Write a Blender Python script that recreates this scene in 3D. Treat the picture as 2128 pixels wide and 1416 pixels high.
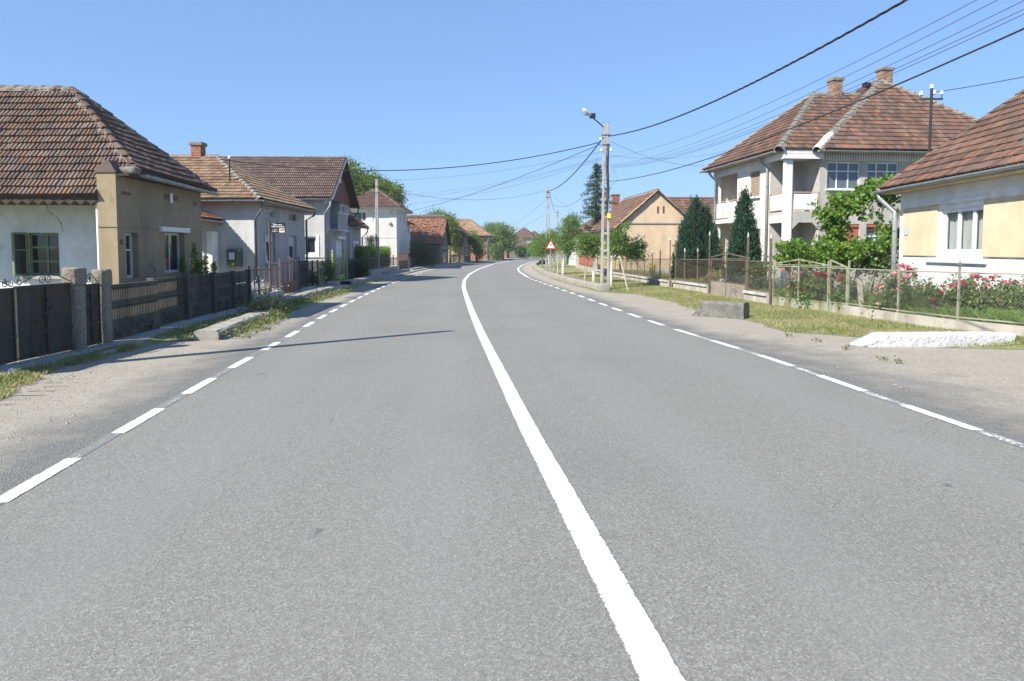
import bpy, math, random
import numpy as np
from mathutils import Vector, Matrix
random.seed(7); rng = np.random.default_rng(7)
V = Vector
for o in list(bpy.data.objects): bpy.data.objects.remove(o)
SC = bpy.context.scene
COL = SC.collection
# ------------------------------------------------------------------ camera
F, CX, CY, HOR, CH = 1500.0, 1064.0, 612.0, 518.0, 1.9
TH = math.atan((CY-HOR)/F); SN, CS = math.sin(TH), math.cos(TH)
cd = bpy.data.cameras.new('camera'); cam = bpy.data.objects.new('camera', cd); COL.objects.link(cam)
cam.location = (0, 0, CH); cam.rotation_euler = (math.pi/2-TH, 0, 0)
cd.sensor_fit = 'HORIZONTAL'; cd.sensor_width = 36; cd.lens = F/2128*36; cd.shift_y = -(708-CY)/2128
cd.clip_start = 0.1; cd.clip_end = 6000
SC.camera = cam
# ------------------------------------------------------------------ light
SUN_EL = math.radians(41.5); LX, LY = 0.76, 0.65      # sunlight travels to the right and away from the camera
sd = bpy.data.lights.new('sun', 'SUN'); sd.energy = 4.6; sd.angle = math.radians(0.5); sd.color = (1, .945, .85)
so = bpy.data.objects.new('sun', sd); COL.objects.link(so); so.location = (-30, -30, 40)
dv = V((LX*math.cos(SUN_EL), LY*math.cos(SUN_EL), -math.sin(SUN_EL)*math.hypot(LX, LY)))
so.rotation_euler = dv.to_track_quat('-Z', 'Y').to_euler()
wd = bpy.data.worlds.new('World'); SC.world = wd; wd.use_nodes = True
nt = wd.node_tree; nt.nodes.clear()
sk = nt.nodes.new('ShaderNodeTexSky'); sk.sky_type = 'NISHITA'; sk.sun_disc = False
sk.sun_elevation = SUN_EL; sk.sun_rotation = math.atan2(-LX, -LY)
sk.air_density = 1.0; sk.dust_density = 0.0; sk.ozone_density = 6.0; sk.altitude = 200
bg = nt.nodes.new('ShaderNodeBackground'); bg.inputs[1].default_value = 0.12
wo = nt.nodes.new('ShaderNodeOutputWorld')
gmm = nt.nodes.new('ShaderNodeGamma'); gmm.inputs[1].default_value = .45      # hazy summer sky: softer fall-off towards the horizon
tn = nt.nodes.new('ShaderNodeMix'); tn.data_type = 'RGBA'; tn.blend_type = 'MULTIPLY'; tn.inputs[0].default_value = 1; tn.inputs[7].default_value = (.95, 1.30, 1.82, 1)
nt.links.new(sk.outputs[0], gmm.inputs[0]); nt.links.new(gmm.outputs[0], tn.inputs[6]); nt.links.new(tn.outputs[2], bg.inputs[0]); nt.links.new(bg.outputs[0], wo.inputs[0])
SC.view_settings.view_transform = 'Standard'; SC.view_settings.look = 'None'
SC.view_settings.exposure = 1.05; SC.view_settings.gamma = 1
SC.view_settings.use_curve_mapping = False
SC.render.engine = 'CYCLES'
SC.cycles.max_bounces = 6; SC.cycles.transparent_max_bounces = 12

# ------------------------------------------------------------------ pixel helpers (a pixel gives a direction; the depth comes from what it touches)
def ray(px, py):
    dx = (px-CX)/F; dy = (CY-py)/F
    return V((dx, CS+dy*SN, -SN+dy*CS))
CAM = V((0, 0, CH))
def G(px, py, z=0.0):
    r = ray(px, py); return CAM + r*((z-CH)/r.z)
def D(px, py, Y):
    r = ray(px, py); return CAM + r*(Y/r.y)
def proj(P):
    d = P-CAM; f = d.y*CS - d.z*SN
    if f < .1: return None
    return (CX + F*d.x/f, CY - F*(d.y*SN+d.z*CS)/f)

# ------------------------------------------------------------------ objects
def tag(o, label=None, cat=None, group=None, kind=None):
    if label: o['label'] = label
    if cat: o['category'] = cat
    if group: o['group'] = group
    if kind: o['kind'] = kind
    return o
def thing(name, label, cat, loc=(0, 0, 0), rz=0, group=None):
    o = bpy.data.objects.new(name, None); COL.objects.link(o)
    o.location = loc; o.rotation_euler = (0, 0, rz); o.empty_display_size = .3
    return tag(o, label, cat, group)
def mesh_obj(name, me, m=None, parent=None, **kw):
    o = bpy.data.objects.new(name, me); COL.objects.link(o)
    if m is not None and not me.materials: me.materials.append(m)
    if parent is not None: o.parent = parent
    return tag(o, **kw)
class MB:
    def __init__(s): s.v = []; s.f = []
    def add(s, vs, fs):
        n = len(s.v); s.v += [tuple(v) for v in vs]; s.f += [tuple(i+n for i in f) for f in fs]; return s
    def poly(s, pts): return s.add(pts, [tuple(range(len(pts)))])
    def box(s, x0, x1, y0, y1, z0, z1):
        return s.hexa([(x0, y0, z0), (x1, y0, z0), (x1, y1, z0), (x0, y1, z0)], [(x0, y0, z1), (x1, y0, z1), (x1, y1, z1), (x0, y1, z1)])
    def hexa(s, b, t):
        n = len(b); fs = [tuple(reversed(range(n))), tuple(range(n, 2*n))]
        fs += [(i, (i+1) % n, n+(i+1) % n, n+i) for i in range(n)]
        return s.add(list(b)+list(t), fs)
    def bar(s, a, b, w, h=None, up=V((0, 0, 1))):
        a, b = V(a), V(b); h = h or w; d = (b-a).normalized()
        if abs(d.dot(up)) > .99: up = V((1, 0, 0))
        x = d.cross(up).normalized(); y = x.cross(d).normalized()
        q = lambda p: [p-x*w/2-y*h/2, p+x*w/2-y*h/2, p+x*w/2+y*h/2, p-x*w/2+y*h/2]
        A, B = q(a), q(b)
        return s.add(A+B, [(0, 1, 2, 3), (7, 6, 5, 4), (0, 4, 5, 1), (1, 5, 6, 2), (2, 6, 7, 3), (3, 7, 4, 0)])
    def tube(s, path, r, n=8, caps=True):
        P = [V(p) for p in path]; R = r if isinstance(r, (list, tuple)) else [r]*len(P)
        up = V((0, 0, 1)); rings = []; vs = []; fs = []
        for i, p in enumerate(P):
            d = (P[min(i+1, len(P)-1)]-P[max(i-1, 0)]).normalized()
            u = up if abs(d.dot(up)) < .95 else V((1, 0, 0))
            x = d.cross(u).normalized(); y = x.cross(d).normalized()
            for k in range(n):
                a = 2*math.pi*k/n; vs.append(p+(x*math.cos(a)+y*math.sin(a))*R[i])
        for i in range(len(P)-1):
            for k in range(n):
                fs.append((i*n+k, i*n+(k+1) % n, (i+1)*n+(k+1) % n, (i+1)*n+k))
        if caps: fs += [tuple(reversed(range(n))), tuple(range((len(P)-1)*n, len(P)*n))]
        return s.add(vs, fs)
    def lathe(s, c, prof, n=10):
        c = V(c); vs = []; fs = []
        for r, z in prof:
            for k in range(n):
                a = 2*math.pi*k/n; vs.append(c+V((r*math.cos(a), r*math.sin(a), z)))
        for i in range(len(prof)-1):
            for k in range(n): fs.append((i*n+k, i*n+(k+1) % n, (i+1)*n+(k+1) % n, (i+1)*n+k))
        fs += [tuple(reversed(range(n))), tuple(range((len(prof)-1)*n, len(prof)*n))]
        return s.add(vs, fs)
    def mesh(s, name, smooth=False):
        me = bpy.data.meshes.new(name); me.from_pydata(s.v, [], s.f); me.update()
        if smooth: me.polygons.foreach_set('use_smooth', [True]*len(me.polygons))
        return me
    def obj(s, name, m, parent=None, smooth=False, bevel=0, **kw):
        o = mesh_obj(name, s.mesh(name, smooth), m, parent, **kw)
        if bevel:
            b = o.modifiers.new('bevel', 'BEVEL'); b.width = bevel; b.segments = 2; b.limit_method = 'ANGLE'
        return o
def np_mesh(name, verts, faces_n, nper):
    me = bpy.data.meshes.new(name)
    me.vertices.add(len(verts)); me.vertices.foreach_set('co', np.asarray(verts, dtype=np.float32).ravel())
    nf = len(faces_n)
    me.loops.add(nf*nper); me.loops.foreach_set('vertex_index', np.asarray(faces_n, dtype=np.int32).ravel())
    me.polygons.add(nf); me.polygons.foreach_set('loop_start', np.arange(0, nf*nper, nper, dtype=np.int32))
    me.polygons.foreach_set('loop_total', np.full(nf, nper, dtype=np.int32))
    me.update(calc_edges=True); return me

# ------------------------------------------------------------------ materials
def newmat(name):
    m = bpy.data.materials.new(name); m.use_nodes = True; t = m.node_tree
    return m, t, t.nodes['Principled BSDF']
def C4(c): return (c[0], c[1], c[2], 1)
def N(t, typ, **kw):
    n = t.nodes.new(typ)
    for k, v in kw.items():
        if k.startswith('i_'):
            n.inputs[int(k[2:]) if k[2:].isdigit() else k[2:].replace('_', ' ')].default_value = v
        else: setattr(n, k, v)
    return n
def ramp(t, fac, stops):
    r = N(t, 'ShaderNodeValToRGB'); e = r.color_ramp.elements
    while len(e) < len(stops): e.new(.5)
    for i, (p, c) in enumerate(stops): e[i].position = p; e[i].color = C4(c) if len(c) == 3 else c
    t.links.new(fac, r.inputs[0]); return r.outputs[0]
def coords(t, scale=(1, 1, 1), obj=True):
    if obj: src = N(t, 'ShaderNodeTexCoord').outputs['Object']
    else: src = N(t, 'ShaderNodeNewGeometry').outputs['Position']
    mp = N(t, 'ShaderNodeMapping'); mp.inputs['Scale'].default_value = scale
    t.links.new(src, mp.inputs[0]); return mp.outputs[0]
def noise(t, co, scale, detail=4, rough=.6, dist=0):
    n = N(t, 'ShaderNodeTexNoise'); n.inputs['Scale'].default_value = scale; n.inputs['Detail'].default_value = detail
    n.inputs['Roughness'].default_value = rough; n.inputs['Distortion'].default_value = dist
    t.links.new(co, n.inputs['Vector']); return n.outputs['Fac']
def mixc(t, fac, a, b, typ='MIX'):
    m = N(t, 'ShaderNodeMix', data_type='RGBA', blend_type=typ)
    for s, v in ((m.inputs[0], fac), (m.inputs[6], a), (m.inputs[7], b)):
        if hasattr(v, 'is_linked') or hasattr(v, 'links'): t.links.new(v, s)
        elif isinstance(v, (int, float)): s.default_value = v
        else: s.default_value = C4(v)
    return m.outputs[2]
def math_(t, op, a, b=None, clamp=False):
    m = N(t, 'ShaderNodeMath', operation=op, use_clamp=clamp)
    for s, v in ((m.inputs[0], a), (m.inputs[1], b)):
        if v is None: continue
        if hasattr(v, 'links'): t.links.new(v, s)
        else: s.default_value = v
    return m.outputs[0]
def bump(t, p, h, strength=.4, dist=.01):
    b = N(t, 'ShaderNodeBump'); b.inputs['Strength'].default_value = strength; b.inputs['Distance'].default_value = dist
    t.links.new(h, b.inputs['Height']); t.links.new(b.outputs[0], p.inputs['Normal'])
def sat(t, x, lo, hi):
    m = N(t, 'ShaderNodeMapRange'); m.inputs[1].default_value = lo; m.inputs[2].default_value = hi
    t.links.new(x, m.inputs[0]); return m.outputs[0]
def layered(name, c1, c2, scale=2, rough=.85, stains=(), bs=30, bst=.3, bd=.01, metallic=0, obj=True, spec=.3, aniso=(1, 1, 1)):
    """base mottling c1..c2, then stains: (colour, scale, lo, hi, axis scale, amount)"""
    m, t, p = newmat(name); co = coords(t, aniso, obj)
    col = ramp(t, noise(t, co, scale, 6), [(.3, c1), (.7, c2)])
    for (c, sc, lo, hi, ax, am) in stains:
        c2_ = coords(t, ax, obj); f = sat(t, noise(t, c2_, sc, 5, .65), lo, hi)
        col = mixc(t, math_(t, 'MULTIPLY', f, am), col, c)
    t.links.new(col, p.inputs['Base Color']); p.inputs['Roughness'].default_value = rough
    p.inputs['Metallic'].default_value = metallic; p.inputs['Specular IOR Level'].default_value = spec
    if bst: bump(t, p, noise(t, coords(t, (1, 1, 1), obj), bs, 5, .7), bst, bd)
    return m
ONE = (1, 1, 1); VST = (1, 1, .12)
def plaster(name, c, dirt=(.16, .15, .13), amt=.5, crack=0, bst=.35, bs=45):
    d = lambda k: tuple(min(1, x*k) for x in c)
    m = layered(name, d(.86), d(1.08), 1.3, .92, [(dirt, 1.1, .46, .76, VST, min(1, amt*1.25)), (dirt, 3.2, .54, .78, ONE, min(1, amt*.8)), (dirt, 4.5, .56, .74, (1, 1, .07), min(1, amt*.9)), (d(.7), .55, .5, .62, ONE, .4), (d(1.15), 1.7, .58, .62, ONE, .35)], bs, bst, .012, spec=.15)
    if crack:
        t = m.node_tree; p = t.nodes['Principled BSDF']; co = coords(t)
        v = N(t, 'ShaderNodeTexVoronoi', feature='DISTANCE_TO_EDGE'); v.inputs['Scale'].default_value = .9
        w = N(t, 'ShaderNodeMix', data_type='VECTOR'); nz = N(t, 'ShaderNodeTexNoise'); nz.inputs['Scale'].default_value = 3
        t.links.new(co, nz.inputs['Vector']); w.inputs[0].default_value = .3
        t.links.new(co, w.inputs[4]); t.links.new(nz.outputs['Color'], w.inputs[5]); t.links.new(w.outputs[1], v.inputs['Vector'])
        ln = math_(t, 'MULTIPLY', sat(t, v.outputs['Distance'], .012, .002), sat(t, noise(t, co, 1.1), .5, .62))
        old = p.inputs['Base Color'].links[0].from_socket
        t.links.new(mixc(t, math_(t, 'MULTIPLY', ln, crack), old, (.12, .11, .09)), p.inputs['Base Color'])
    return m
def tilemat(name, cols, dark=(.035, .028, .024), damt=.75, lichen=(.22, .2, .15)):
    m, t, p = newmat(name)
    g = N(t, 'ShaderNodeNewGeometry'); oi = N(t, 'ShaderNodeObjectInfo')
    r = math_(t, 'FRACT', math_(t, 'ADD', g.outputs['Random Per Island'], math_(t, 'MULTIPLY', oi.outputs['Random'], 7.13)))
    n = len(cols); col = ramp(t, r, [((i+.5)/n, c) for i, c in enumerate(cols)])
    pos = coords(t, ONE, False)
    col = mixc(t, math_(t, 'MULTIPLY', sat(t, noise(t, pos, 1.3, 6, .7), .42, .72), damt), col, dark)
    col = mixc(t, math_(t, 'MULTIPLY', sat(t, noise(t, pos, 17, 4, .7), .55, .8), .55), col, dark)
    col = mixc(t, math_(t, 'MULTIPLY', sat(t, noise(t, pos, 9, 6, .8), .62, .75), .7), col, lichen)
    t.links.new(col, p.inputs['Base Color']); p.inputs['Roughness'].default_value = .9; p.inputs['Specular IOR Level'].default_value = .2
    bump(t, p, noise(t, pos, 60, 4), .3, .004); return m
def leafmat(name, cols, trans=.35, rough=.5):
    m, t, p = newmat(name)
    g = N(t, 'ShaderNodeNewGeometry'); n = len(cols)
    col = ramp(t, g.outputs['Random Per Island'], [((i+.5)/n, c) for i, c in enumerate(cols)])
    pos = coords(t, ONE, False)
    col = mixc(t, math_(t, 'MULTIPLY', sat(t, noise(t, pos, 2.2, 3), .4, .7), .35), col, cols[-1])
    t.links.new(col, p.inputs['Base Color']); p.inputs['Roughness'].default_value = rough; p.inputs['Specular IOR Level'].default_value = .25
    tr = N(t, 'ShaderNodeBsdfTranslucent'); mx = N(t, 'ShaderNodeMixShader'); mx.inputs[0].default_value = trans
    t.links.new(mixc(t, .5, col, (.3, .42, .06), 'MIX'), tr.inputs[0])
    out = t.nodes['Material Output']
    t.links.new(p.outputs[0], mx.inputs[1]); t.links.new(tr.outputs[0], mx.inputs[2]); t.links.new(mx.outputs[0], out.inputs[0]); return m
def plain(name, c, rough=.6, metallic=0, spec=.4, var=.12):
    d = lambda k: tuple(min(1, x*k) for x in c)
    return layered(name, d(1-var), d(1+var), 5, rough, [], 60, .12, .004, metallic, spec=spec)
def glassmat(name, tint=(.02, .025, .03), clear=0.0):
    m, t, p = newmat(name); p.inputs['Base Color'].default_value = C4(tint)
    p.inputs['Roughness'].default_value = .05; p.inputs['Specular IOR Level'].default_value = .6
    nz = noise(t, coords(t), 3, 2); bump(t, p, nz, .06, .02)
    if clear:
        tr = N(t, 'ShaderNodeBsdfTransparent'); mx = N(t, 'ShaderNodeMixShader'); mx.inputs[0].default_value = clear
        t.links.new(p.outputs[0], mx.inputs[1]); t.links.new(tr.outputs[0], mx.inputs[2])
        t.links.new(mx.outputs[0], t.nodes['Material Output'].inputs[0])
    return m
RUST = (.13, .05, .025)
MT = dict(
 white_wall=plaster('limewash', (.72, .77, .82), (.46, .44, .37), .28, .9),
 ochre=plaster('ochre_roughcast', (.30, .25, .17), (.17, .145, .11), .5, .8, .9, 38),
 ochre_old=plaster('ochre_base', (.34, .272, .175), (.2, .17, .125), .4, .4, 1.0, 26),
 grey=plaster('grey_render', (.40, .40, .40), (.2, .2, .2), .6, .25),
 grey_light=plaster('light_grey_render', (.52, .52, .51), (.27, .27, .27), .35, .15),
 offwhite=plaster('offwhite_render', (.60, .59, .56), (.36, .35, .33), .3),
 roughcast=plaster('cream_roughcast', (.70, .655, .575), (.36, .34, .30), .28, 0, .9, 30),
 roughcast_dim=plaster('dimmed_roughcast', (.44, .42, .385), (.3, .29, .27), .4, 0, .9, 30),  # villa roughcast greyed in colour for the sides in weaker, grazing light
 peach=plaster('peach_render', (.60, .455, .315), (.42, .37, .29), .35, 0, .15),
 cream=plaster('cream_render', (.645, .52, .355), (.5, .42, .3), .3, 0, .3),
 white=plaster('white_plinth', (.78, .78, .77), (.5, .48, .44), .25, 0, .3),
 whitepaint=layered('white_limed_concrete', (.68, .69, .71), (.78, .78, .79), 3, .9, [((.40, .41, .43), 14, .6, .72, ONE, .45)], 14, 1.0, .12),
 tan=plaster('tan_render', (.40, .315, .19), (.15, .13, .10), .6, .5),
 tan_dark=plaster('brown_render', (.2, .165, .12), (.09, .08, .06), .6),
 brickwall=plaster('weathered_brick_wall', (.33, .16, .095), (.35, .28, .2), .7, 0, .6, 20),
 yellow=plaster('yellow_render', (.66, .53, .27), (.4, .35, .25), .3),
 concrete=layered('old_concrete', (.30, .29, .27), (.46, .45, .42), 2, .92, [((.12, .12, .1), 2.2, .5, .75, VST, .6), ((.2, .19, .13), 7, .58, .75, ONE, .6)], 25, .6, .015),
 concrete_dark=layered('dark_fence_concrete', (.065, .06, .052), (.115, .107, .09), 3, .92, [((.03, .03, .026), 2.2, .45, .7, VST, .7), ((.22, .2, .15), 9, .6, .8, ONE, .5)], 25, .6, .015),
 pebble=layered('pebbledash', (.19, .17, .13), (.33, .30, .24), 22, .95, [((.07, .065, .05), 30, .52, .66, ONE, .8), ((.1, .12, .06), 2, .55, .7, VST, .6)], 42, 1.0, .03),
 kerb=layered('kerb_concrete', (.24, .23, .20), (.36, .345, .305), 2.5, .95, [((.13, .125, .10), 3, .48, .7, ONE, .75), ((.12, .13, .07), 9, .56, .72, ONE, .6)], 22, .8, .02, obj=False),
 grey_block=layered('mossy_concrete', (.115, .113, .10), (.21, .205, .185), 4, .95, [((.08, .08, .07), 6, .5, .68, ONE, .8)], 16, 1.0, .04),
 pole=layered('pole_concrete', (.27, .26, .24), (.38, .37, .345), 3, .9, [((.25, .24, .22), 3, .5, .75, VST, .6)], 30, .4, .01),
 tile_old=tilemat('weathered_clay_tile', [(0.110, 0.079, 0.066), (0.154, 0.106, 0.084), (0.123, 0.097, 0.084), (0.194, 0.145, 0.114), (0.141, 0.084, 0.062), (0.176, 0.106, 0.075), (0.097, 0.079, 0.070), (0.167, 0.123, 0.106)], damt=.45, lichen=(.24, .22, .17)),
 tile_red=tilemat('red_clay_tile', [(0.329, 0.199, 0.130), (0.413, 0.272, 0.175), (0.299, 0.204, 0.136), (0.397, 0.318, 0.212), (0.276, 0.179, 0.120)], damt=.5),
 tile_mauve=tilemat('mauve_clay_tile', [(0.148, 0.101, 0.087), (0.183, 0.129, 0.111), (0.125, 0.089, 0.078), (0.211, 0.153, 0.132), (0.163, 0.105, 0.084)], damt=.35),
 tile_mid=tilemat('brown_clay_tile', [(0.125, 0.076, 0.060), (0.154, 0.100, 0.078), (0.107, 0.069, 0.055), (0.177, 0.130, 0.102), (0.190, 0.106, 0.076), (0.093, 0.062, 0.051), (0.240, 0.120, 0.077)], damt=.45),
 tile_orange=tilemat('orange_clay_tile', [(0.291, 0.128, 0.073), (0.320, 0.162, 0.096), (0.254, 0.133, 0.084), (0.213, 0.104, 0.068)], damt=.4),
 mortar=layered('roof_mortar', (.165, .155, .135), (.26, .245, .22), 8, .95, [((.1, .09, .08), 12, .5, .7, ONE, .7)], 26, 1.0, .03, obj=False),
 deck=plain('roof_boarding', (.07, .055, .045), .9),
 soffit=plain('eave_boarding', (.30, .235, .17), .85, var=.3),
 zinc=layered('zinc_gutter', (.24, .255, .27), (.33, .345, .36), 6, .5, [((.2, .19, .18), 5, .55, .75, ONE, .6)], 40, .1, .004, .25),
 zinc_dark=layered('dark_downpipe', (.10, .12, .14), (.17, .19, .21), 6, .5, [], 40, .1, .004, .4),
 wood_dark=layered('dark_old_wood', (.035, .028, .022), (.09, .07, .055), 4, .9, [], 30, .5, .01, aniso=(1, 1, 8)),
 wood_brown=layered('brown_boarding', (.155, .07, .055), (.21, .10, .08), 3, .8, [((.09, .05, .04), 3, .5, .7, VST, .5)], 30, .3, .006),
 wood_shutter=layered('slatted_shutter', (.27, .20, .15), (.36, .28, .22), 3, .75, [], 30, .3, .006),
 wood_stake=layered('grey_stake_wood', (.36, .33, .27), (.54, .50, .42), 6, .9, [], 30, .4, .006),
 trunk=layered('bark', (.11, .085, .06), (.2, .16, .12), 9, .95, [], 22, .9, .03),
 trunk_white=layered('limed_bark', (.62, .6, .56), (.74, .73, .7), 9, .95, [((.25, .22, .18), 8, .55, .7, ONE, .6)], 22, .5, .02),
 green_paint=layered('green_window_paint', (.13, .2, .115), (.2, .28, .17), 8, .7, [((.3, .3, .24), 14, .6, .75, ONE, .5)], 40, .3, .005),
 white_paint=plain('white_frame_paint', (.76, .77, .78), .45, 0, .4, .05),
 grey_paint=plain('grey_white_frame', (.52, .55, .57), .55, 0, .4, .12),
 shutter=layered('white_roller_shutter', (.62, .63, .66), (.70, .71, .73), 3, .5, [], 30, .1, .004),
 pale_shutter=layered('grey_roller_shutter', (.46, .48, .52), (.52, .54, .58), 3, .5, [], 30, .1, .004),
 glass=glassmat('window_glass'), glass_blue=glassmat('grey_reflecting_glass', (.10, .125, .15)),
 glass_clear=glassmat('clear_glass', (.05, .06, .06), .8),
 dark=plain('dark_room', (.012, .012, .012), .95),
 curtain=layered('net_curtain', (.46, .52, .50), (.60, .65, .63), 3, .9, [], 20, .2, .02, aniso=(6, 6, .3)),
 door_brown=plain('brown_door', (.10, .055, .035), .6),
 blue_door=plain('blue_grey_door', (.20, .25, .32), .7, var=.25),
 rust_gate=layered('rusty_dark_gate', (.03, .036, .03), (.06, .064, .05), 2.2, .75, [((.06, .034, .024), 2.6, .45, .66, VST, .85), ((.02, .02, .018), 5, .5, .7, VST, .7), ((.17, .16, .11), 9, .62, .75, VST, .4)], 30, .3, .006),
 dark_metal=layered('dark_painted_metal', (.03, .035, .035), (.06, .065, .065), 5, .6, [((.09, .04, .025), 8, .55, .7, ONE, .6)], 30, .2, .004),
 brown_metal=layered('brown_painted_metal', (.115, .085, .066), (.17, .13, .105), 5, .6, [((.12, .05, .03), 8, .55, .7, ONE, .6)], 30, .2, .004),
 redbrown_metal=layered('red_brown_metal', (.095, .05, .042), (.145, .08, .068), 5, .65, [((.1, .05, .035), 6, .55, .7, VST, .6)], 30, .2, .004),
 lime_metal=layered('lime_green_metal', (.24, .34, .09), (.34, .44, .14), 5, .6, [(RUST, 8, .55, .7, ONE, .7)], 30, .2, .004),
 pale_green=layered('pale_green_rusty_metal', (.21, .25, .17), (.31, .345, .25), 4, .7, [((.17, .085, .045), 5, .46, .64, VST, .85), ((.2, .115, .06), 11, .55, .68, ONE, .8)], 30, .2, .004),
 taupe=layered('taupe_gate_sheet', (.22, .19, .155), (.29, .25, .205), 3, .7, [((.2, .15, .11), 4, .55, .7, VST, .6)], 30, .15, .004),
 rustpost=layered('rusty_post', (.22, .22, .17), (.31, .31, .24), 7, .75, [(RUST, 7, .52, .7, ONE, .75)], 30, .2, .004),
 silver=plain('silver_finial', (.6, .6, .6), .4, .5),
 wire=plain('black_cable', (.025, .025, .028), .6),
 wire_thin=plain('thin_wire', (.09, .09, .1), .5),
 fence_wire=plain('chain_link_wire', (.20, .19, .165), .6, .3),
 fence_wire_brown=plain('brown_chain_link', (.15, .105, .08), .6, .2),
 ceramic=plain('white_ceramic', (.75, .75, .75), .25, 0, .5, .04),
 sign_white=plain('sign_white', (.75, .75, .76), .4, 0, .5, .03), sign_red=plain('sign_red', (.55, .05, .03), .4, 0, .5, .05),
 sign_black=plain('sign_black', (.012, .012, .014), .4), sign_food=layered('sign_picture', (.35, .08, .03), (.6, .4, .2), 9, .4, [], 0, 0),
 sign_yellow=plain('yellow_sticker', (.7, .6, .06), .4), sign_blue=plain('blue_sticker', (.1, .3, .55), .4), meter=plain('meter_cabinet_green', (.085, .12, .10), .5),
 lamp=plain('lamp_housing', (.62, .63, .64), .35, .2), lamp_glass=glassmat('lamp_glass', (.45, .47, .48), .35),
 plate=plain('number_plate', (.7, .71, .73), .4), brick=plain('chimney_brick', (.29, .13, .085), .9, var=.35), brick_old=plain('old_chimney_brick', (.30, .19, .135), .9, var=.4),
 redfence=layered('red_brown_board', (.30, .10, .06), (.38, .14, .085), 4, .75, [((.2, .08, .05), 4, .55, .7, VST, .6)], 30, .2, .005),
 stone=plain('pale_stone', (.36, .33, .29), .9, var=.25),
 leaf_walnut=leafmat('walnut_leaf', [(.085, .15, .02), (.12, .195, .03), (.06, .11, .02), (.15, .22, .04)]),
 leaf_street=leafmat('street_tree_leaf', [(0.095, 0.169, 0.041), (0.128, 0.216, 0.054), (0.068, 0.128, 0.034), (0.169, 0.257, 0.074)]),
 leaf_vine=leafmat('vine_leaf', [(.10, .20, .025), (.14, .255, .04), (.07, .15, .02), (.18, .28, .06)], .4),
 leaf_dark=leafmat('dark_shrub_leaf', [(0.026, 0.048, 0.019), (0.042, 0.072, 0.024), (0.022, 0.036, 0.014), (0.060, 0.096, 0.036)], .2),
 leaf_lime=leafmat('lime_hedge_leaf', [(.12, .22, .02), (.17, .28, .03), (.085, .16, .015), (.2, .3, .05)], .35),
 leaf_rose=leafmat('rose_leaf', [(0.078, 0.132, 0.039), (0.116, 0.186, 0.054), (0.062, 0.109, 0.031), (0.155, 0.232, 0.078)], .3),
 leaf_herb=leafmat('herb_leaf', [(.10, .17, .035), (.13, .21, .05), (.08, .14, .03), (.17, .23, .07)], .35),
 needle=leafmat('spruce_needle', [(0.032, 0.063, 0.034), (0.046, 0.086, 0.046), (0.023, 0.048, 0.028), (0.063, 0.103, 0.052)], .1, .6),
 cypress=leafmat('cypress_scale', [(.014, .045, .028), (.022, .062, .036), (.01, .034, .022), (.035, .08, .045)], .1, .6),
 juniper=leafmat('juniper_needle', [(.08, .13, .105), (.11, .165, .135), (.06, .10, .08), (.14, .19, .15)], .15, .6),
 weed=leafmat('weed_leaf', [(.08, .13, .03), (.11, .16, .04), (.22, .2, .09), (.06, .1, .025), (.28, .25, .12)], .35),
 grass=leafmat('grass_blade', [(.16, .23, .065), (.21, .265, .09), (.31, .28, .14), (.13, .19, .05), (.37, .32, .18)], .35, .7),
 grass_dry=leafmat('dry_grass', [(.42, .355, .2), (.33, .3, .15), (.48, .40, .24), (.24, .25, .1)], .35, .7),
 pink=leafmat('pink_petal', [(.72, .24, .33), (.78, .36, .42), (.66, .18, .28)], .35), palepink=leafmat('pale_pink_petal', [(.75, .42, .40), (.78, .52, .46), (.7, .34, .36)], .35),
 crimson=leafmat('crimson_petal', [(.55, .04, .12), (.66, .09, .2), (.45, .02, .08)], .3), red=leafmat('red_petal', [(.6, .05, .06), (.65, .08, .09)], .3),
 lilac=leafmat('lilac_petal', [(.5, .4, .6), (.62, .56, .68), (.7, .68, .72)], .3), yellowp=leafmat('yellow_petal', [(.7, .5, .03), (.75, .6, .06)], .3), whitep=leafmat('white_petal', [(.6, .62, .55), (.5, .54, .45)], .3),
)
# ------------------------------------------------------------------ frames and building helpers
class Fr:
    """local frame: x along the street wall, y into the plot, z up"""
    def __init__(s, o, ang):
        s.o = V((o[0], o[1], 0)); s.ang = ang
        s.m = Matrix.Translation(s.o) @ Matrix.Rotation(ang, 4, 'Z'); s.i = s.m.inverted()
    def thing(s, name, label, cat, group=None): return thing(name, label, cat, s.o, s.ang, group)
    def loc(s, P): return s.i @ V(P)
    def w(s, P): return s.m @ V(P)
def left_frame(X, px, vp):      # origin on the line X (ground) seen in column px, x axis runs away from the camera
    Y = X/((px-CX)/F); k = (vp-CX)/F
    return Fr((X, Y), math.atan2(1, k))
def right_frame(px, Y, vp):     # x axis runs towards the camera
    k = (vp-CX)/F
    return Fr(((px-CX)/F*Y, Y), math.atan2(-1, -k))
class Wl:
    def __init__(s, fr, o, a, n): s.fr = fr; s.o = V((o[0], o[1], 0)); s.a = V((a[0], a[1], 0)); s.n = V((n[0], n[1], 0))
    def pt(s, u, z, d=0): return s.o + s.a*u + V((0, 0, z)) + s.n*d
    def px(s, px, py):
        c = s.fr.i @ CAM; r = s.fr.i.to_3x3() @ ray(px, py)
        t = (s.o-c).dot(s.n)/r.dot(s.n); P = c+r*t
        return (P-s.o).dot(s.a), P.z
    def rect(s, x0, y0, x1, y1):
        """pixel rectangle -> (u0,u1,z0,z1); heights taken at its own columns"""
        a = s.px(x0, (y0+y1)/2)[0]; b = s.px(x1, (y0+y1)/2)[0]; xm = (x0+x1)/2
        zt = s.px(xm, y0)[1]; zb = s.px(xm, y1)[1]
        return (min(a, b), max(a, b), zb, zt)
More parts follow.
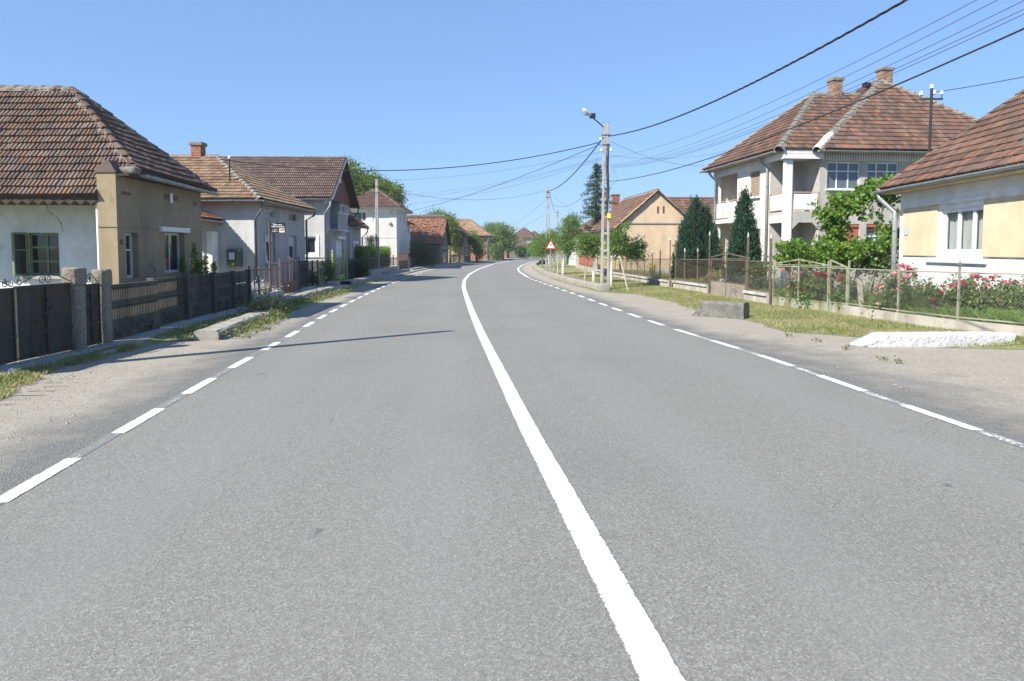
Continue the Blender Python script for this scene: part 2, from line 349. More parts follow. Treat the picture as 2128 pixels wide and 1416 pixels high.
def wall(parent, m, wl, u0, u1, z0, z1, openings=(), gable=None, name='wall', **kw):
    mb = MB(); us = sorted({u0, u1, *[x for o in openings for x in o[:2]]}); zs = sorted({z0, z1, *[x for o in openings for x in o[2:4]]})
    flip = wl.a.cross(V((0, 0, 1))).dot(wl.n) < 0
    def q(pts): mb.poly(pts[::-1] if flip else pts)
    for i in range(len(us)-1):
        for j in range(len(zs)-1):
            um, zm = (us[i]+us[i+1])/2, (zs[j]+zs[j+1])/2
            if any(o[0] < um < o[1] and o[2] < zm < o[3] for o in openings): continue
            q([wl.pt(us[i], zs[j]), wl.pt(us[i+1], zs[j]), wl.pt(us[i+1], zs[j+1]), wl.pt(us[i], zs[j+1])])
    for o in openings:
        d = -(o[4] if len(o) > 4 else .14); a, b, c, e = o[:4]
        for p0, p1 in (((a, c), (b, c)), ((b, c), (b, e)), ((b, e), (a, e)), ((a, e), (a, c))):
            q([wl.pt(*p0), wl.pt(*p1), wl.pt(*p1, d), wl.pt(*p0, d)][::-1])
    if gable: q([wl.pt(u, z) for u, z in gable])
    return mb.obj(name, m, parent, **kw)
def pbox(mb, wl, u0, u1, z0, z1, d0, d1):
    mb.hexa([wl.pt(u0, z0, d0), wl.pt(u1, z0, d0), wl.pt(u1, z0, d1), wl.pt(u0, z0, d1)], [wl.pt(u0, z1, d0), wl.pt(u1, z1, d0), wl.pt(u1, z1, d1), wl.pt(u0, z1, d1)])
    return mb
def board(parent, name, m, wl, u0, u1, z0, z1, d0, d1, bevel=0, **kw): return pbox(MB(), wl, u0, u1, z0, z1, d0, d1).obj(name, m, parent, bevel=bevel, **kw)
def window(parent, wl, r, depth=.12, fm=None, pm=None, cols=(.5,), rows=(), fw=.055, name='window', sill=None, back=None, bar=.045):
    u0, u1, z0, z1 = r[:4]; fm = fm or MT['white_paint']; pm = pm or MT['glass']; d = -depth
    us = [u0+fw]+[u0+(u1-u0)*c for c in cols]+[u1-fw]; zs = [z0+fw]+[z0+(z1-z0)*c for c in rows]+[z1-fw]
    mb = MB()
    for a, b, c, e in ((u0, u0+fw, z0, z1), (u1-fw, u1, z0, z1), (u0+fw, u1-fw, z0, z0+fw), (u0+fw, u1-fw, z1-fw, z1)): pbox(mb, wl, a, b, c, e, d-.05, d+.02)
    for c in us[1:-1]: pbox(mb, wl, c-bar/2, c+bar/2, z0+fw, z1-fw, d-.04, d+.012)
    for c in zs[1:-1]: pbox(mb, wl, u0+fw, u1-fw, c-bar/2, c+bar/2, d-.04, d+.010)
    w = mb.obj(name, fm, parent)
    for i in range(len(us)-1):
        for j in range(len(zs)-1):
            pbox(MB(), wl, us[i], us[i+1], zs[j], zs[j+1], d-.022, d-.016).obj('pane', pm, w)
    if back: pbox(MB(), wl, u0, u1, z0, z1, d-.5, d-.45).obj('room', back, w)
    if sill: pbox(MB(), wl, u0-.08, u1+.08, z0-.05, z0, -.05, .1).obj('sill', sill, w)
    return w
def shutter_slats(parent, wl, r, depth, m, pitch=.055, name='roller_shutter', tilt=.012):
    u0, u1, z0, z1 = r[:4]; mb = MB(); z = z0
    while z < z1-.01:
        zt = min(z1, z+pitch*.93)
        mb.hexa([wl.pt(u0, z, -depth), wl.pt(u1, z, -depth), wl.pt(u1, z, -depth+tilt), wl.pt(u0, z, -depth+tilt)], [wl.pt(u0, zt, -depth), wl.pt(u1, zt, -depth), wl.pt(u1, zt, -depth+.004), wl.pt(u0, zt, -depth+.004)])
        z += pitch
    return mb.obj(name, m, parent)
# ---- roofs
def plane_axes(poly):
    n = (poly[1]-poly[0]).cross(poly[2]-poly[0]).normalized()
    if n.z < 0: n = -n
    e = V((0, 0, 1)).cross(n).normalized(); up = n.cross(e).normalized()
    return e, up, n
def row_range(P2, b):
    xs = []
    for i in range(len(P2)):
        (a0, b0), (a1, b1) = P2[i], P2[(i+1) % len(P2)]
        if abs(b1-b0) < 1e-6:
            if abs(b-b0) < 1e-4: xs += [a0, a1]
            continue
        t = (b-b0)/(b1-b0)
        if -1e-6 <= t <= 1+1e-6: xs.append(a0+(a1-a0)*t)
    return (min(xs), max(xs)) if xs else None
PROF5 = [(0, -.004), (.05, .055), (.36, .060), (.42, .022), (.50, .022), (.55, .058), (.84, .055), (.90, -.004), (.985, -.004)]
PROF3 = [(0, .0), (.08, .03), (.34, .03), (.45, .004), (.97, .004)]
def tile_verts(pw, pl, prof, lift=.05, lap=1.14):
    vs = []; k = len(prof)
    for (a, h) in prof: vs.append((a*pw, 0.0, h+lift))
    for (a, h) in prof: vs.append((a*pw, pl*lap, h+.002))
    for (a, h) in prof: vs.append((a*pw, .004, h+.004))
    fs = []
    for i in range(k-1):
        fs.append((i, i+1, k+i+1, k+i)); fs.append((2*k+i, 2*k+i+1, i+1, i))
    return vs, fs
TCACHE = {}
def roof(parent, fr, polys, m, pw=.2, pl=.26, indiv=0, detail=True, deck=True, name='roof', jit=.006, deckm=None, sag=None):
    polys = [[V(p) for p in q] for q in polys]
    db = MB()
    for q in polys:
        e, up, n = plane_axes(q); flip = (q[1]-q[0]).cross(q[2]-q[0]).z < 0
        qq = q[::-1] if flip else q
        db.hexa([p-n*.09 for p in qq], [p-n*.006 for p in qq])
    rf = db.obj(name, deckm or MT['deck'], parent)
    prof = PROF5 if detail else PROF3
    tv, tf = tile_verts(pw, pl, prof); k = len(prof)
    mb = MB(); full = []
    for q in polys:
        e, up, n = plane_axes(q); o = min(q, key=lambda p: p.z)
        P2 = [((p-o).dot(e), (p-o).dot(up)) for p in q]
        bmax = max(b for _, b in P2); amin = min(a for a, _ in P2); amax = max(a for a, _ in P2)
        rows = int(bmax/pl)+1
        for i in range(rows):
            b0 = i*pl - .02; bt = min(b0+pl*1.14, bmax-1e-4); bb = max(b0, 1e-4)
            r0, r1, rm = row_range(P2, bb), row_range(P2, bt), row_range(P2, min(b0+pl*.5, bmax-1e-4))
            if not (r0 and r1 and rm): continue
            lo, hi = min(r0[0], r1[0]), max(r0[1], r1[1])
            j0 = int(math.floor((lo-amin)/pw)); j1 = int(math.ceil((hi-amin)/pw))
            for j in range(j0, j1):
                a0 = amin+j*pw; da = random.uniform(-1, 1)*jit*.7; dh = random.uniform(0, 1)*jit; tw = random.uniform(-1, 1)*jit*.8
                inside = a0 >= max(r0[0], r1[0]) and a0+pw <= min(r0[1], r1[1]) and b0+pl*1.14 <= bmax
                if not inside and (a0+pw < lo+.02 or a0 > hi-.02): continue
                if sag: dh += sag(a0, b0)
                if inside and indiv:
                    P = o+e*(a0+da)+up*b0+n*dh
                    pr = proj(fr.w(P))
                    if pr and -30 < pr[0] < 2158 and pr[1] > -20:
                        full.append(((fr.w(P)-CAM).length, P, e, up, n, tw, (a0, b0, da, dh))); continue
                vs = []
                for (x, y, h) in tv:
                    b = min(max(b0+y, 0-.02), bmax); rr = row_range(P2, min(max(b, 1e-4), bmax-1e-4)) or (lo, hi)
                    a = min(max(a0+da+x, rr[0]), rr[1]); vs.append(o+e*a+up*b+n*(h+dh+tw*(x/pw)))
                mb.add(vs, tf)
    if full:
        full.sort(key=lambda t: t[0]); key = (pw, pl, detail, m.name)
        if key not in TCACHE:
            b = MB(); b.add(tv, tf); me = b.mesh('roof_tile'); me.materials.append(m); TCACHE[key] = me
        for (_, P, e, up, n, tw, _r) in full[:indiv]:
            ob = bpy.data.objects.new('roof_tile', TCACHE[key]); COL.objects.link(ob); ob.parent = rf
            nn = (n - e*(tw/pw)).normalized(); ee = up.cross(nn).normalized()
            ob.matrix_local = Matrix(((ee.x, up.x, nn.x, P.x), (ee.y, up.y, nn.y, P.y), (ee.z, up.z, nn.z, P.z), (0, 0, 0, 1)))
        for (_, P, e, up, n, tw, _r) in full[indiv:]:
            mb.add([P+e*x+up*y+n*(h+tw*(x/pw)) for (x, y, h) in tv], tf)
    if mb.f: mb.obj('tile_courses', m, rf, kind='stuff')
    return rf
def caps(rf, lines, m, L=.34, r=.115, indiv=False, mortar=True):
    mo = MB(); jb = MB()
    for a, b in lines:
        a, b = V(a), V(b); d = b-a; n = max(1, int(d.length/L)); d.normalize(); step = (b-a).length/n
        x = d.cross(V((0, 0, 1))).normalized(); y = x.cross(d).normalized()
        for i in range(n):
            lo, hi = -.04, step+.03; vs = []; K = 7; j = random.uniform(-.012, .012)
            for (t, rr, dz) in ((lo, r*1.12, .028), (hi, r*.92, .0), (lo, r*1.0, .01)):
                for k in range(K):
                    an = math.pi*k/(K-1); vs.append((rr*math.cos(an), t, rr*math.sin(an)*.8+dz-.02))
            fs = [(k, k+1, K+k+1, K+k) for k in range(K-1)]+[(2*K+k, 2*K+k+1, k+1, k) for k in range(K-1)]
            P = a+d*(i*step)+y*j
            if indiv:
                key = ('cap', round(step, 3), r, m.name)
                if key not in TCACHE:
                    bb = MB(); bb.add(vs, fs); me = bb.mesh('ridge_tile'); me.materials.append(m); TCACHE[key] = me
                ob = bpy.data.objects.new('ridge_tile', TCACHE[key]); COL.objects.link(ob); ob.parent = rf
                ob.matrix_local = Matrix(((x.x, d.x, y.x, P.x), (x.y, d.y, y.y, P.y), (x.z, d.z, y.z, P.z), (0, 0, 0, 1)))
            else: jb.add([P+x*v[0]+d*v[1]+y*v[2] for v in vs], fs)
        if mortar:
            nn = max(2, int((b-a).length/.12)); prev = None
            for i in range(nn+1):
                c = a+(b-a)*(i/nn); w = r*1.25+random.uniform(-.03, .05)
                ring = [c+x*(w+.03)-y*.10, c+x*w-y*.02, c+x*w*.6+y*.05, c-x*w*.6+y*.05, c-x*w-y*.02, c-x*(w+.03)-y*.10]
                if prev: mo.add(prev+ring, [(k, k+1, 7+k, 6+k) for k in range(5)])
                prev = ring
    if jb.f: jb.obj('ridge_tiles', m, rf, kind='stuff')
    if mo.f: mo.obj('mortar_bed', MT['mortar'], rf)
def gutter(parent, a, b, m=None, r=.075, ring=1.0, name='gutter', ringm=None):
    m = m or MT['zinc']; a, b = V(a), V(b); d = (b-a); L = d.length; d.normalize()
    x = d.cross(V((0, 0, 1))).normalized(); mb = MB(); K = 9
    def arc(c, rr): return [c+x*(rr*math.cos(math.pi+math.pi*k/(K-1)))+V((0, 0, rr*math.sin(math.pi+math.pi*k/(K-1)))) for k in range(K)]
    n = max(1, int(L/1.2))
    for i in range(n):
        t0, t1 = L*i/n, L*(i+1)/n; s = random.uniform(-.006, .006)
        o0, i0, o1, i1 = arc(a+d*(t0-.01)+V((0, 0, s)), r), arc(a+d*(t0-.01)+V((0, 0, s)), r-.008), arc(a+d*t1+V((0, 0, s)), r*.985), arc(a+d*t1+V((0, 0, s)), r-.01)
        mb.add(o0+o1, [(k, k+1, K+k+1, K+k) for k in range(K-1)]); mb.add(i0+i1, [(K+k, K+k+1, k+1, k) for k in range(K-1)])
        mb.add([o0[0], i0[0], i1[0], o1[0], o0[-1], i0[-1], i1[-1], o1[-1]], [(0, 1, 2, 3), (7, 6, 5, 4)])
    for e in (a, b): mb.add(arc(e, r), [tuple(range(K))])
    g = mb.obj(name, m, parent, smooth=False)
    rb = MB(); t = .35
    while t < L:
        c = a+d*t; o0 = arc(c-d*.012, r+.006); o1 = arc(c+d*.012, r+.006); rb.add(o0+o1, [(k, k+1, K+k+1, K+k) for k in range(K-1)]); t += ring
    rb.obj('gutter_bracket', ringm or MT['zinc_dark'], g)
    return g
def downpipe(parent, path, m=None, r=.05, name='downpipe'):
    mb = MB().tube(path, r, 10)
    p = mb.obj(name, m or MT['zinc'], parent, smooth=True)
    a, b = V(path[-2]), V(path[-1]); cl = MB()
    for k in (.15, .5, .85):
        c = a+(b-a)*k; cl.tube([c-V((0, 0, .012)), c+V((0, 0, .012))], r+.008, 10)
    cl.obj('pipe_clip', MT['zinc_dark'], p)
    return p
def chimney(parent, c, w, d, h, m=None, cap=True, courses=True, name='chimney'):
    x, y, z = c; b = MB(); k = 0; z0 = z; bh = .075; bl = .25
    while z0 < z+h-.01:
        off = 0 if k % 2 else bl/2
        for (ax, L, fixed, sgn) in (('x', w, d/2, -1), ('x', w, d/2, 1), ('y', d, w/2, -1), ('y', d, w/2, 1)):
            t = -L/2-off
            while t < L/2:
                a0, a1 = max(t, -L/2), min(t+bl-.012, L/2)
                if a1-a0 > .02:
                    pr = random.uniform(0, .008)
                    if ax == 'x': b.box(x+a0, x+a1, y+sgn*fixed-.03-(pr if sgn < 0 else 0), y+sgn*fixed+.03+(pr if sgn > 0 else 0), z0, z0+bh-.012)
                    else: b.box(x+sgn*fixed-.03-(pr if sgn < 0 else 0), x+sgn*fixed+.03+(pr if sgn > 0 else 0), y+a0, y+a1, z0, z0+bh-.012)
                t += bl
        z0 += bh; k += 1
    ch = MB().box(x-w/2+.01, x+w/2-.01, y-d/2+.01, y+d/2-.01, z-.5, z+h).obj(name, MT['mortar'], parent)
    b.obj('brickwork', m or MT['brick'], ch, kind='stuff')
    if cap: MB().box(x-w/2-.09, x+w/2+.09, y-d/2-.09, y+d/2+.09, z+h, z+h+.16).obj('chimney_cap', MT['mortar'], ch, bevel=.03)
    return ch
def hip_y(x0, x1, y0, y1, ze, ry0, ry1, zr, rx=None):
    """ridge along y at x=rx between ry0 and ry1"""
    rx = (x0+x1)/2 if rx is None else rx; A, B = V((rx, ry0, zr)), V((rx, ry1, zr))
    c = [V((x0, y0, ze)), V((x1, y0, ze)), V((x1, y1, ze)), V((x0, y1, ze))]
    return dict(x0=[c[0], A, B, c[3]], x1=[c[1], c[2], B, A], y0=[c[0], c[1], A], y1=[c[2], c[3], B], A=A, B=B, c=c)
def soffit(parent, x0, x1, y0, y1, z, m=None, t=.05):
    MB().box(x0, x1, y0, y1, z-t, z).obj('soffit', m or MT['soffit'], parent)

# ------------------------------------------------------------------ road, shoulders, ground
cen = [G(*p) for p in [(1210, 1100), (1100, 900), (1037, 770), (1000, 695), (981, 650), (970, 620), (963, 597), (965, 583), (975, 571), (995, 560), (1025, 549.5), (1060, 543), (1106, 538)]]
lef = [G(*p) for p in [(85, 997), (290, 877), (420, 801), (503, 754), (568, 719), (608, 696), (640, 677), (667, 661), (691, 648), (712, 637), (760, 613), (800, 595), (850, 577), (880, 568.5), (930, 557.5), (984, 548), (1024, 541.5), (1074, 536)]]
rig = [G(*p) for p in [(1960, 874), (1605, 748), (1488, 712), (1415, 690), (1360, 672), (1312, 655), (1275, 642), (1205, 616), (1130, 590), (1100, 579), (1080, 566), (1076, 560), (1084, 552), (1105, 545), (1140, 540)]]
YS = np.arange(-14, 205, .5)
def curve(P, near, far):
    y = np.array([near[1]]+[p.y for p in P]+[far[1]]); x = np.array([near[0]]+[p.x for p in P]+[far[0]])
    v = np.interp(YS, y, x); k = np.exp(-np.linspace(-2, 2, 13)**2); k /= k.sum()
    return np.convolve(np.pad(v, 6, mode='reflect', reflect_type='odd'), k, 'valid')
def line_near(P, y):
    a, b = P[0], P[3]; t = (y-a.y)/(b.y-a.y); return (a.x+(b.x-a.x)*t, y)
XC = curve(cen, line_near(cen, -14), (27, 205)); XL = curve(lef, line_near(lef, -14), (22.5, 205)); XR = curve(rig, line_near(rig, -14), (33, 205))
xc = lambda y: float(np.interp(y, YS, XC)); xl = lambda y: float(np.interp(y, YS, XL)); xr = lambda y: float(np.interp(y, YS, XR))
def strip(name, fa, fb, y0, y1, z, m, parent=None, step=.5, attr=False, cols=1, **kw):
    ys = np.arange(y0, y1+1e-6, step); vs = []; fs = []; at = []
    for y in ys:
        a, b = fa(y), fb(y)
        for c in range(cols+1):
            t = c/cols; vs.append((a+(b-a)*t, float(y), z(y, t) if callable(z) else z)); at.append(t)
    k = cols+1
    for i in range(len(ys)-1):
        for c in range(cols): fs.append((i*k+c, i*k+c+1, (i+1)*k+c+1, (i+1)*k+c))
    me = bpy.data.meshes.new(name); me.from_pydata(vs, [], fs); me.update()
    a_ = me.attributes.new('across', 'FLOAT', 'POINT'); a_.data.foreach_set('value', at)
    return mesh_obj(name, me, m, parent, **kw)
def agg_nodes(t, base_lo, base_hi, tint_n=.25, chip=.5, ch=(.34, .335, .32), dk=(.05, .05, .05)):
    pos = coords(t, ONE, False)
    col = ramp(t, noise(t, pos, .35, 5, .6), [(.3, base_lo), (.7, base_hi)])
    v = N(t, 'ShaderNodeTexVoronoi'); v.inputs['Scale'].default_value = 85; t.links.new(pos, v.inputs['Vector'])
    g = ramp(t, v.outputs['Color'], [(.0, dk), (.38, base_lo), (.62, base_hi), (1, ch)])
    col = mixc(t, chip, col, g)
    fine = ramp(t, noise(t, pos, 260, 2), [(.35, dk), (.65, ch)])
    col = mixc(t, chip*.35, col, fine)
    return pos, col, v.outputs['Distance']
def road_mat():
    m, t, p = newmat('asphalt'); pos, col, h = agg_nodes(t, (.150, .144, .130), (.187, .181, .165), chip=.72, ch=(.37, .36, .335), dk=(.055, .053, .048))
    # long wheel-path polish and tar spots
    pm = N(t, 'ShaderNodeMapping'); pm.inputs['Scale'].default_value = (.9, .06, 1); t.links.new(pos, pm.inputs[0])
    col = mixc(t, math_(t, 'MULTIPLY', sat(t, noise(t, pm.outputs[0], 1, 4), .45, .7), .3), col, (.207, .2, .186))
    pk = N(t, 'ShaderNodeMapping'); pk.inputs['Scale'].default_value = (1, .55, 1); t.links.new(pos, pk.inputs[0])
    col = mixc(t, math_(t, 'MULTIPLY', sat(t, noise(t, pk.outputs[0], 3.3, 3, .5), .71, .75), .6), col, (.06, .06, .062))
    at = N(t, 'ShaderNodeAttribute', attribute_name='across')       # tyre-polished wheel paths
    wv = math_(t, 'COSINE', math_(t, 'MULTIPLY', math_(t, 'SUBTRACT', at.outputs['Fac'], .125), 25.13))
    wf = math_(t, 'MULTIPLY', sat(t, math_(t, 'ADD', wv, math_(t, 'MULTIPLY', noise(t, pm.outputs[0], 2.2, 4), 1.2)), .7, 1.7), .22)
    col = mixc(t, wf, col, (.215, .21, .196))
    col = mixc(t, math_(t, 'MULTIPLY', sat(t, noise(t, pos, .23, 4, .55), .5, .66), .25), col, (.12, .118, .11))
    cv = N(t, 'ShaderNodeTexVoronoi', feature='DISTANCE_TO_EDGE'); cv.inputs['Scale'].default_value = .42
    wp = N(t, 'ShaderNodeMix', data_type='VECTOR'); wp.inputs[0].default_value = .12; nz = N(t, 'ShaderNodeTexNoise'); nz.inputs['Scale'].default_value = 2.5
    t.links.new(pos, nz.inputs['Vector']); t.links.new(pos, wp.inputs[4]); t.links.new(nz.outputs['Color'], wp.inputs[5]); t.links.new(wp.outputs[1], cv.inputs['Vector'])
    ck = math_(t, 'MULTIPLY', sat(t, cv.outputs['Distance'], .0045, .001), sat(t, noise(t, pos, .3, 2), .56, .62))
    col = mixc(t, math_(t, 'MULTIPLY', ck, .35), col, (.07, .068, .062))
    t.links.new(col, p.inputs['Base Color']); p.inputs['Roughness'].default_value = .88; p.inputs['Specular IOR Level'].default_value = .3
    bump(t, p, math_(t, 'ADD', h, math_(t, 'MULTIPLY', noise(t, pos, 200, 3), .6)), .4, .005); return m
def shoulder_mat(name, k):
    """coarse worn asphalt at across=0 that breaks up into pale sandy gravel at across=1"""
    m, t, p = newmat(name); pos, a1, h = agg_nodes(t, (.15, .147, .136), (.182, .178, .166), chip=.85)
    v2 = N(t, 'ShaderNodeTexVoronoi'); v2.inputs['Scale'].default_value = 42; t.links.new(pos, v2.inputs['Vector'])
    sand = ramp(t, noise(t, pos, 1.2, 6, .65), [(.3, (.30, .268, .212)), (.7, (.385, .352, .288))])
    sand = mixc(t, .42, sand, ramp(t, v2.outputs['Color'], [(0, (.17, .155, .13)), (.5, (.33, .31, .265)), (1, (.47, .45, .41))]))
    sand = mixc(t, math_(t, 'MULTIPLY', sat(t, noise(t, pos, 26, 3), .68, .74), .8), sand, (.10, .09, .08))
    at = N(t, 'ShaderNodeAttribute', attribute_name='across')
    f = math_(t, 'ADD', at.outputs['Fac'], math_(t, 'MULTIPLY', math_(t, 'SUBTRACT', noise(t, pos, 1.1, 8, .75), .5), .9))
    f2 = sat(t, f, k-.16, k+.16)
    col = mixc(t, f2, a1, sand)
    t.links.new(col, p.inputs['Base Color']); p.inputs['Roughness'].default_value = .95; p.inputs['Specular IOR Level'].default_value = .15
    bump(t, p, math_(t, 'ADD', h, math_(t, 'MULTIPLY', noise(t, pos, 45, 4), 1.2)), 1.0, .01); return m
def paint_mat(name, wear):
    m, t, p = newmat(name); pos, a1, h = agg_nodes(t, (.14, .14, .138), (.172, .171, .167), chip=.6)
    n1 = noise(t, pos, 34, 7, .78); n2 = noise(t, pos, 2.2, 5, .7); at = N(t, 'ShaderNodeAttribute', attribute_name='across')
    edge = math_(t, 'MULTIPLY', math_(t, 'ABSOLUTE', math_(t, 'SUBTRACT', at.outputs['Fac'], .5)), 2)
    e2 = math_(t, 'MULTIPLY', math_(t, 'POWER', edge, 7), .17)
    w = math_(t, 'ADD', math_(t, 'ADD', math_(t, 'MULTIPLY', n1, .7), math_(t, 'MULTIPLY', n2, .3)), e2)
    f = sat(t, w, .69-wear, .76-wear)
    col = mixc(t, f, ramp(t, n2, [(.3, (.60, .60, .585)), (.7, (.73, .73, .72))]), a1)
    t.links.new(col, p.inputs['Base Color']); p.inputs['Roughness'].default_value = .7
    bump(t, p, math_(t, 'ADD', h, n1), .4, .004); return m
def ground_mat():
    m, t, p = newmat('yard_earth'); pos = coords(t, ONE, False)
    col = ramp(t, noise(t, pos, .6, 6, .65), [(.3, (.11, .12, .05)), (.55, (.20, .19, .10)), (.75, (.27, .235, .16))])
    t.links.new(col, p.inputs['Base Color']); p.inputs['Roughness'].default_value = 1; bump(t, p, noise(t, pos, 30, 4), .8, .03); return m
def turf_mat():
    m, t, p = newmat('verge_turf'); pos = coords(t, ONE, False)
    col = ramp(t, noise(t, pos, 1.1, 7, .7), [(.28, (.11, .155, .045)), (.5, (.19, .2, .08)), (.7, (.34, .295, .17))])
    t.links.new(col, p.inputs['Base Color']); p.inputs['Roughness'].default_value = 1; bump(t, p, noise(t, pos, 60, 4), .9, .03); return m
M_ROAD, M_SHL, M_SHR = road_mat(), shoulder_mat('left_shoulder_gravel', .27), shoulder_mat('right_shoulder_gravel', .2)
M_PAINT, M_PAINT2, M_WORN = paint_mat('road_paint', .115), paint_mat('edge_paint', .14), paint_mat('worn_paint', .30)
M_WORN2 = paint_mat('yellowed_worn_paint', .25)
M_GROUND, M_TURF = ground_mat(), turf_mat()
gm = MB(); S = 1500
gm.add([(-S, -S, -.02), (S, -S, -.02), (S, S, -.02), (-S, S, -.02)], [(0, 1, 2, 3)])
gm.obj('ground', M_GROUND, kind='structure')
road = strip('road', lambda y: xl(y)-.09, lambda y: xr(y)+.09, -14, 203, .012, M_ROAD, cols=6, kind='structure')
# edges of the sandy shoulders (left to the grass strip, right to verge, kerb and drive)
def interp(pts):
    a = np.array(sorted([(p.y, p.x) for p in pts])); return lambda y: float(np.interp(y, a[:, 0], a[:, 1]))
LSH = interp([V((-7.0, -14, 0)), G(-60, 845), G(0, 812), G(130, 762), G(230, 737), G(330, 712), G(410, 708), G(480, 690), G(560, 664), G(640, 636), G(700, 612), G(760, 592), G(800, 581), G(850, 570), V((-8.9, 72, 0)), G(925, 552), G(985, 545), G(1020, 539), V((-1, 150, 0)), V((19, 205, 0))])
RSH = interp([V((10.6, -14, 0)), G(2300, 760), G(2128, 726), G(2105, 722), G(1785, 722), G(1640, 692), G(1560, 668), G(1440, 643), G(1400, 628), G(1330, 613), G(1262, 608), G(1245, 607), G(1200, 595), G(1160, 584), G(1130, 572), G(1110, 561), G(1106, 554), G(1120, 546), G(1160, 540), V((36, 205, 0))])
wob = lambda y, s: .06*math.sin(y*2.7+s)+.05*math.sin(y*6.1+2*s)+.03*math.sin(y*13.7+s*3)
strip('left_shoulder', lambda y: xl(y)-.07, lambda y: LSH(y)+wob(y, 1)-.12, -14, 200, lambda y, t: .008-.004*t, M_SHL, cols=4, step=.2, kind='structure')
strip('right_shoulder', lambda y: xr(y)+.07, lambda y: RSH(y)+wob(y, 2)+.12, -14, 200, lambda y, t: .008-.004*t, M_SHR, cols=4, step=.2, kind='structure')
# painted lines: children of the road
strip('centre_line', lambda y: xc(y)-.1, lambda y: xc(y)+.1, -14, 200, .017, M_PAINT, road, cols=2)
k = 0; y = 5.27-2.03*8
while y < 56:
    strip('edge_dash', lambda q: xl(q)-.075, lambda q: xl(q)+.075, y, y+1.14, .017, M_PAINT2, road, step=.285, cols=2); y += 2.03
y = 7.42-2.07*9
while y < 48:
    strip('edge_dash', lambda q: xr(q)-.075, lambda q: xr(q)+.075, y, y+1.2, .019, M_PAINT2, road, step=.3, cols=2); y += 2.07
strip('edge_line', lambda q: xr(q)-.09, lambda q: xr(q)+.09, y, 200, .017, M_PAINT, road, cols=2)
strip('worn_line', lambda q: xr(q)-.07, lambda q: xr(q)+.07, -14, 16, .0155, M_WORN2, road, cols=2)
strip('worn_line', lambda q: xl(q)-.05, lambda q: xl(q)+.05, -14, 30, .0155, M_WORN, road, cols=2)
strip('edge_line', lambda q: xl(q)-.05, lambda q: xl(q)+.08, 57, 200, .0165, M_WORN, road, cols=2)
# left pavement and grass strip, right verge
FEN = interp([V((-7.7, -14, 0)), G(-160, 800, .1), G(0, 760, .1), G(170, 724, .1), G(205, 716, .1), G(315, 682, .1), G(485, 641, .1), V((-8.95, 29, 0)), V((-9.6, 34, 0)), V((-9.8, 41, 0)), V((-9.4, 47, 0)), V((-9.6, 61, 0)), V((-9.3, 78, 0)), V((-7.6, 92, 0)), V((-6.0, 110, 0)), V((-4.6, 122, 0)), V((2, 150, 0)), V((20, 205, 0))])
M_PAVE = layered('pavement_concrete', (.28, .27, .25), (.40, .385, .35), 1.5, .95, [((.2, .185, .14), 2.5, .48, .7, ONE, .7), ((.15, .16, .08), 6, .62, .75, ONE, .6)], 30, .6, .012, obj=False)
PVW = lambda y: .62 if y < 24 else (1.5 if y > 30 else .62+.88*(y-24)/6)
pv = MB(); ys = np.arange(-14, 150, 1.0)
for y in ys:
    a0, b0, a1, b1 = FEN(y)-.1, FEN(y)+PVW(y), FEN(y+1)-.1, FEN(y+1)+PVW(y+1)
    pv.hexa([(a0, y+.01, -.05), (b0, y+.01, -.05), (b1, y+1-.006, -.05), (a1, y+1-.006, -.05)], [(a0, y+.01, .10), (b0, y+.01, .09), (b1, y+1-.006, .09), (a1, y+1-.006, .10)])
pv.obj('pavement', M_PAVE, kind='structure')
strip('left_grass_strip', lambda y: FEN(y)+PVW(y)-.02, lambda y: LSH(y)+wob(y, 1)+.02, -14, 140, lambda y, t: .085-.078*t, M_TURF, cols=3, step=.25, kind='structure')
FENR = interp([V((11.8, -14, 0)), V((10.95, 10, 0)), G(2128, 713), G(1930, 690), G(1762, 661), G(1605, 641), G(1480, 617), G(1394, 602), G(1240, 572), V((6.3, 70, 0)), V((8, 95, 0)), V((13, 130, 0)), V((38, 205, 0))])
strip('right_verge', lambda y: RSH(y)+wob(y, 2)-.02, lambda y: FENR(y)+.3, -14, 190, lambda y, t: .012+.09*min(1, t*1.6), M_TURF, cols=5, step=.25, kind='structure')

# short ragged dark lines laid flat across the left shoulder
cm = plain('shoulder_line_dark', (.05, .047, .04), .95)
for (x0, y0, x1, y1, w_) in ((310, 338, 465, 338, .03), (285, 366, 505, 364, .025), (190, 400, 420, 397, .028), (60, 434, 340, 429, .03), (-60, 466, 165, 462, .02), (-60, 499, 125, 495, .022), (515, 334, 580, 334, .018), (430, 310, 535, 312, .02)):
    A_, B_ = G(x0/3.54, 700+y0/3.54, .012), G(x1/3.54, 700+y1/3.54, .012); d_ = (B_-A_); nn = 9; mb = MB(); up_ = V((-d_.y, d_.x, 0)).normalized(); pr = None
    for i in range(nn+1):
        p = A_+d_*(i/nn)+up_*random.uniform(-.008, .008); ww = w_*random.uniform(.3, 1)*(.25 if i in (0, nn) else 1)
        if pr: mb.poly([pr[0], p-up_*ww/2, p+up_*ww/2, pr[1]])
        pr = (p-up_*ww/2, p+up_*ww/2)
    mb.obj('shoulder_line', cm, bpy.data.objects['left_shoulder'])
# ================================================================== LEFT SIDE
def sides(fr, L): return Wl(fr, (0, 0), (1, 0), (0, -1)), Wl(fr, (0, 0), (0, 1), (-1, 0))
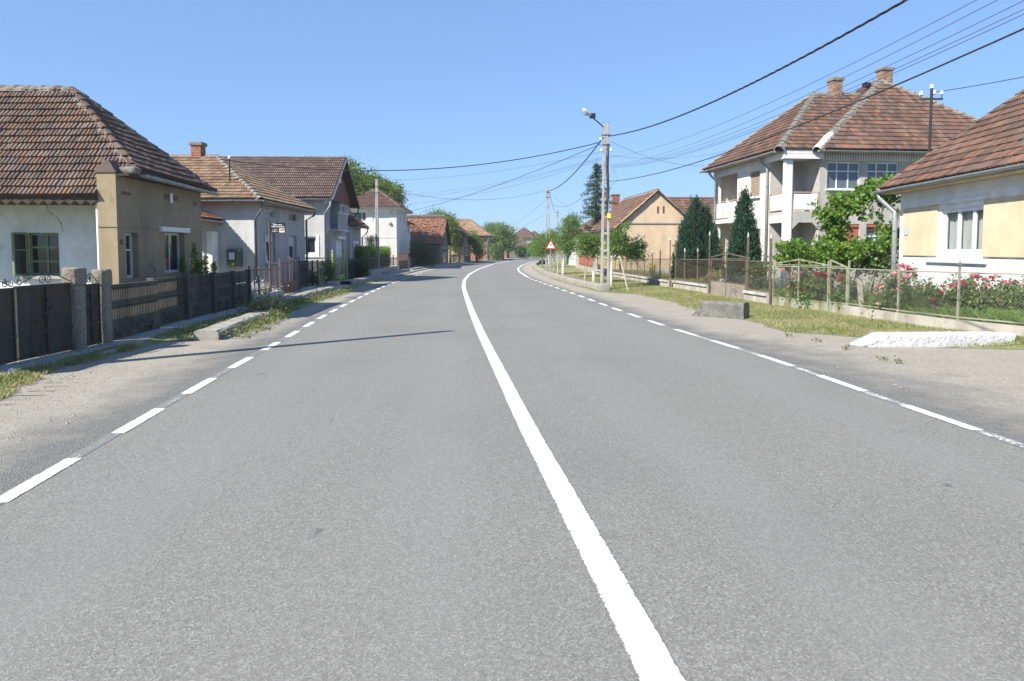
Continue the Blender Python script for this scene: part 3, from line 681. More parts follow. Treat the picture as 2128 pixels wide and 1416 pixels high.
# ---------------------------------------------------------------- ochre cottage
fr = left_frame(-9.31, 247, 985)
h = fr.thing('cottage', 'old ochre and white cottage with cracked walls and sagging brown tiled roof', 'house')
FW, SW = sides(fr, 5)
L = FW.px(419, 480)[0]; tp = SW.px(204, 470)[0]; ze = FW.px(340, 378)[1]-.02
S2 = Wl(fr, (1.3, 0), (0, 1), (-1, 0))
w1 = FW.rect(262, 484, 288, 577); w2 = FW.rect(343, 484, 384, 567)
w1 = (w1[0], w1[1], w1[2]-.02, w1[3]); zb = FW.px(330, 476)[1]
wall(h, MT['ochre'], FW, 0, L, 0, ze, [(*w1, .2), (*w2, .2)])
wall(h, MT['ochre'], Wl(fr, (L, 0), (0, 1), (1, 0)), 0, 9.5, 0, ze)
# end pier that closes the eave
MB().hexa([(0, .004, 0), (.28, .004, 0), (.28, .3, 0), (1.3, .3, 0), (1.3, tp, 0), (0, tp, 0)], [(0, .004, 3.72), (.28, .004, 3.72), (.28, .3, 3.72), (1.3, .3, 3.72), (1.3, tp, 3.72), (0, tp, 3.72)]).obj('end_pier', MT['ochre_old'], h)
mb = MB(); mb.hexa([(-.03, -.02, 3.70), (.4, -.02, 3.70), (.4, tp+.05, 3.70), (-.03, tp+.05, 3.70)], [(.02, tp*.35, 3.98), (.4, tp*.35, 4.02), (.4, tp*.6, 4.02), (.02, tp*.6, 3.98)]); mb.obj('pier_cap', MT['tile_old'], h)
mb = MB(); pbox(mb, FW, -.015, L+.01, zb-.02, zb+.015, 0, .018); pbox(mb, Wl(fr, (0, 0), (0, 1), (-1, 0)), -.01, tp, zb-.02, zb+.015, 0, .018); mb.obj('plaster_band', MT['ochre'], h)
g = S2.rect(57, 484, 123, 573)
wall(h, MT['white_wall'], S2, tp, 10, 0, 3.3, [(*g, .18)], label='limewashed side wall with stained cracked plaster')
MB().tube([(.12, tp+.05, 0), (.12, tp+.05, 3.0)], .05, 8).obj('corner_pipe', MT['white'], h)
# green open window with an iron grid
wn = window(h, S2, g, .12, MT['green_paint'], MT['glass'], cols=(.44,), rows=(.33, .66), fw=.06, back=MT['dark'])
mb = MB(); u0, u1, z0, z1 = g
for i in range(1, 4): pbox(mb, S2, u0+(u1-u0)*(.44+.14*i)-.008, u0+(u1-u0)*(.44+.14*i)+.008, z0, z1, -.2, -.185)
mb.obj('window_grid', MT['wire'], wn)
mb = MB(); hinge = S2.pt(u1, 0, .02); d = V((-.52, .22, 0)).normalized(); w_ = (u1-u0)*.44   # casement leaf swung outwards
pp = [hinge+V((0, 0, z0+.02)), hinge+d*w_+V((0, 0, z0+.02)), hinge+d*w_+V((0, 0, z1-.02)), hinge+V((0, 0, z1-.02))]
for i in range(4): mb.bar(pp[i], pp[(i+1) % 4], .05, .05)
mb.bar((pp[0]*.4+pp[3]*.6), (pp[1]*.4+pp[2]*.6), .035)
cl = mb.obj('open_casement', MT['green_paint'], wn)
MB().poly([pp[0], pp[1], pp[2], pp[3]]).obj('casement_pane', MT['glass'], cl)
MB().box(1.15, 1.35, g[0]-.1, g[1]+.1, g[2]-.08, g[2]-.005).obj('window_ledge', MT['concrete'], h)
for q, cc in ((w1, (.5,)), (w2, (.5,))):
    wq = window(h, FW, q, .17, MT['grey_paint'], MT['glass'], cols=cc, rows=(.62,) if q is w1 else (), fw=.07, back=MT['dark'])
lb = FW.rect(331, 473, 389, 485); board(h, 'window_hood', MT['white'], FW, lb[0], lb[1], lb[2]+.03, lb[3], 0, .09)
for (a, b, c, d_) in ((252, 399, 271, 405), (342, 406, 369, 416), (402, 421, 409, 428)):
    q = FW.rect(a, b, c, d_); board(h, 'wall_vent', MT['door_brown'], FW, *q, 0, .012)
q = FW.rect(352, 402, 358, 422); board(h, 'plaster_patch', MT['white'], FW, *q, .013, .02)
q = FW.rect(250, 498, 255, 508); np_ = board(h, 'number_plate', MT['sign_black'], FW, *q, 0, .015)
mb = MB(); pbox(mb, FW, q[0]+.03, q[0]+.06, q[2]+.05, q[3]-.05, .015, .018); pbox(mb, FW, q[1]-.07, q[1]-.04, q[2]+.05, q[3]-.05, .015, .018); mb.obj('number_print', MT['plate'], np_)
# plaster cracks as thin recess-like dark slivers
for path in ([(310, 541), (313, 550), (311, 556), (316, 562)], [(316, 553), (320, 560), (322, 566)], [(290, 420), (292, 445), (296, 472)]):
    pts = [FW.px(*p) for p in path]; mb = MB()
    for (a, b), (c, e) in zip(pts, pts[1:]):
        wd_ = .018 if path[0][1] > 500 else .006
        mb.poly([FW.pt(a-wd_, b, .004), FW.pt(a+wd_, b, .004), FW.pt(c+wd_, e, .004), FW.pt(c-wd_, e, .004)])
    mb.obj('plaster_crack', MT['dark'], h)
# roof
xr_, zr_ = 2.55, None
S3 = Wl(fr, (xr_, 0), (0, 1), (-1, 0)); tr, zr_ = S3.px(150, 186)
S0 = Wl(fr, (-.06, 0), (0, 1), (-1, 0)); zse = S0.px(100, 405)[1]
zf = ze+.0; sl = (zr_-zse)/(xr_+.06); xh = -.06+(zf-zse)/sl
R0, R1 = V((xr_, tr, zr_)), V((xr_, 11, zr_)); HB = V((xh, -.32, zf)); HF = V((L+.28, -.32, zf-.02))
side_poly = [R1, R0, HB, V((xh, tp, zf)), V((-.06, tp, zse)), V((-.06, 11, zse))]
front_poly = [HB, HF, R0]
rf = roof(h, fr, [side_poly, front_poly], MT['tile_old'], .2, .255, indiv=300, jit=.012, sag=lambda a, b: .03*math.sin(a*.9+b*.7)-.02)
roof(h, fr, [[V((L+.28, -.32, zf)), V((L+.28, 11, zf)), R1, R0]], MT['tile_old'], .2, .255, name='rear_roof')
caps(rf, [(R1, R0), (HB+V((.05, .03, .03)), R0), (HF, R0)], MT['tile_old'], indiv=True)
MB().box(xh-.22, xh+.2, -.36, .05, zf-.02, zf+.16).obj('hip_mortar_end', MT['mortar'], h, bevel=.06)
gutter(h, (xh+.1, -.39, zf-.0), (L+.33, -.39, zf-.06), r=.085, ring=.95)
# dark scalloped eave board on the side
mb = MB(); y = tp+.02
mb.box(-.02, .03, tp-.02, 11, zse-.14, zse-.02)
while y < 10:
    mb.hexa([(-.03, y, zse-.14), (-.03, y+.11, zse-.23), (-.03, y+.22, zse-.14), (-.03, y+.11, zse-.1)], [(.0, y, zse-.14), (.0, y+.11, zse-.23), (.0, y+.22, zse-.14), (.0, y+.11, zse-.1)]); y += .24
mb.obj('eave_board', MT['wood_dark'], h)
MB().box(-.0, 1.32, tp, 10.5, zse-.16, zse-.11).obj('soffit', MT['wood_dark'], h)
MB().box(0, L, -.3, 0, ze-.08, ze-.03).obj('soffit', MT['wood_dark'], h)
# ---------------------------------------------------------------- grey house with black board sign
fr = left_frame(-10.4, 531, 1060)
h = fr.thing('grey_house', 'grey rendered single-storey house with red brick chimney and hipped tile roof', 'house')
FW, SW = sides(fr, 7); L = FW.px(633, 480)[0]; ze = FW.px(585, 425)[1]-.05
ws = [FW.rect(552, 486, 573, 546), FW.rect(601, 490, 617, 540)]; vs_ = [FW.rect(549, 437, 570, 452), FW.rect(600, 445, 616, 459)]
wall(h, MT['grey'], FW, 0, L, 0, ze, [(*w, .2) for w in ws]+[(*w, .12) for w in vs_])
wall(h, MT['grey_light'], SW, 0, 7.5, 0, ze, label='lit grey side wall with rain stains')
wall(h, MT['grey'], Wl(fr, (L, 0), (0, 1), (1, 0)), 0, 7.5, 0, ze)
for w in ws:
    wq = window(h, FW, w, .17, MT['white_paint'], MT['glass'], cols=(.38,), fw=.07, sill=MT['grey_paint'], back=MT['dark'])
    sh = (w[0]+.01, w[1]-.01, w[3]-(w[3]-w[2])*(.28 if w is ws[0] else .44), w[3]); shutter_slats(wq, FW, sh, .13, MT['pale_shutter'])
for i, w in enumerate(vs_): window(h, FW, w, .09, MT['grey_paint'] if i == 0 else MT['wood_shutter'], MT['glass_blue'] if i == 0 else MT['glass'], cols=(.25, .5, .75), fw=.05)
S3 = Wl(fr, (L/2, 0), (0, 1), (-1, 0)); tr, zr_ = S3.px(450, 326); ov = .42
hp = hip_y(-ov, L+ov, -ov, 12, ze, tr, 12, zr_)
rf = roof(h, fr, [hp['x0'], hp['y0'], hp['x1']], MT['tile_red'], .2, .30, indiv=300, jit=.008)
caps(rf, [(hp['B'], hp['A']), (hp['c'][0], hp['A']), (hp['c'][1], hp['A'])], MT['mortar'], indiv=True, r=.135)
va = V((L/2-.15, tr+.25, zr_-.06)); S4 = None
caps(rf, [(va+(V((1.5, 6.2, ze+.9))-va), va)], MT['mortar'], mortar=True)
soffit(h, -ov, L+ov, -ov, 8, ze-.1)
zg = ze-.02
gutter(h, (-ov-.06, 9, zg), (-ov-.06, -ov-.05, zg)); gutter(h, (-ov-.05, -ov-.06, zg), (L+ov, -ov-.06, zg-.03))
downpipe(h, [(-ov+.1, -ov-.04, zg-.05), (-ov+.12, -ov+.0, zg-.3), (-.07, -.06, zg-.75), (-.07, -.06, 0)], MT['zinc_dark'], .055)
downpipe(h, [(L+ov-.1, -ov-.04, zg-.05), (L+ov-.15, -ov, zg-.25), (L+.05, -.08, zg-.5), (L+.05, -.08, 0)], MT['zinc_dark'], .055)
c = S3.px(412, 315); chimney(h, (L/2, c[0], zr_-.05), .42, .42, .52)
# electricity mast on the slope
S5 = Wl(fr, (.9, 0), (0, 1), (-1, 0)); t5, z5 = S5.px(478, 395); zt = S5.px(476, 331)[1]
ms = MB().tube([(.9, t5, z5-.3), (.9, t5, zt)], .035, 8).obj('mast', MT['wire'], h)
MB().box(.75, 1.05, t5-.25, t5+.25, z5-.12, z5+.02).obj('mast_flashing', MT['mortar'], ms)
MB().lathe((.9, t5, zt), [(.02, 0), (.06, .03), (.045, .07), (.06, .1), (.02, .14)]).obj('insulator', MT['ceramic'], ms)
MAST2 = fr.w((.9, t5, zt-.05))
# meter cabinet
q = SW.rect(475, 517, 505, 554)
mc = thing('meter_cabinet', 'dark green electricity meter cabinet with small window on grey wall', 'cabinet', fr.w((0, q[0], q[2])), fr.ang)
du, dz = q[1]-q[0], q[3]-q[2]
MB().box(-.2, 0, 0, du, 0, dz).obj('cabinet_body', MT['meter'], mc, bevel=.01)
MB().box(-.215, -.2, du*.38, du*.9, dz*.32, dz*.85).obj('window_rim', MT['sign_black'], mc, bevel=.02)
MB().box(-.222, -.215, du*.44, du*.84, dz*.38, dz*.79).obj('meter_window', MT['grey_paint'], mc)
MB().box(-.206, -.2, du*.5, du*.64, dz*.07, dz*.2).obj('warning_sticker', MT['sign_yellow'], mc)
MB().box(-.206, -.2, du*.06, du*.2, dz*.88, dz*.93).obj('label_sticker', MT['sign_yellow'], mc)
MB().box(-.206, -.2, du*.72, du*.92, dz*.03, dz*.1).obj('blue_sticker', MT['sign_blue'], mc)
# lean-to with orange tiles between cottage and grey house
lf = Fr(fr.w((-2.6, 1.4, 0)), fr.ang)
lt = lf.thing('lean_to', 'small lean-to porch with bright orange tiles against the grey side wall', 'lean-to')
s6 = Wl(lf, (2.6, 0), (0, 1), (-1, 0))
roof(lt, lf, [[V((.4, -.1, 3.05)), V((2.6, -.1, 3.05)), V((2.6, 2.6, 4.1)), V((.4, 2.6, 4.1))]], MT['tile_orange'], .2, .26)
MB().box(.45, 2.6, .0, .1, 2.82, 2.98).obj('eave_beam', MT['soffit'], lt)
gutter(lt, (.4, -.16, 3.03), (2.6, -.16, 3.0), r=.07)
MB().box(1.9, 2.5, .05, .25, 0, 2.6).obj('white_jamb', MT['white'], lt)
# ---------------------------------------------------------------- two-storey grey gabled house
fr = left_frame(-10.25, 675, 1010)
h = fr.thing('gabled_house', 'grey two-storey house with brown boarded gable, corner balcony and mauve tiles', 'house')
FW, SW = sides(fr, 6); L = FW.px(727, 480)[0]; ze = SW.px(640, 402)[1]
S3 = Wl(fr, (L/2, 0), (0, 1), (-1, 0)); zr_ = S3.px(700, 329)[1]
rec = FW.rect(686, 407, 707, 478); bw = FW.rect(711, 428, 718, 463); rs = FW.rect(698, 497, 713, 535); ad = FW.rect(677, 490, 683, 548); uw = FW.rect(676, 420, 681, 455)
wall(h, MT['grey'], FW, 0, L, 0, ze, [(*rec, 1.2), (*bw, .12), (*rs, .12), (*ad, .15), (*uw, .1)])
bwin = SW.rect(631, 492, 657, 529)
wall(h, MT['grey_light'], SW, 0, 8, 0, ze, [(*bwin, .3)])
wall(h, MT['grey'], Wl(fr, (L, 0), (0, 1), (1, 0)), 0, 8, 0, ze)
mb = MB(); pbox(mb, FW, rec[0], rec[1], rec[2], rec[3], -1.25, -1.2); mb.obj('balcony_back_wall', MT['grey'], h)
bal = board(h, 'balcony', MT['grey_light'], FW, rec[0]-.08, rec[1]+.1, rec[2]-.1, rec[2]+.02, -.9, .5)
mb = MB(); pbox(mb, FW, rec[0]-.08, rec[1]+.1, rec[2]+.9, rec[2]+1.0, .36, .5)
for i in range(9): u = rec[0]+(rec[1]-rec[0])*(i+.5)/9; pbox(mb, FW, u-.06, u+.06, rec[2]+.02, rec[2]+.9, .4, .46)
mb.obj('balustrade', MT['grey_light'], bal)
window(h, FW, bw, .08, cols=(), sill=MT['white_paint']); window(h, FW, uw, .07, cols=())
rq = window(h, FW, rs, .1, cols=()); shutter_slats(rq, FW, rs, .08, MT['shutter']); board(rq, 'shutter_box', MT['shutter'], FW, rs[0]-.05, rs[1]+.05, rs[3]-.02, rs[3]+.16, 0, .16)
dr = window(h, FW, ad, .1, MT['white_paint'], MT['glass'], cols=(), rows=(.62,), name='door')
mb = MB(); um = (ad[0]+ad[1])/2; rr = (ad[1]-ad[0])/2+.06
mb.tube([FW.pt(um+rr*math.cos(a), ad[3]+.0+rr*.9*math.sin(a), .03) for a in np.linspace(0, math.pi, 11)], .07, 6); mb.obj('door_arch', MT['grey_light'], dr)
bq = window(h, SW, bwin, .18, MT['white_paint'], MT['glass'], cols=(), fw=.1, back=MT['dark'])
mb = MB(); e0 = -.45
for s0, s1, z0, z1 in ((bwin[0]-.16, bwin[0]-.002, bwin[2]-.14, bwin[3]+.1), (bwin[1]+.002, bwin[1]+.14, bwin[2]-.14, bwin[3]+.1), (bwin[0], bwin[1], bwin[2]-.14, bwin[2]-.004)): pbox(mb, SW, s0, s1, z0, z1, -.0, .03)
mb.obj('window_surround', MT['white'], bq)
pbox(MB(), SW, 0, 6, FW.px(674, 535)[1]-.03, FW.px(674, 535)[1]+.03, 0, .04).obj('plinth_band', MT['grey'], h)
ov = .45; sl = (zr_-ze)/(L/2+.0)
A, B = V((L/2, -.55, zr_)), V((L/2, 14, zr_)); zz = ze-sl*ov
rf = roof(h, fr, [[V((-ov, -.55, zz)), A, B, V((-ov, 14, zz))], [V((L+ov, -.55, zz)), V((L+ov, 14, zz)), B, A]], MT['tile_mauve'], .22, .32, indiv=300, jit=.004)
caps(rf, [(B, A)], MT['tile_mauve'], mortar=False)
mb = MB(); z_ = ze-.25
mb.poly([(-.1, -.06, z_), (L+.1, -.06, z_), (L/2, -.06, zr_-.06)])
gb = mb.obj('gable', MT['wood_brown'], h); mb = MB()
n = 26
for i in range(n):      # vertical boards
    x0, x1 = -.1+(L+.2)*i/n, -.1+(L+.2)*(i+.86)/n; f = lambda x: z_+(zr_-.06-z_)*(1-abs(x-L/2)/(L/2+.1))
    mb.hexa([(x0, -.085, z_), (x1, -.085, z_), (x1, -.062, z_), (x0, -.062, z_)], [(x0, -.085, f(x0)), (x1, -.085, f(x1)), (x1, -.062, f(x1)), (x0, -.062, f(x0))])
mb.obj('gable_boards', MT['wood_brown'], gb, kind='stuff')
for xx in (L/2-.38, L/2+.38):
    z0 = z_+(zr_-z_)*.45
    MB().hexa([(xx-.22, -.11, z0), (xx+.22, -.11, z0), (xx+.22, -.086, z0), (xx-.22, -.086, z0)], [(xx-.05+.1*(xx < L/2), -.11, z0+.75), (xx+.05+.1*(xx < L/2)-.1*(xx > L/2)*0, -.11, z0+.75), (xx+.05, -.086, z0+.75), (xx-.05, -.086, z0+.75)]).obj('attic_window', MT['white_paint'], gb)
for s0, s1 in ((V((-ov, -.56, zz)), A), (V((L+ov, -.56, zz)), A)):
    MB().bar(s0+V((0, 0, -.06)), s1+V((0, 0, -.06)), .05, .16).obj('barge_board', MT['grey_paint'] if s0.x < 0 else MT['wood_brown'], h)
soffit(h, -ov+.06, 0, -.5, 9, zz-.02, MT['wood_brown']); soffit(h, L, L+ov-.06, -.5, 9, zz-.02, MT['wood_brown'])
gutter(h, (-ov-.06, 10, zz-.02), (-ov-.06, -.6, zz-.04))
downpipe(h, [(-ov-.02, -.5, zz-.05), (-ov, -.45, zz-.4), (-.08, -.08, zz-.8), (-.08, -.08, 0)], MT['zinc'], .06)
downpipe(h, [(L+ov, -.5, zz-.05), (L+ov, -.45, zz-.4), (L+.08, -.1, zz-.9), (L+.08, -.1, 0)], MT['zinc_dark'], .06)
# ---------------------------------------------------------------- low grey annexe
fr = left_frame(-10.3, 728.5, 1010)
h = fr.thing('low_house', 'low dark grey house with brown hipped tiles and white shuttered window', 'house')
FW, SW = sides(fr, 4); L = FW.px(750, 500)[0]; ze = FW.px(750, 473)[1]
rs = FW.rect(732, 506, 741, 534)
wall(h, MT['grey'], FW, 0, L, 0, ze, [(*rs, .1)]); wall(h, MT['grey'], Wl(fr, (L, 0), (0, 1), (1, 0)), 0, 6, 0, ze); wall(h, MT['grey'], SW, 0, 6, 0, ze)
rq = window(h, FW, rs, .08, cols=()); shutter_slats(rq, FW, rs, .06, MT['shutter']); board(rq, 'shutter_box', MT['shutter'], FW, rs[0]-.05, rs[1]+.05, rs[3]-.02, rs[3]+.15, 0, .14)
hp = hip_y(-.0, L+.4, -.4, 8, ze, 1.7, 6, ze+2.1)
rf = roof(h, fr, [hp['x0'], hp['y0'], hp['x1']], MT['tile_mid'], .22, .33, detail=False); caps(rf, [(hp['c'][1], hp['A']), (hp['B'], hp['A']), (hp['c'][0], hp['A'])], MT['tile_mid'])
gutter(h, (0, -.45, ze-.03), (L+.4, -.45, ze-.05)); downpipe(h, [(L+.35, -.42, ze-.08), (L+.3, -.4, ze-.3), (L+.06, -.08, ze-.7), (L+.06, -.08, 0)], MT['zinc_dark'])
# ---------------------------------------------------------------- white two-storey house with pyramid roof
fr = left_frame(-10.6, 825, 1000)
h = fr.thing('white_house', 'off-white two-storey house with low pyramid tile roof and white roller shutters', 'house')
FW, SW = sides(fr, 8); L = FW.px(846, 480)[0]; ze = SW.px(790, 431)[1]; W_ = SW.px(722, 480)[0]
s1 = SW.rect(731, 440, 762, 461); s2 = SW.rect(775, 440, 809, 461)
f1 = [FW.rect(826.5, 441, 832, 464), FW.rect(834, 444, 839.5, 465), FW.rect(829, 497, 835, 530), FW.rect(840, 500, 845, 530)]
wall(h, MT['offwhite'], SW, 0, W_, 0, ze, [(*s1, .12), (*s2, .1)]); wall(h, MT['offwhite'], FW, 0, L, 0, ze, [(*w, .1) for w in f1])
wall(h, MT['offwhite'], Wl(fr, (L, 0), (0, 1), (1, 0)), 0, W_, 0, ze)
window(h, SW, s1, .08, cols=(.33, .66), pm=MT['glass_blue'], fw=.09); sq = window(h, SW, s2, .08, cols=()); shutter_slats(sq, SW, s2, .05, MT['shutter'])
for q in (s1, s2): board(h, 'shutter_box', MT['shutter'], SW, q[0]-.05, q[1]+.05, q[3]-.02, q[3]+.22, -.02, .1)
for q in f1: qq = window(h, FW, q, .08, cols=()); shutter_slats(qq, FW, q, .05, MT['pale_shutter'])
zb = SW.px(790, 494)[1]; mb = MB(); pbox(mb, SW, 0, W_, zb-.03, zb+.03, 0, .03); mb.obj('string_course', MT['offwhite'], h)
ov = .5; tr, zr_ = Wl(fr, (L/2, 0), (0, 1), (-1, 0)).px(783, 396)
hp = hip_y(-ov, L+ov, -ov, W_+.6, ze, tr-.2, tr+.5, zr_)
rf = roof(h, fr, [hp['x0'], hp['y0'], hp['x1'], hp['y1']], MT['tile_mid'], .22, .34, detail=False)
caps(rf, [(hp['c'][0], hp['A']), (hp['c'][1], hp['A']), (hp['c'][3], hp['B']), (hp['A'], hp['B'])], MT['tile_mid'])
soffit(h, -ov, L+ov, -ov, W_+ov, ze-.09, MT['white'])
gutter(h, (-ov-.05, W_+ov, ze-.03), (-ov-.05, -ov, ze-.03), ring=2); gutter(h, (-ov, -ov-.05, ze-.03), (L+ov, -ov-.05, ze-.03), ring=2)
MB().box(-.2, 0, .55, .75, ze-1.5, ze-1.3).obj('wall_lamp', MT['grey_paint'], h)
# lower wing at its far end
z2 = FW.px(850, 465)[1]; L2 = FW.px(852.5, 480)[0]
wall(h, MT['offwhite'], FW, L, L2, 0, z2, [(*FW.rect(847.5, 476, 850, 485), .08)])
wall(h, MT['offwhite'], Wl(fr, (L2, 0), (0, 1), (1, 0)), 0, 5, 0, z2)
roof(h, fr, [[V((L, -.5, z2-.1)), V((L2+.6, -.5, z2-.1)), V((L2+.6, 3, z2+1.6)), V((L, 3, z2+1.6))]], MT['tile_mid'], .22, .34, detail=False, name='wing_roof')
downpipe(h, [(L2+.5, -.5, z2-.2), (L2+.1, -.1, z2-.9), (L2+.1, -.1, 0)], MT['zinc_dark'])
# ---------------------------------------------------------------- old barn with sagging orange roof
fr = left_frame(-8.25, 915, 1080)
h = fr.thing('barn', 'old derelict barn with sagging patchy orange tile roof and dark side wall', 'barn')
FW, SW = sides(fr, 8); L = FW.px(931, 520)[0]; ze = SW.px(895, 503)[1]; zr_ = Wl(fr, (L*.5, 0), (0, 1), (-1, 0)).px(920, 455)[1]
dq = FW.rect(918, 514, 931, 546); dq = (dq[0], min(dq[1], L-.1), .1, dq[3])
wall(h, MT['tan_dark'], FW, 0, L, 0, ze, [(*dq, .2)], gable=[(0, ze), (L, ze), (L/2, zr_)])
wall(h, MT['tan_dark'], SW, 0, 9, 0, ze); wall(h, MT['tan_dark'], Wl(fr, (L, 0), (0, 1), (1, 0)), 0, 9, 0, ze)
window(h, FW, dq, .1, MT['blue_door'], MT['glass'], cols=(.33, .66), rows=(.5,), fw=.2, name='door', bar=.18)
A, B = V((L/2, -.35, zr_)), V((L/2, 10, zr_-.1)); sl = (zr_-ze)/(L/2); ov = .45
rf = roof(h, fr, [[V((-ov, -.35, ze-sl*ov)), A, B, V((-ov, 10, ze-sl*ov))], [V((L+ov, -.35, ze-sl*ov)), V((L+ov, 10, ze-sl*ov)), B, A]], MT['tile_orange'], .24, .36, detail=False, jit=.06, sag=lambda a, b: -.12*math.sin(min(math.pi, max(0, a*.32)))*math.sin(min(math.pi, b*.6))+.02)
caps(rf, [(A, B)], MT['tile_orange'])
MB().bar((-ov, -.37, ze-sl*ov), A, .06, .2).obj('barge_board', MT['wood_dark'], h); MB().bar((L+ov, -.37, ze-sl*ov), A, .06, .2).obj('barge_board', MT['wood_dark'], h)
# ---------------------------------------------------------------- tan house
fr = left_frame(-6.4, 964, 1100)
h = fr.thing('tan_house', 'low tan house with dark upper wall and patchy hipped tile roof', 'house')
FW, SW = sides(fr, 8); L = FW.px(978, 520)[0]; ze = FW.px(964, 491)[1]; zm = SW.px(950, 513)[1]
fw_ = [FW.rect(967, 508, 970.5, 532), FW.rect(973, 509, 976.5, 532)]
wall(h, MT['tan_dark'], FW, 0, L, 0, ze, [(*w, .12) for w in fw_]); wall(h, MT['tan'], SW, 0, 9, 0, zm); wall(h, MT['tan_dark'], SW, 0, 9, zm, ze, name='upper_wall')
wall(h, MT['tan_dark'], Wl(fr, (L, 0), (0, 1), (1, 0)), 0, 9, 0, ze)
for w in fw_: window(h, FW, w, .08, MT['white_paint'], cols=(), rows=(.5,), fw=.14)
hp = hip_y(-.6, L+.6, -.6, 12, ze, 3.4, 9, ze+3.0)
rf = roof(h, fr, [hp['x0'], hp['y0'], hp['x1']], MT['tile_old'], .24, .36, detail=False, jit=.03); caps(rf, [(hp['c'][0], hp['A']), (hp['c'][1], hp['A']), (hp['B'], hp['A'])], MT['tile_mid'])
# ---------------------------------------------------------------- brick house with large red roof
fr = left_frame(-4.15, 1012, 1120)
h = fr.thing('brick_house', 'tall weathered brick house under a large red hipped tile roof', 'house')
FW, SW = sides(fr, 8); L = FW.px(1019, 520)[0]; ze = SW.px(1000, 490)[1]; L = max(L, 8)
fw_ = [(1.2, 2.2, 1.2, 2.9), (3.6, 4.6, 1.2, 2.9)]
wall(h, MT['grey'], FW, 0, L, 0, ze, [(*w, .12) for w in fw_]); wall(h, MT['brickwall'], SW, 0, 10, 0, ze); wall(h, MT['brickwall'], Wl(fr, (L, 0), (0, 1), (1, 0)), 0, 10, 0, ze)
for w in fw_: window(h, FW, w, .08, fw=.1)
tr, zr_ = Wl(fr, (L/2, 0), (0, 1), (-1, 0)).px(976, 456)
hp = hip_y(-.6, L+.6, -.6, 16, ze, tr, 8.6, zr_)
rf = roof(h, fr, [hp['x0'], hp['y0'], hp['x1']], MT['tile_red'], .25, .36, detail=False, jit=.003); caps(rf, [(hp['c'][0], hp['A']), (hp['c'][1], hp['A']), (hp['B'], hp['A'])], MT['tile_orange'])
gutter(h, (-.65, 14, ze-.03), (-.65, -.6, ze-.03), MT['zinc_dark'], ring=3); downpipe(h, [(-.5, -.55, ze-.1), (-.1, -.1, ze-1), (-.1, -.1, 0)], MT['zinc'])
# ---------------------------------------------------------------- far houses where the road bends away
def far_house(px, Y, vp, wpx, ey, ry, rpx, m, tm, label, depth=9, name='far_house', base=0, win=True):
    X = (px-CX)/F*Y; fr = left_frame(X, px, vp) if X < 0 else Fr((X, Y), math.atan2(1, (vp-CX)/F)); h = fr.thing(name, label, 'house')
    FW, SW = sides(fr, depth); ze = SW.px(px-10, ey)[1]; W_ = abs((wpx-px)/F*Y); zr_ = CH+(HOR-ry)*(Y+depth/2)/F
    ow = [(W_*.3, W_*.3+1.2, ze*.4, ze*.8), (W_*.65, W_*.65+1.2, ze*.4, ze*.8)] if win else []
    of = [(1.5, 2.7, ze*.4, ze*.8), (5, 6.2, ze*.4, ze*.8)]
    wall(h, m, SW, 0, W_, base, ze, [(*o, .12) for o in ow]); wall(h, m, FW, 0, depth, base, ze, [(*o, .12) for o in of]); wall(h, m, Wl(fr, (depth, 0), (0, 1), (1, 0)), 0, W_, base, ze)
    for o in ow: window(h, SW, o, .08, fw=.1)
    for o in of: window(h, FW, o, .08, fw=.1)
    t0 = min(W_*.45, depth/2+.3); hp = hip_y(-.6, depth+.6, -.6, W_+.6, ze, t0, max(t0+.2, W_-t0), zr_)
    rf = roof(h, fr, [hp['x0'], hp['y0'], hp['x1'], hp['y1']], tm, .3, .42, detail=False, jit=.004); caps(rf, [(hp['c'][0], hp['A']), (hp['c'][1], hp['A']), (hp['A'], hp['B']), (hp['c'][3], hp['B'])], tm, L=.5, r=.14)
    return h
far_house(1053, 150, 1150, 1010, 498, 480, 1030, MT['brickwall'], MT['tile_mid'], 'small brick house half hidden behind the dark round tree', 10)
hq = far_house(1105, 190, 1250, 1063, 496, 474, 1080, MT['offwhite'], MT['tile_mid'], 'white-walled house with orange ridge where the road bends away', 12)
chimney(hq, (6, 6, CH+44*190/F-.5), .9, .9, .9, MT['brick_old'])
far_house(1118, 200, 1300, 1092, 497, 481, 1100, MT['grey_light'], MT['tile_mid'], 'pale house with lower brown roof beyond the road bend', 10, win=False)
far_house(1096, 165, 1250, 1060, 515, 496, 1080, MT['tan_dark'], MT['tile_old'], 'low dark barn with dull brown roof at the end of the road', 9, win=False)
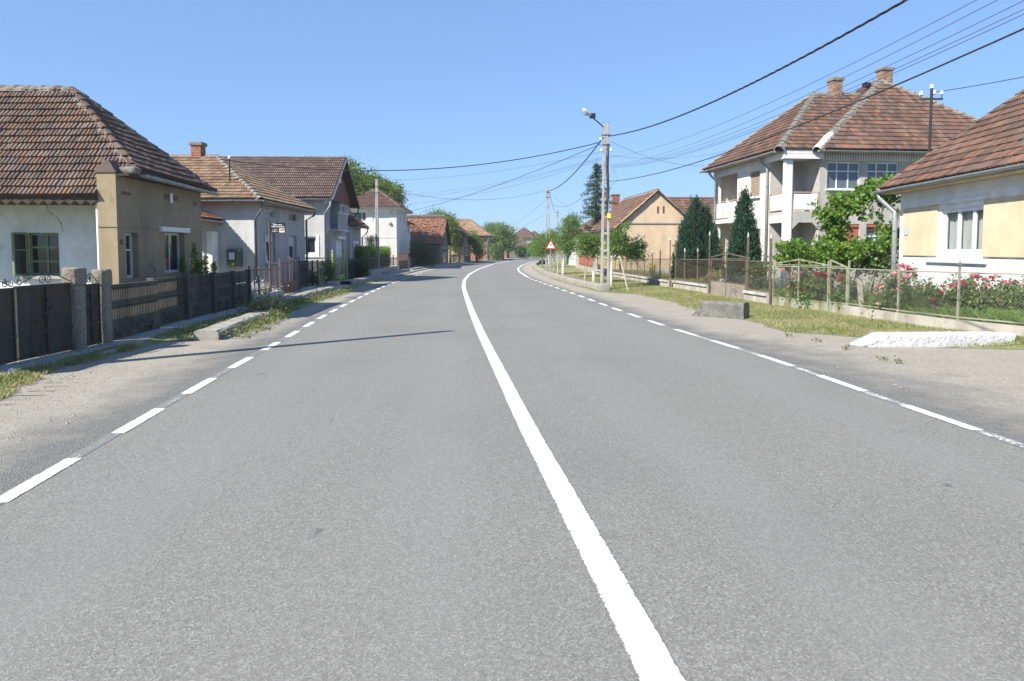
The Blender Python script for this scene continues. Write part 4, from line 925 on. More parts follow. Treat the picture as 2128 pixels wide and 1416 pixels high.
# ---------------------------------------------------------------- gates and fences along the left pavement
def fx(px, z=.1):      # point of the left fence line seen in column px
    k = (px-CX)/F; lo, hi = 3.0, 140.0
    for _ in range(60):
        mid = (lo+hi)/2
        if FEN(mid) < k*mid*1.002: lo = mid
        else: hi = mid
    return V((FEN(mid), mid, z))
def along(a, b):       # frame from a to b on the fence line
    d = b-a; return Fr((a.x, a.y), math.atan2(d.y, d.x)), math.hypot(d.x, d.y)
ZS = .1
def hz(P, py): return CH+(HOR-py)*P.y/F     # height of a pixel row at a point's depth
def scroll(mb, c, r, turns, s, ax, wl):
    n = 18; pts = []
    for i in range(n+1):
        a = turns*2*math.pi*i/n; rr = r*(1-.65*i/n); pts.append(wl.pt(c[0]+s*rr*math.sin(a), c[1]+rr*math.cos(a), 0))
    mb.tube(pts, .008, 5)
def sheet_gate(pa, pb, ztop, label, scrolls, mid=True):
    f, L = along(pa, pb); g = f.thing('gate_leaf', label, 'gate', None); w = Wl(f, (0, 0), (1, 0), (0, -1)); z0 = ZS+.015
    mb = MB()
    for u in ([0, L] if not mid else [0, L/2, L]): pbox(mb, w, max(0, u-.03), min(L, u+.03), z0, ztop, -.025, .03)
    for z in (z0, z0+.38, ztop-.05): pbox(mb, w, 0, L, z, z+.05, -.02, .026)
    mb.obj('gate_frame', MT['rust_gate'], g)
    pbox(MB(), w, .02, L-.02, z0+.02, ztop-.02, -.008, .004).obj('gate_sheet', MT['rust_gate'], g)
    mb = MB()
    for (u, r, s) in scrolls: scroll(mb, (u*L, ztop+r*1.05), r, 1.25, s, None, w)
    for (u0, z_0, u1, z_1) in ((.08, .03, .5, .2), (.5, .2, .97, .02)): mb.tube([w.pt(u0*L, ztop+z_0), w.pt((u0+u1)/2*L, ztop+(z_0+z_1)/2+.02), w.pt(u1*L, ztop+z_1)], .009, 5)
    for i in range(3): scroll(mb, (L/2+(.05 if i % 2 else -.05), z0+.65+.14*i), .07, 1, 1 if i % 2 else -1, None, Wl(f, (0, -.035), (1, 0), (0, -1)))
    mb.obj('iron_scroll', MT['wire'], g)
    return g
A0, A1, A2, A3, A4 = fx(-95), fx(28), fx(152), fx(166), fx(211)
ztop = hz(A2, 587)
sheet_gate(A0, A1+V((0, -.02, 0)), hz(A1, 598), 'rusty dark sheet gate leaf hinged away from the stone posts', [(.85, .07, 1), (.98, .06, -1)])
sheet_gate(A1+V((0, .03, 0)), A2, ztop, 'rusty dark sheet gate leaf hung on the tall pebbledash post', [(.08, .06, -1), (.44, .085, 1), (.56, .085, -1)])
sheet_gate(A3+V((.0, .06, 0)), A4-V((0, .1, 0)), hz(A4, 588), 'narrow rusty garden gate between two pebbledash posts', [(.4, .08, 1), (.6, .08, -1)], True)
def gatepost(P, w, ztop, label, d=.3):
    g = thing('gatepost', label, 'post', (P.x, P.y, 0), 0, 'pebbledash gateposts'); n = 9; rings = []; mb = MB()
    prof = [(0, 1.02), (.25, 1), (.5, 1), (.72, 1), (.80, 1), (.81, 1.16), (.9, 1.2), (.985, 1.17), (1.0, 1.0)]
    vs = []; K = 16
    for t, s in prof:
        for k in range(K):
            a = 2*math.pi*(k+.5)/K; x, y = math.cos(a), math.sin(a); q = 1/max(abs(x), abs(y)); e = .94 if k % 4 in (1, 2) else 1
            j = 1+random.uniform(-.05, .05)
            vs.append((x*q*w/2*s*j*e, y*q*d/2*s*j*e, (ztop)*t+random.uniform(-.01, .01)*(0 < t < 1)))
    fs = [(i*K+k, i*K+(k+1) % K, (i+1)*K+(k+1) % K, (i+1)*K+k) for i in range(len(prof)-1) for k in range(K)]+[tuple(range((len(prof)-1)*K, len(prof)*K))]
    shaft = MB().add(vs[:5*K], fs[:4*K]); shaft.obj('post_shaft', MT['pebble'], g)
    cap = MB().add(vs[4*K:], [(i*K+k, i*K+(k+1) % K, (i+1)*K+(k+1) % K, (i+1)*K+k) for i in range(4) for k in range(K)]+[tuple(range(4*K, 5*K))]); cap.obj('post_cap', MT['pebble'], g)
gatepost(fx(158)+V((-.02, 0, 0)), .28, hz(fx(158), 556), 'tall pebbledash concrete gatepost with knobbly cap beside wide gate')
gatepost(fx(215)+V((-.02, 0, 0)), .25, hz(fx(215), 560), 'pebbledash concrete gatepost joining narrow gate and slatted concrete fence')
# slatted concrete fence
posts = [225, 314, 386, 442, 484, 516]
cf0 = fx(225); cfr, _ = along(cf0, fx(516)); cf = cfr.thing('concrete_fence', 'dark prefabricated concrete fence of slatted panels over patterned base panels', 'fence')
bxm = {}
for i, px in enumerate(posts):
    P = fx(px); lp = cfr.loc((P.x, P.y, 0)); zt = hz(P, [590, 578, 570, 566, 563, 560][i])
    if i: MB().box(lp.x-.06, lp.x+.06, lp.y-.09, lp.y+.07, 0, zt).obj('post', MT['concrete_dark'] if i < 5 else MT['dark_metal'], cf, bevel=.012)
    bxm[i] = (lp.x, lp.y, zt)
for i in range(5):
    (xa, ya, za), (xb, yb, zb_) = bxm[i], bxm[i+1]; xa += .05; xb -= .05; zt = (za+zb_)/2-.03; z0 = .12; hb = (zt-z0)*.30
    P = lambda x, y, z: (x, (ya+(yb-ya)*(x-xa)/(xb-xa))+y, z)
    mb = MB(); mb.box(xa, xb, ya-.03, ya+.03, z0-.1, z0+hb)
    for _ in range(26):
        u = random.uniform(xa+.05, xb-.35); z = z0+hb*random.choice([.08, .36, .64]); mb.box(u, u+random.uniform(.12, .3), ya-.042, ya-.03, z, z+hb*.24)
    mb.obj('base_panel', MT['concrete_dark'], cf)
    hp_ = (zt-z0-hb)/2
    for j in range(2):
        zb0 = z0+hb+j*hp_; mb = MB()
        if i == 4:
            mb.box(xa, xb, ya-.025, ya+.025, zb0+.01, zb0+hp_-.01)
            for _ in range(30): u = random.uniform(xa, xb-.2); z = zb0+random.uniform(.04, hp_-.1); mb.box(u, u+.12, ya-.04, ya-.025, z, z+.06)
        else:
            mb.box(xa, xb, ya-.035, ya+.035, zb0+.005, zb0+.06); mb.box(xa, xb, ya-.035, ya+.035, zb0+hp_-.06, zb0+hp_-.005)
            n = int((xb-xa)/.075)
            for k in range(n): u = xa+(xb-xa)*(k+.5)/n; mb.box(u-.022, u+.022, ya-.022, ya+.022, zb0+.06, zb0+hp_-.06)
        mb.obj('slat_panel' if i < 4 else 'solid_panel', MT['concrete_dark'], cf)
# generic railing fences
def rail_fence(name, label, pxs, tops, base, m, bars=0, mesh=None, cat='fence', finial=None, postw=.05, plinth=None, plinth_m=None, sheet=None, mid=()):
    P = [fx(p) for p in pxs]; f, L = along(P[0], P[-1]); g = f.thing(name, label, cat); w = Wl(f, (0, 0), (1, 0), (0, -1))
    us = []
    for i, p in enumerate(P):
        lp = f.loc((p.x, p.y, 0)); zt = hz(p, tops[i]); us.append((lp.x, zt, lp.y))
        MB().box(lp.x-postw/2, lp.x+postw/2, lp.y-postw/2, lp.y+postw/2, ZS-.1, zt).obj('post', m, g)
        if finial: MB().lathe((lp.x, lp.y, zt), [(.01, 0), (.05, .03), (.06, .08), (.03, .13), (.004, .2)], 8).obj('finial', finial, g)
    for (a, za, ya), (b, zb2, yb) in zip(us, us[1:]):
        zt = min(za, zb2)-.12; mb = MB()
        for z in (ZS+base+.06, zt)+tuple(ZS+base+(zt-ZS-base)*q for q in mid): MB().bar((a, ya, z), (b, yb, z), .035, .035).obj('rail', m, g)
        if bars:
            n = max(2, int((b-a)/bars)); mb = MB()
            for k in range(1, n): u = a+(b-a)*k/n; y = ya+(yb-ya)*k/n; mb.box(u-.012, u+.012, y-.012, y+.012, ZS+base+.06, zt+.1)
            mb.obj('bars', m, g, kind='stuff')
        if sheet: MB().hexa([(a, ya-.008, ZS+.08), (b, yb-.008, ZS+.08), (b, yb+.004, ZS+.08), (a, ya+.004, ZS+.08)], [(a, ya-.008, ZS+sheet[0]), (b, yb-.008, ZS+sheet[0]), (b, yb+.004, ZS+sheet[0]), (a, ya+.004, ZS+sheet[0])]).obj('sheet_panel', sheet[1], g)
        if mesh: chain(g, f, (a, ya), (b, yb), ZS+base+.06, zt, mesh)
    if plinth: MB().box(us[0][0]-.1, us[-1][0]+.1, -.12, .12, 0, ZS+plinth).obj('plinth', plinth_m or MT['concrete'], g, bevel=.015)
    return g
def chain(parent, f, a, b, z0, z1, m, p=.075, r=.0024, name='wire_mesh'):
    L = math.hypot(b[0]-a[0], b[1]-a[1]); hh = z1-z0; mb = MB(); ax, ay = a; dx, dy = (b[0]-a[0])/L, (b[1]-a[1])/L
    nrm = (-dy, dx)
    def seg(u0, v0, u1, v1, off):
        d = math.hypot(u1-u0, v1-v0)
        if d < .02: return
        nx, nz = -(v1-v0)/d*r, (u1-u0)/d*r
        pt = lambda u, v, o: (ax+dx*u+nrm[0]*o, ay+dy*u+nrm[1]*o, z0+v)
        mb.add([pt(u0-nx, v0-nz, off), pt(u0+nx, v0+nz, off), pt(u0, v0, off-r*1.6), pt(u1-nx, v1-nz, off), pt(u1+nx, v1+nz, off), pt(u1, v1, off-r*1.6)], [(0, 1, 4, 3), (1, 2, 5, 4), (2, 0, 3, 5)])
    t = -hh
    while t < L:
        u0, v0 = (t, 0) if t >= 0 else (0, -t); u1, v1 = (t+hh, hh) if t+hh <= L else (L, L-t); seg(u0, v0, u1, v1, r)
        u0, v0 = (t, hh) if t >= 0 else (0, hh+t); u1, v1 = (t+hh, 0) if t+hh <= L else (L, hh-(L-t)); seg(u0, v0, u1, v1, -r)
        t += p*1.41
    mb.obj(name, m, parent)
rail_fence('mesh_fence', 'brown wire mesh fence on low concrete wall below the black board sign', [519, 539, 561, 582], [553, 553, 552, 538], .32, MT['brown_metal'], bars=.5, mesh=MT['fence_wire'], plinth=.24)
g = rail_fence('metal_gate', 'brown metal garden gate with curved top beside low concrete wall', [584, 603, 622], [541, 532, 533], .1, MT['redbrown_metal'], bars=.55, cat='gate', sheet=(.5, MT['redbrown_metal']))
rail_fence('bar_fence', 'dark blue-grey upright bar fence in front of the gabled house', [624, 637, 650, 661, 672, 682, 690], [540, 541, 541, 540, 541, 541, 542], .12, MT['dark_metal'], bars=.16, plinth=.06, mid=(.5,), mesh=MT['wire'])
g = rail_fence('lime_gate', 'lime green pipe gate frame with old finials and pale infill sheet', [692, 697, 715, 722], [526, 528, 520, 527], .05, MT['lime_metal'], cat='gate', finial=MT['stone'], postw=.09, sheet=(.35, MT['lime_metal']))
P1_, P2_ = fx(699), fx(714); f2, L2 = along(P1_, P2_); 
MB().box(0, L2, -.02, .02, .55, hz(P1_, 536)).obj('infill_sheet', MT['taupe'], None).parent = g
g.children[-1].matrix_parent_inverse = Matrix(); g.children[-1].matrix_local = g.matrix_basis.inverted() @ f2.m
rail_fence('dark_railing', 'dark railing overgrown by black-green shrubs beside lime gate', [725, 735, 745, 755, 763], [538]*5, .1, MT['dark_metal'], bars=.14)
rail_fence('panel_fence', 'brown railing with grey boards on concrete wall around lime hedge', [766, 775, 786, 797, 808, 818, 827], [532, 533, 533, 533, 534, 534, 534], .45, MT['brown_metal'], bars=.3, plinth=.42, finial=MT['brown_metal'])
rail_fence('brown_gate', 'red-brown sheet and bar gate beyond the hedge fence', [829, 841, 847], [524, 520, 524], .1, MT['redbrown_metal'], bars=.2, cat='gate', sheet=(.8, MT['redbrown_metal']))
rail_fence('barn_fence', 'thin dark fence in front of the derelict barn yard', [850, 864, 878, 892, 905], [535, 534, 533, 532, 531], .1, MT['dark_metal'], bars=.25)
rail_fence('tan_fence', 'grey stick fence before the tan house', [936, 944, 952, 960], [530, 529, 528, 527], .1, MT['wood_dark'], bars=.25)
rail_fence('far_board_fence', 'dark board fence beside the brick house by the round tree', [1022, 1030, 1038, 1047], [531, 530, 530, 529], .1, MT['wood_dark'], bars=.15)
# ---------------------------------------------------------------- culvert slabs and kerbs on the left
def slab(label, a, b, w, h, name='culvert_slab', group='concrete slabs along the left ditch', m=None, jag=.03):
    a, b = V(a), V(b); d = b-a; f = Fr((a.x, a.y), math.atan2(d.y, d.x)); L = math.hypot(d.x, d.y); n = max(3, int(L/.5)); mb = MB(); prev = None
    for i in range(n+1):
        x = L*i/n; j = lambda: random.uniform(-jag, jag)*.5
        ring = [(x, -w/2+j(), -.05), (x, -w/2+j(), h-.04+j()), (x, -w/2+.05, h+j()*.6), (x, w/2-.05, h+j()*.6), (x, w/2+j(), h-.04+j()), (x, w/2+j(), -.05)]
        if prev: mb.add(prev+ring, [(k, k+1, 7+k, 6+k) for k in range(5)])
        else: mb.poly(ring)
        prev = ring
    mb.poly(prev[::-1])
    o = mb.obj(name, m or MT['kerb'], None); o.location = f.o; o.rotation_euler = (0, 0, f.ang)
    return tag(o, label, 'kerb', group)
slab('long weathered culvert slab near the slatted concrete fence', (-6.35, 14.9), (-6.85, 19.8), .5, .21)
slab('long grassy kerb slab beside the black board sign post', (-7.6, 22.4), (-8.0, 32.3), .5, .27)
slab('short pale slab end over the dark ditch opening', G(686, 599), G(702, 593.5), .6, .27)
slab('thick pale kerb slab in front of the lime green gate', G(722, 595), G(797, 577), .55, .27)
slab('pale kerb slab below the lime hedge fence', G(803, 573), G(845, 565.5), .6, .25)
slab('pale kerb slab before the derelict barn yard', G(851, 563.5), G(893, 556.5), .6, .22)
slab('far kerb slab in front of the derelict barn door', G(899, 555.5), G(945, 549.5), .6, .2)
slab('far kerb slab in front of the tan house', G(952, 548.5), G(985, 545), .6, .18)
MB().box(-.45, .45, -.05, .05, -.02, .26).obj('ditch_opening', MT['dark'], None).location = G(710, 595.5)
tag(bpy.data.objects['ditch_opening'], 'dark ditch opening between two pale kerb slabs', 'ditch')
# ---------------------------------------------------------------- hanging board sign
P = fx(563); sp = thing('board_sign', 'small black board sign with white lettering on a rusty post', 'sign', (P.x, P.y, 0), 0); ztp = hz(P, 462)
MB().tube([(0, 0, 0), (0, 0, ztp)], .035, 8).obj('sign_post', MT['redbrown_metal'], sp)
kx = P.y/F
bx0, bx1, bz0, bz1 = (564.5-561.5)*kx, (595-562.5)*kx, hz(P, 484), hz(P, 464)
mb = MB()
for z in (bz1-.1, bz0+.1): mb.box(.0, bx0+.02, -.012, .012, z-.012, z+.012)
mb.obj('bracket', MT['redbrown_metal'], sp)
bd = MB().box(bx0, bx1, -.02, .02, bz0, bz1).obj('sign_board', MT['sign_black'], sp)
mb = MB(); W_, H_ = bx1-bx0, bz1-bz0
def letters(x0, x1, z0, z1):
    x = x0
    while x < x1-.004:
        w_ = random.uniform(.012, .026); mb.box(x, min(x+w_, x1), -.026, -.02, z0, z1-random.choice([0, 0, (z1-z0)*.25])); x += w_+.006+(.02 if random.random() < .15 else 0)
for (a, b, c, d_) in ((.05, .35, .90, .93), (.17, .80, .76, .845), (.05, .95, .60, .685), (.12, .88, .51, .535), (.15, .47, .31, .37), (.08, .52, .11, .19)): letters(bx0+W_*a, bx0+W_*b, bz0+H_*c, bz0+H_*d_)
mb.obj('white_lettering', MT['sign_white'], bd)
MB().box(bx0+W_*.6, bx1-W_*.03, -.025, -.02, bz0+H_*.03, bz0+H_*.46).obj('picture_ground', MT['sign_white'], bd)
MB().box(bx0+W_*.65, bx1-W_*.05, -.029, -.025, bz0+H_*.15, bz0+H_*.43).obj('picture', MT['sign_food'], bd)
# ================================================================== RIGHT SIDE
def rsides(fr): return Wl(fr, (0, 0), (1, 0), (0, -1)), Wl(fr, (0, 0), (0, 1), (1, 0))
# ---------------------------------------------------------------- cream cottage
fr = right_frame(1867, 23.0, 1150)
h = fr.thing('cream_cottage', 'cream and white single-storey house with three-part window behind the roses', 'house')
FW, SW = rsides(fr); L = 9.5; ze = FW.px(1866, 392)[1]-.05
zp = FW.px(1990, 533)[1]; zt = FW.px(1990, 421)[1]; wn = FW.rect(1955, 431, 2046, 527)
zt = FW.px(1880, 434)[1]
wall(h, MT['white'], FW, 0, L, 0, ze, [(*wn, .16)])
wall(h, MT['white'], Wl(fr, (0, 0), (0, 1), (-1, 0)), 0, 8, 0, ze); wall(h, MT['cream'], Wl(fr, (L, 0), (0, 1), (1, 0)), 0, 8, 0, ze)
u0 = FW.px(1879, 480)[0]; u1 = FW.px(1949, 480)[0]; u2 = FW.px(2046, 480)[0]
board(h, 'cream_panel', MT['cream'], FW, u0, u1, zp, zt, 0, .045); board(h, 'cream_panel', MT['cream'], FW, u2+.0, L-.3, zp, zt, 0, .045)
board(h, 'window_hood', MT['white'], FW, FW.px(1934, 425)[0], FW.px(2058, 420)[0], zt+.005, zt+.09, 0, .10)
board(h, 'cornice_board', MT['white'], FW, -.02, L, ze-.34, ze-.28, 0, .03)
q = window(h, FW, wn, .1, MT['white_paint'], MT['glass_clear'], cols=(.36, .70), fw=.11, bar=.13)
mb = MB(); n = 60; uu = np.linspace(wn[0]+.05, wn[1]-.05, n); pr = None     # pleated net curtains
for i, u in enumerate(uu):
    d_ = -.24+.03*math.sin(i*1.9)+.012*math.sin(i*.7)
    if i: mb.poly([FW.pt(pr[0], wn[2]+.03, pr[1]), FW.pt(u, wn[2]+.03, d_), FW.pt(u, wn[3]-.03, d_), FW.pt(pr[0], wn[3]-.03, pr[1])])
    pr = (u, d_)
mb.obj('curtain', MT['curtain'], q)
board(q, 'room', MT['dark'], FW, wn[0]-.2, wn[1]+.2, wn[2]-.2, wn[3]+.2, -.9, -.85)
s0, s1, zs = FW.px(1927, 543)[0], FW.px(2052, 543)[0], FW.px(1990, 541)[1]
mb = MB(); mb.hexa([FW.pt(s0, zs-.08, 0), FW.pt(s1, zs-.08, 0), FW.pt(s1, zs-.08, .08), FW.pt(s0, zs-.08, .08)], [FW.pt(s0, zs, 0), FW.pt(s1, zs, 0), FW.pt(s1, zs-.03, .09), FW.pt(s0, zs-.03, .09)]); mb.obj('window_sill', MT['white'], h)
q = FW.rect(1883, 479, 1890, 489); pl = board(h, 'number_plate', MT['sign_blue'], FW, *q, .045, .06); board(pl, 'number_ground', MT['plate'], FW, q[0]+.02, q[1]-.02, q[2]+.02, q[3]-.02, .06, .063)
mb = MB(); m_ = (q[0]+q[1])/2
for u in (q[0]+.035, m_+.012): pbox(mb, FW, u, u+.018, q[2]+.05, q[3]-.05, .063, .066)
mb.obj('number_print', MT['sign_black'], pl)
ov = .48; zz = ze+.02; zr_ = zz+4.0
A, B = V((3.6, 4.0, zr_)), V((L-2.5, 4.0, zr_)); c0, c1, c2, c3 = V((-ov, -ov, zz)), V((L+ov, -ov, zz)), V((L+ov, 8.5, zz)), V((-ov, 8.5, zz))
rf = roof(h, fr, [[c0, c1, B, A], [c3, c0, A], [c1, c2, B], [c2, c3, A, B]], MT['tile_mid'], .21, .33, indiv=300, jit=.01)
caps(rf, [(c0, A), (A, B), (c3, A)], MT['tile_mid'], indiv=True)
soffit(h, -ov+.05, L+ov, -ov+.03, 8, zz-.1, MT['cream'])
gutter(h, (-ov-.05, -ov-.07, zz-.04), (L+ov, -ov-.07, zz-.0), r=.095, ring=1.3)
downpipe(h, [(-ov+.12, -ov-.05, zz-.1), (-ov+.14, -ov-.03, zz-.28), (-.1, -.13, zz-.72), (-.06, -.13, zz-.9), (-.06, -.13, 0)], MT['zinc'], .075)
# service mast with insulators rising through the roof edge
Pm = D(1931, 330, 23.6); ms = thing('service_mast', 'dark electricity mast with three white insulators rising behind cream house roof', 'mast', (Pm.x, Pm.y, 0)); zt = D(1933, 184, 23.6).z
MB().tube([(0, 0, 3.3), (0, 0, zt)], .045, 8).obj('mast_pole', MT['wire'], ms)
zc = D(1933, 206, 23.6).z; MB().box(-.36, .36, -.03, .03, zc-.03, zc+.03).obj('cross_arm', MT['dark_metal'], ms)
for x, z in ((-.33, zc+.1), (.33, zc+.12), (0, zt-.02), (.09, zt-.2)):
    MB().lathe((x, 0, z), [(.03, 0), (.065, .03), (.05, .07), (.06, .1), (.025, .15)], 10).obj('insulator', MT['ceramic'], ms)
mb = MB(); mb.tube([(-.33, 0, zc), (-.33, 0, zc+.12)], .012, 6); mb.tube([(.33, 0, zc), (.33, 0, zc+.14)], .012, 6); mb.obj('insulator_pin', MT['dark_metal'], ms)
MASTR = V((Pm.x+.1, Pm.y, zt-.12))
# ---------------------------------------------------------------- two-storey house with corner loggia
fr = right_frame(1629, 32.0, 897)
h = fr.thing('villa', 'two-storey cream roughcast house with corner loggia, brown blinds and complex brown tile roof', 'house')
FW, SW = rsides(fr); ze = 6.2; T0 = SW.px(1703, 400)[0]; T1 = 11.2; LG = 1.5; X1 = -8.1
zfl = SW.px(1670, 440)[1]; zfa = SW.px(1660, 331)[1]; zlow = SW.px(1690, 458)[1]
w1, w2 = SW.rect(1719, 337, 1787, 394), SW.rect(1802, 338, 1867, 394); w3 = SW.rect(1800, 466, 1864, 512); w4 = SW.rect(1741, 466, 1786, 512)
wall(h, MT['roughcast_dim'], SW, T0, T1, 0, ze, [(*w1, .12), (*w2, .12), (*w3, .15), (*w4, .15)], label='roughcast wall greyed for its weaker light, with two white six-pane windows')
for w in (w1, w2): window(h, SW, w, .08, MT['white_paint'], MT['glass_blue'], cols=(.31, .66), rows=(.67,), fw=.05, sill=MT['white'])
for i, w in enumerate((w3, w4)):
    q = window(h, SW, w, .12, MT['white_paint'], MT['glass_blue'], cols=(.33, .66), rows=(.45,), fw=.05)
    zz = w[3]-(w[3]-w[2])*(.3 if i == 0 else .95); shutter_slats(q, SW, (w[0], w[1], zz, w[3]-.12), .08, MT['door_brown'] if i == 0 else MT['redfence']); board(q, 'blind_box', MT['redfence'], SW, w[0], w[1], w[3]-.14, w[3]+.02, -.1, -.02)
wall(h, MT['roughcast_dim'], Wl(fr, (0, T0), (-1, 0), (0, -1)), 0, LG, 0, ze, name='loggia_side_wall')
BK = Wl(fr, (-LG, 0), (0, 1), (1, 0)); dq = BK.rect(1682, 342, 1692, 440); dl = BK.rect(1681, 478, 1693, 545)
dq = (dq[0], min(dq[1], T0-.15), zfl, dq[3]); dl = (dl[0], min(dl[1], T0-.15), .3, dl[3])
wall(h, MT['roughcast_dim'], BK, 0, T0, 0, ze, [(*dq, .1), (*dl, .1)], name='loggia_back_wall')
for q in (dq, dl): window(h, BK, q, .06, MT['door_brown'], MT['glass'], cols=(), rows=(.4,), fw=.12, name='door')
# street wall, far loggia
s1, s2 = FW.rect(1558, 357, 1579, 409), FW.rect(1516, 373, 1531, 418); s3 = FW.rect(1568, 476, 1580, 530)
xf = FW.px(1532, 400)[0]
s1 = (s1[0], s1[1], s1[2], s1[3])
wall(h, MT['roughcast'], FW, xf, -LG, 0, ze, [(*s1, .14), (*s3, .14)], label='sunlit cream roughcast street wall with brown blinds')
for q in (s1, s3):
    wq = window(h, FW, q, .12, MT['wood_shutter'], MT['dark'], cols=(), fw=.05); shutter_slats(wq, FW, q, .09, MT['wood_shutter'], .075, tilt=.03)
board(h, 'window_sill', MT['white'], FW, s1[0]-.1, s1[1]+.1, s1[2]-.09, s1[2]-.01, 0, .12)
F2 = Wl(fr, (0, 1.5), (1, 0), (0, -1)); q2 = F2.rect(1514, 371, 1531, 415); q2 = (q2[0], min(q2[1], xf-.1), q2[2], q2[3])
wall(h, MT['roughcast'], F2, X1, xf, 0, ze, [(*q2, .1)], name='far_loggia_wall')
wq = window(h, F2, q2, .08, MT['wood_shutter'], MT['dark'], cols=(), fw=.05); shutter_slats(wq, F2, q2, .06, MT['wood_shutter'], .075, tilt=.03)
wall(h, MT['roughcast'], Wl(fr, (xf, 0), (0, 1), (-1, 0)), 0, 1.5, 0, ze, name='loggia_return')
zf2 = FW.px(1500, 455)[1]-.05
MB().box(X1, xf, -.05, 1.5, zf2-.2, zf2).obj('balcony_floor', MT['white'], h)
MB().box(X1-.0, X1+.28, -.02, .26, 0, ze-.2).obj('loggia_column', MT['white'], h)
wall(h, MT['roughcast'], Wl(fr, (X1, 0), (0, 1), (-1, 0)), 0, 9, 0, ze)
def railing(x0, y0, x1, y1, z0, n, hgt=.95):
    mb = MB(); a, b = V((x0, y0, z0)), V((x1, y1, z0)); 
    for z in (.08, hgt): mb.bar(a+V((0, 0, z)), b+V((0, 0, z)), .04, .04)
    for i in range(n+1): p = a+(b-a)*(i/n); mb.bar(p, p+V((0, 0, hgt)), .04, .04)
    r = mb.obj('balcony_rail', layered_rust, h)
    for i in range(n):
        p, q = a+(b-a)*((i+.06)/n), a+(b-a)*((i+.94)/n); MB().bar(p+V((0, 0, hgt/2)), q+V((0, 0, hgt/2)), .02, hgt-.16).obj('rail_panel', MT['white'], r)
layered_rust = layered('rusty_rail', (.42, .27, .17), (.55, .42, .3), 9, .7, [(RUST, 8, .5, .7, ONE, .7)], 30, .2, .004)
railing(X1+.3, .0, xf, .0, zf2, 3); railing(X1, .1, X1, 1.4, zf2, 1)
# near loggia: floor, corner column, railings, chamfered lower opening, canopy fascia
MB().box(-LG, .02, -.02, T0, zfl-.16, zfl).obj('loggia_floor', MT['roughcast_dim'], h)
MB().box(-.22, .06, -.06, .3, 0, zfa+.02).obj('corner_column', MT['white'], h, bevel=.05)
railing(-LG, -.0, -.22, -.0, zfl, 1, .85); railing(.0, .32, .0, T0-.03, zfl, 1, .85)
mb = MB(); cz = zfl-.16; zl = cz-.32
mb.hexa([(-.15, .3, cz), (.02, .3, cz), (.02, T0, cz), (-.15, T0, cz)][::-1], [(-.15, .3, zl), (.02, .3, zl), (.02, T0, zl), (-.15, T0, zl)][::-1])
for (ya, yb) in ((.3, .62), (T0, T0-.32)): mb.hexa([(-.15, ya, zl), (.02, ya, zl), (.02, ya, zl-.32), (-.15, ya, zl-.32)], [(-.15, yb, zl), (.02, yb, zl), (.02, ya+(yb-ya)*.02, zl-.32), (-.15, ya+(yb-ya)*.02, zl-.32)])
mb.obj('loggia_lintel', MT['roughcast_dim'], h)
mb = MB(); mb.hexa([(-LG, -.03, cz), (-.2, -.03, cz), (-.2, .12, cz), (-LG, .12, cz)], [(-LG, -.03, zl), (-.2, -.03, zl), (-.2, .12, zl), (-LG, .12, zl)]); mb.obj('loggia_lintel', MT['roughcast'], h)
mb = MB(); zt = ze+.12                                  # ribbed fascia
mb.box(-LG-.1, .22, -.22, -.12, zfa, zt); mb.box(.12, .22, -.12, T0+.05, zfa, zt); mb.box(-LG, .12, -.12, T0, zfa+.1, zfa+.15)
cn = mb.obj('canopy_fascia', MT['white'], h); mb = MB()
y = -.2
while y < T0: mb.box(.22, .236, y, y+.05, zfa+.22, zt-.01); y += .1
mb.obj('fascia_ribs', MT['white'], cn, kind='stuff')
mb = MB(); y = T0+.1; MB().box(.0, .035, T0, T1, ze-.42, ze-.02).obj('eave_fascia', MT['roughcast_dim'], h)
while y < T1: mb.box(.035, .055, y, y+.06, ze-.4, ze-.04); y += .12
mb.obj('fascia_ribs', MT['white'], h, kind='stuff')
mb = MB(); x = X1
while x < -LG: mb.box(x, x+.06, -.05, -.02, ze-.42, ze-.05); x += .12
mb.obj('fascia_ribs', MT['white'], h, kind='stuff'); MB().box(X1-.1, -LG, -.02, .0, ze-.42, ze-.02).obj('eave_fascia', MT['white'], h)
ov = .5; aA = V((-4.2, 3.5, 9.6)); aA2 = V((-4.2, 8.5, 9.6)); aB = V((-4.2, 7.0, 10.35)); aB2 = V((-5.2, 7.0, 10.35))
a0, a1 = V((.25, -ov, ze+.05)), V((-8.7, -ov, ze+.05))
b0, b1, b2, b3 = V((.5, T0-.45, ze+.03)), V((.5, T1+1.2, ze+.03)), V((-9.5, T1+1.2, ze+.03)), V((-9.5, T0-.45, ze+.03))
rf = roof(h, fr, [[a1, a0, aA], [a0, V((.25, 4.2, ze+.05)), V((-4.2, 8.5, 9.6)), aA], [b0, b1, aB], [b0, aB, aB2, b3], [b1, b2, aB2, aB], [V((-8.7, 8.5, ze+.05)), a1, aA, aA2]], MT['tile_mid'], .22, .335, indiv=300, jit=.006)
caps(rf, [(a0, aA), (a1, aA), (aA, aA2), (b0+(aB-b0)*.2, aB), (b1, aB), (aB, aB2)], MT['mortar'], indiv=False, r=.15)
caps(rf, [(b0, b0+(aB-b0)*.2)], MT['white'], r=.16)
for c, w_, hh in (((-4.2, 4.6, 9.5), .44, .75), ((-4.4, 7.35, 10.25), .5, .62)): chimney(h, c, .5, w_, hh, MT['brick_old'])
MB().box(-4.0, -3.7, 5.9, 6.2, 9.95, 10.15).obj('roof_hatch', MT['sign_black'], h)
gutter(h, (a1.x, -ov-.07, ze-.0), (.1, -ov-.07, ze-.02), r=.085); gutter(h, (.58, T0-.4, ze-.02), (.58, T1+1.2, ze-.02), MT['zinc'], r=.09)
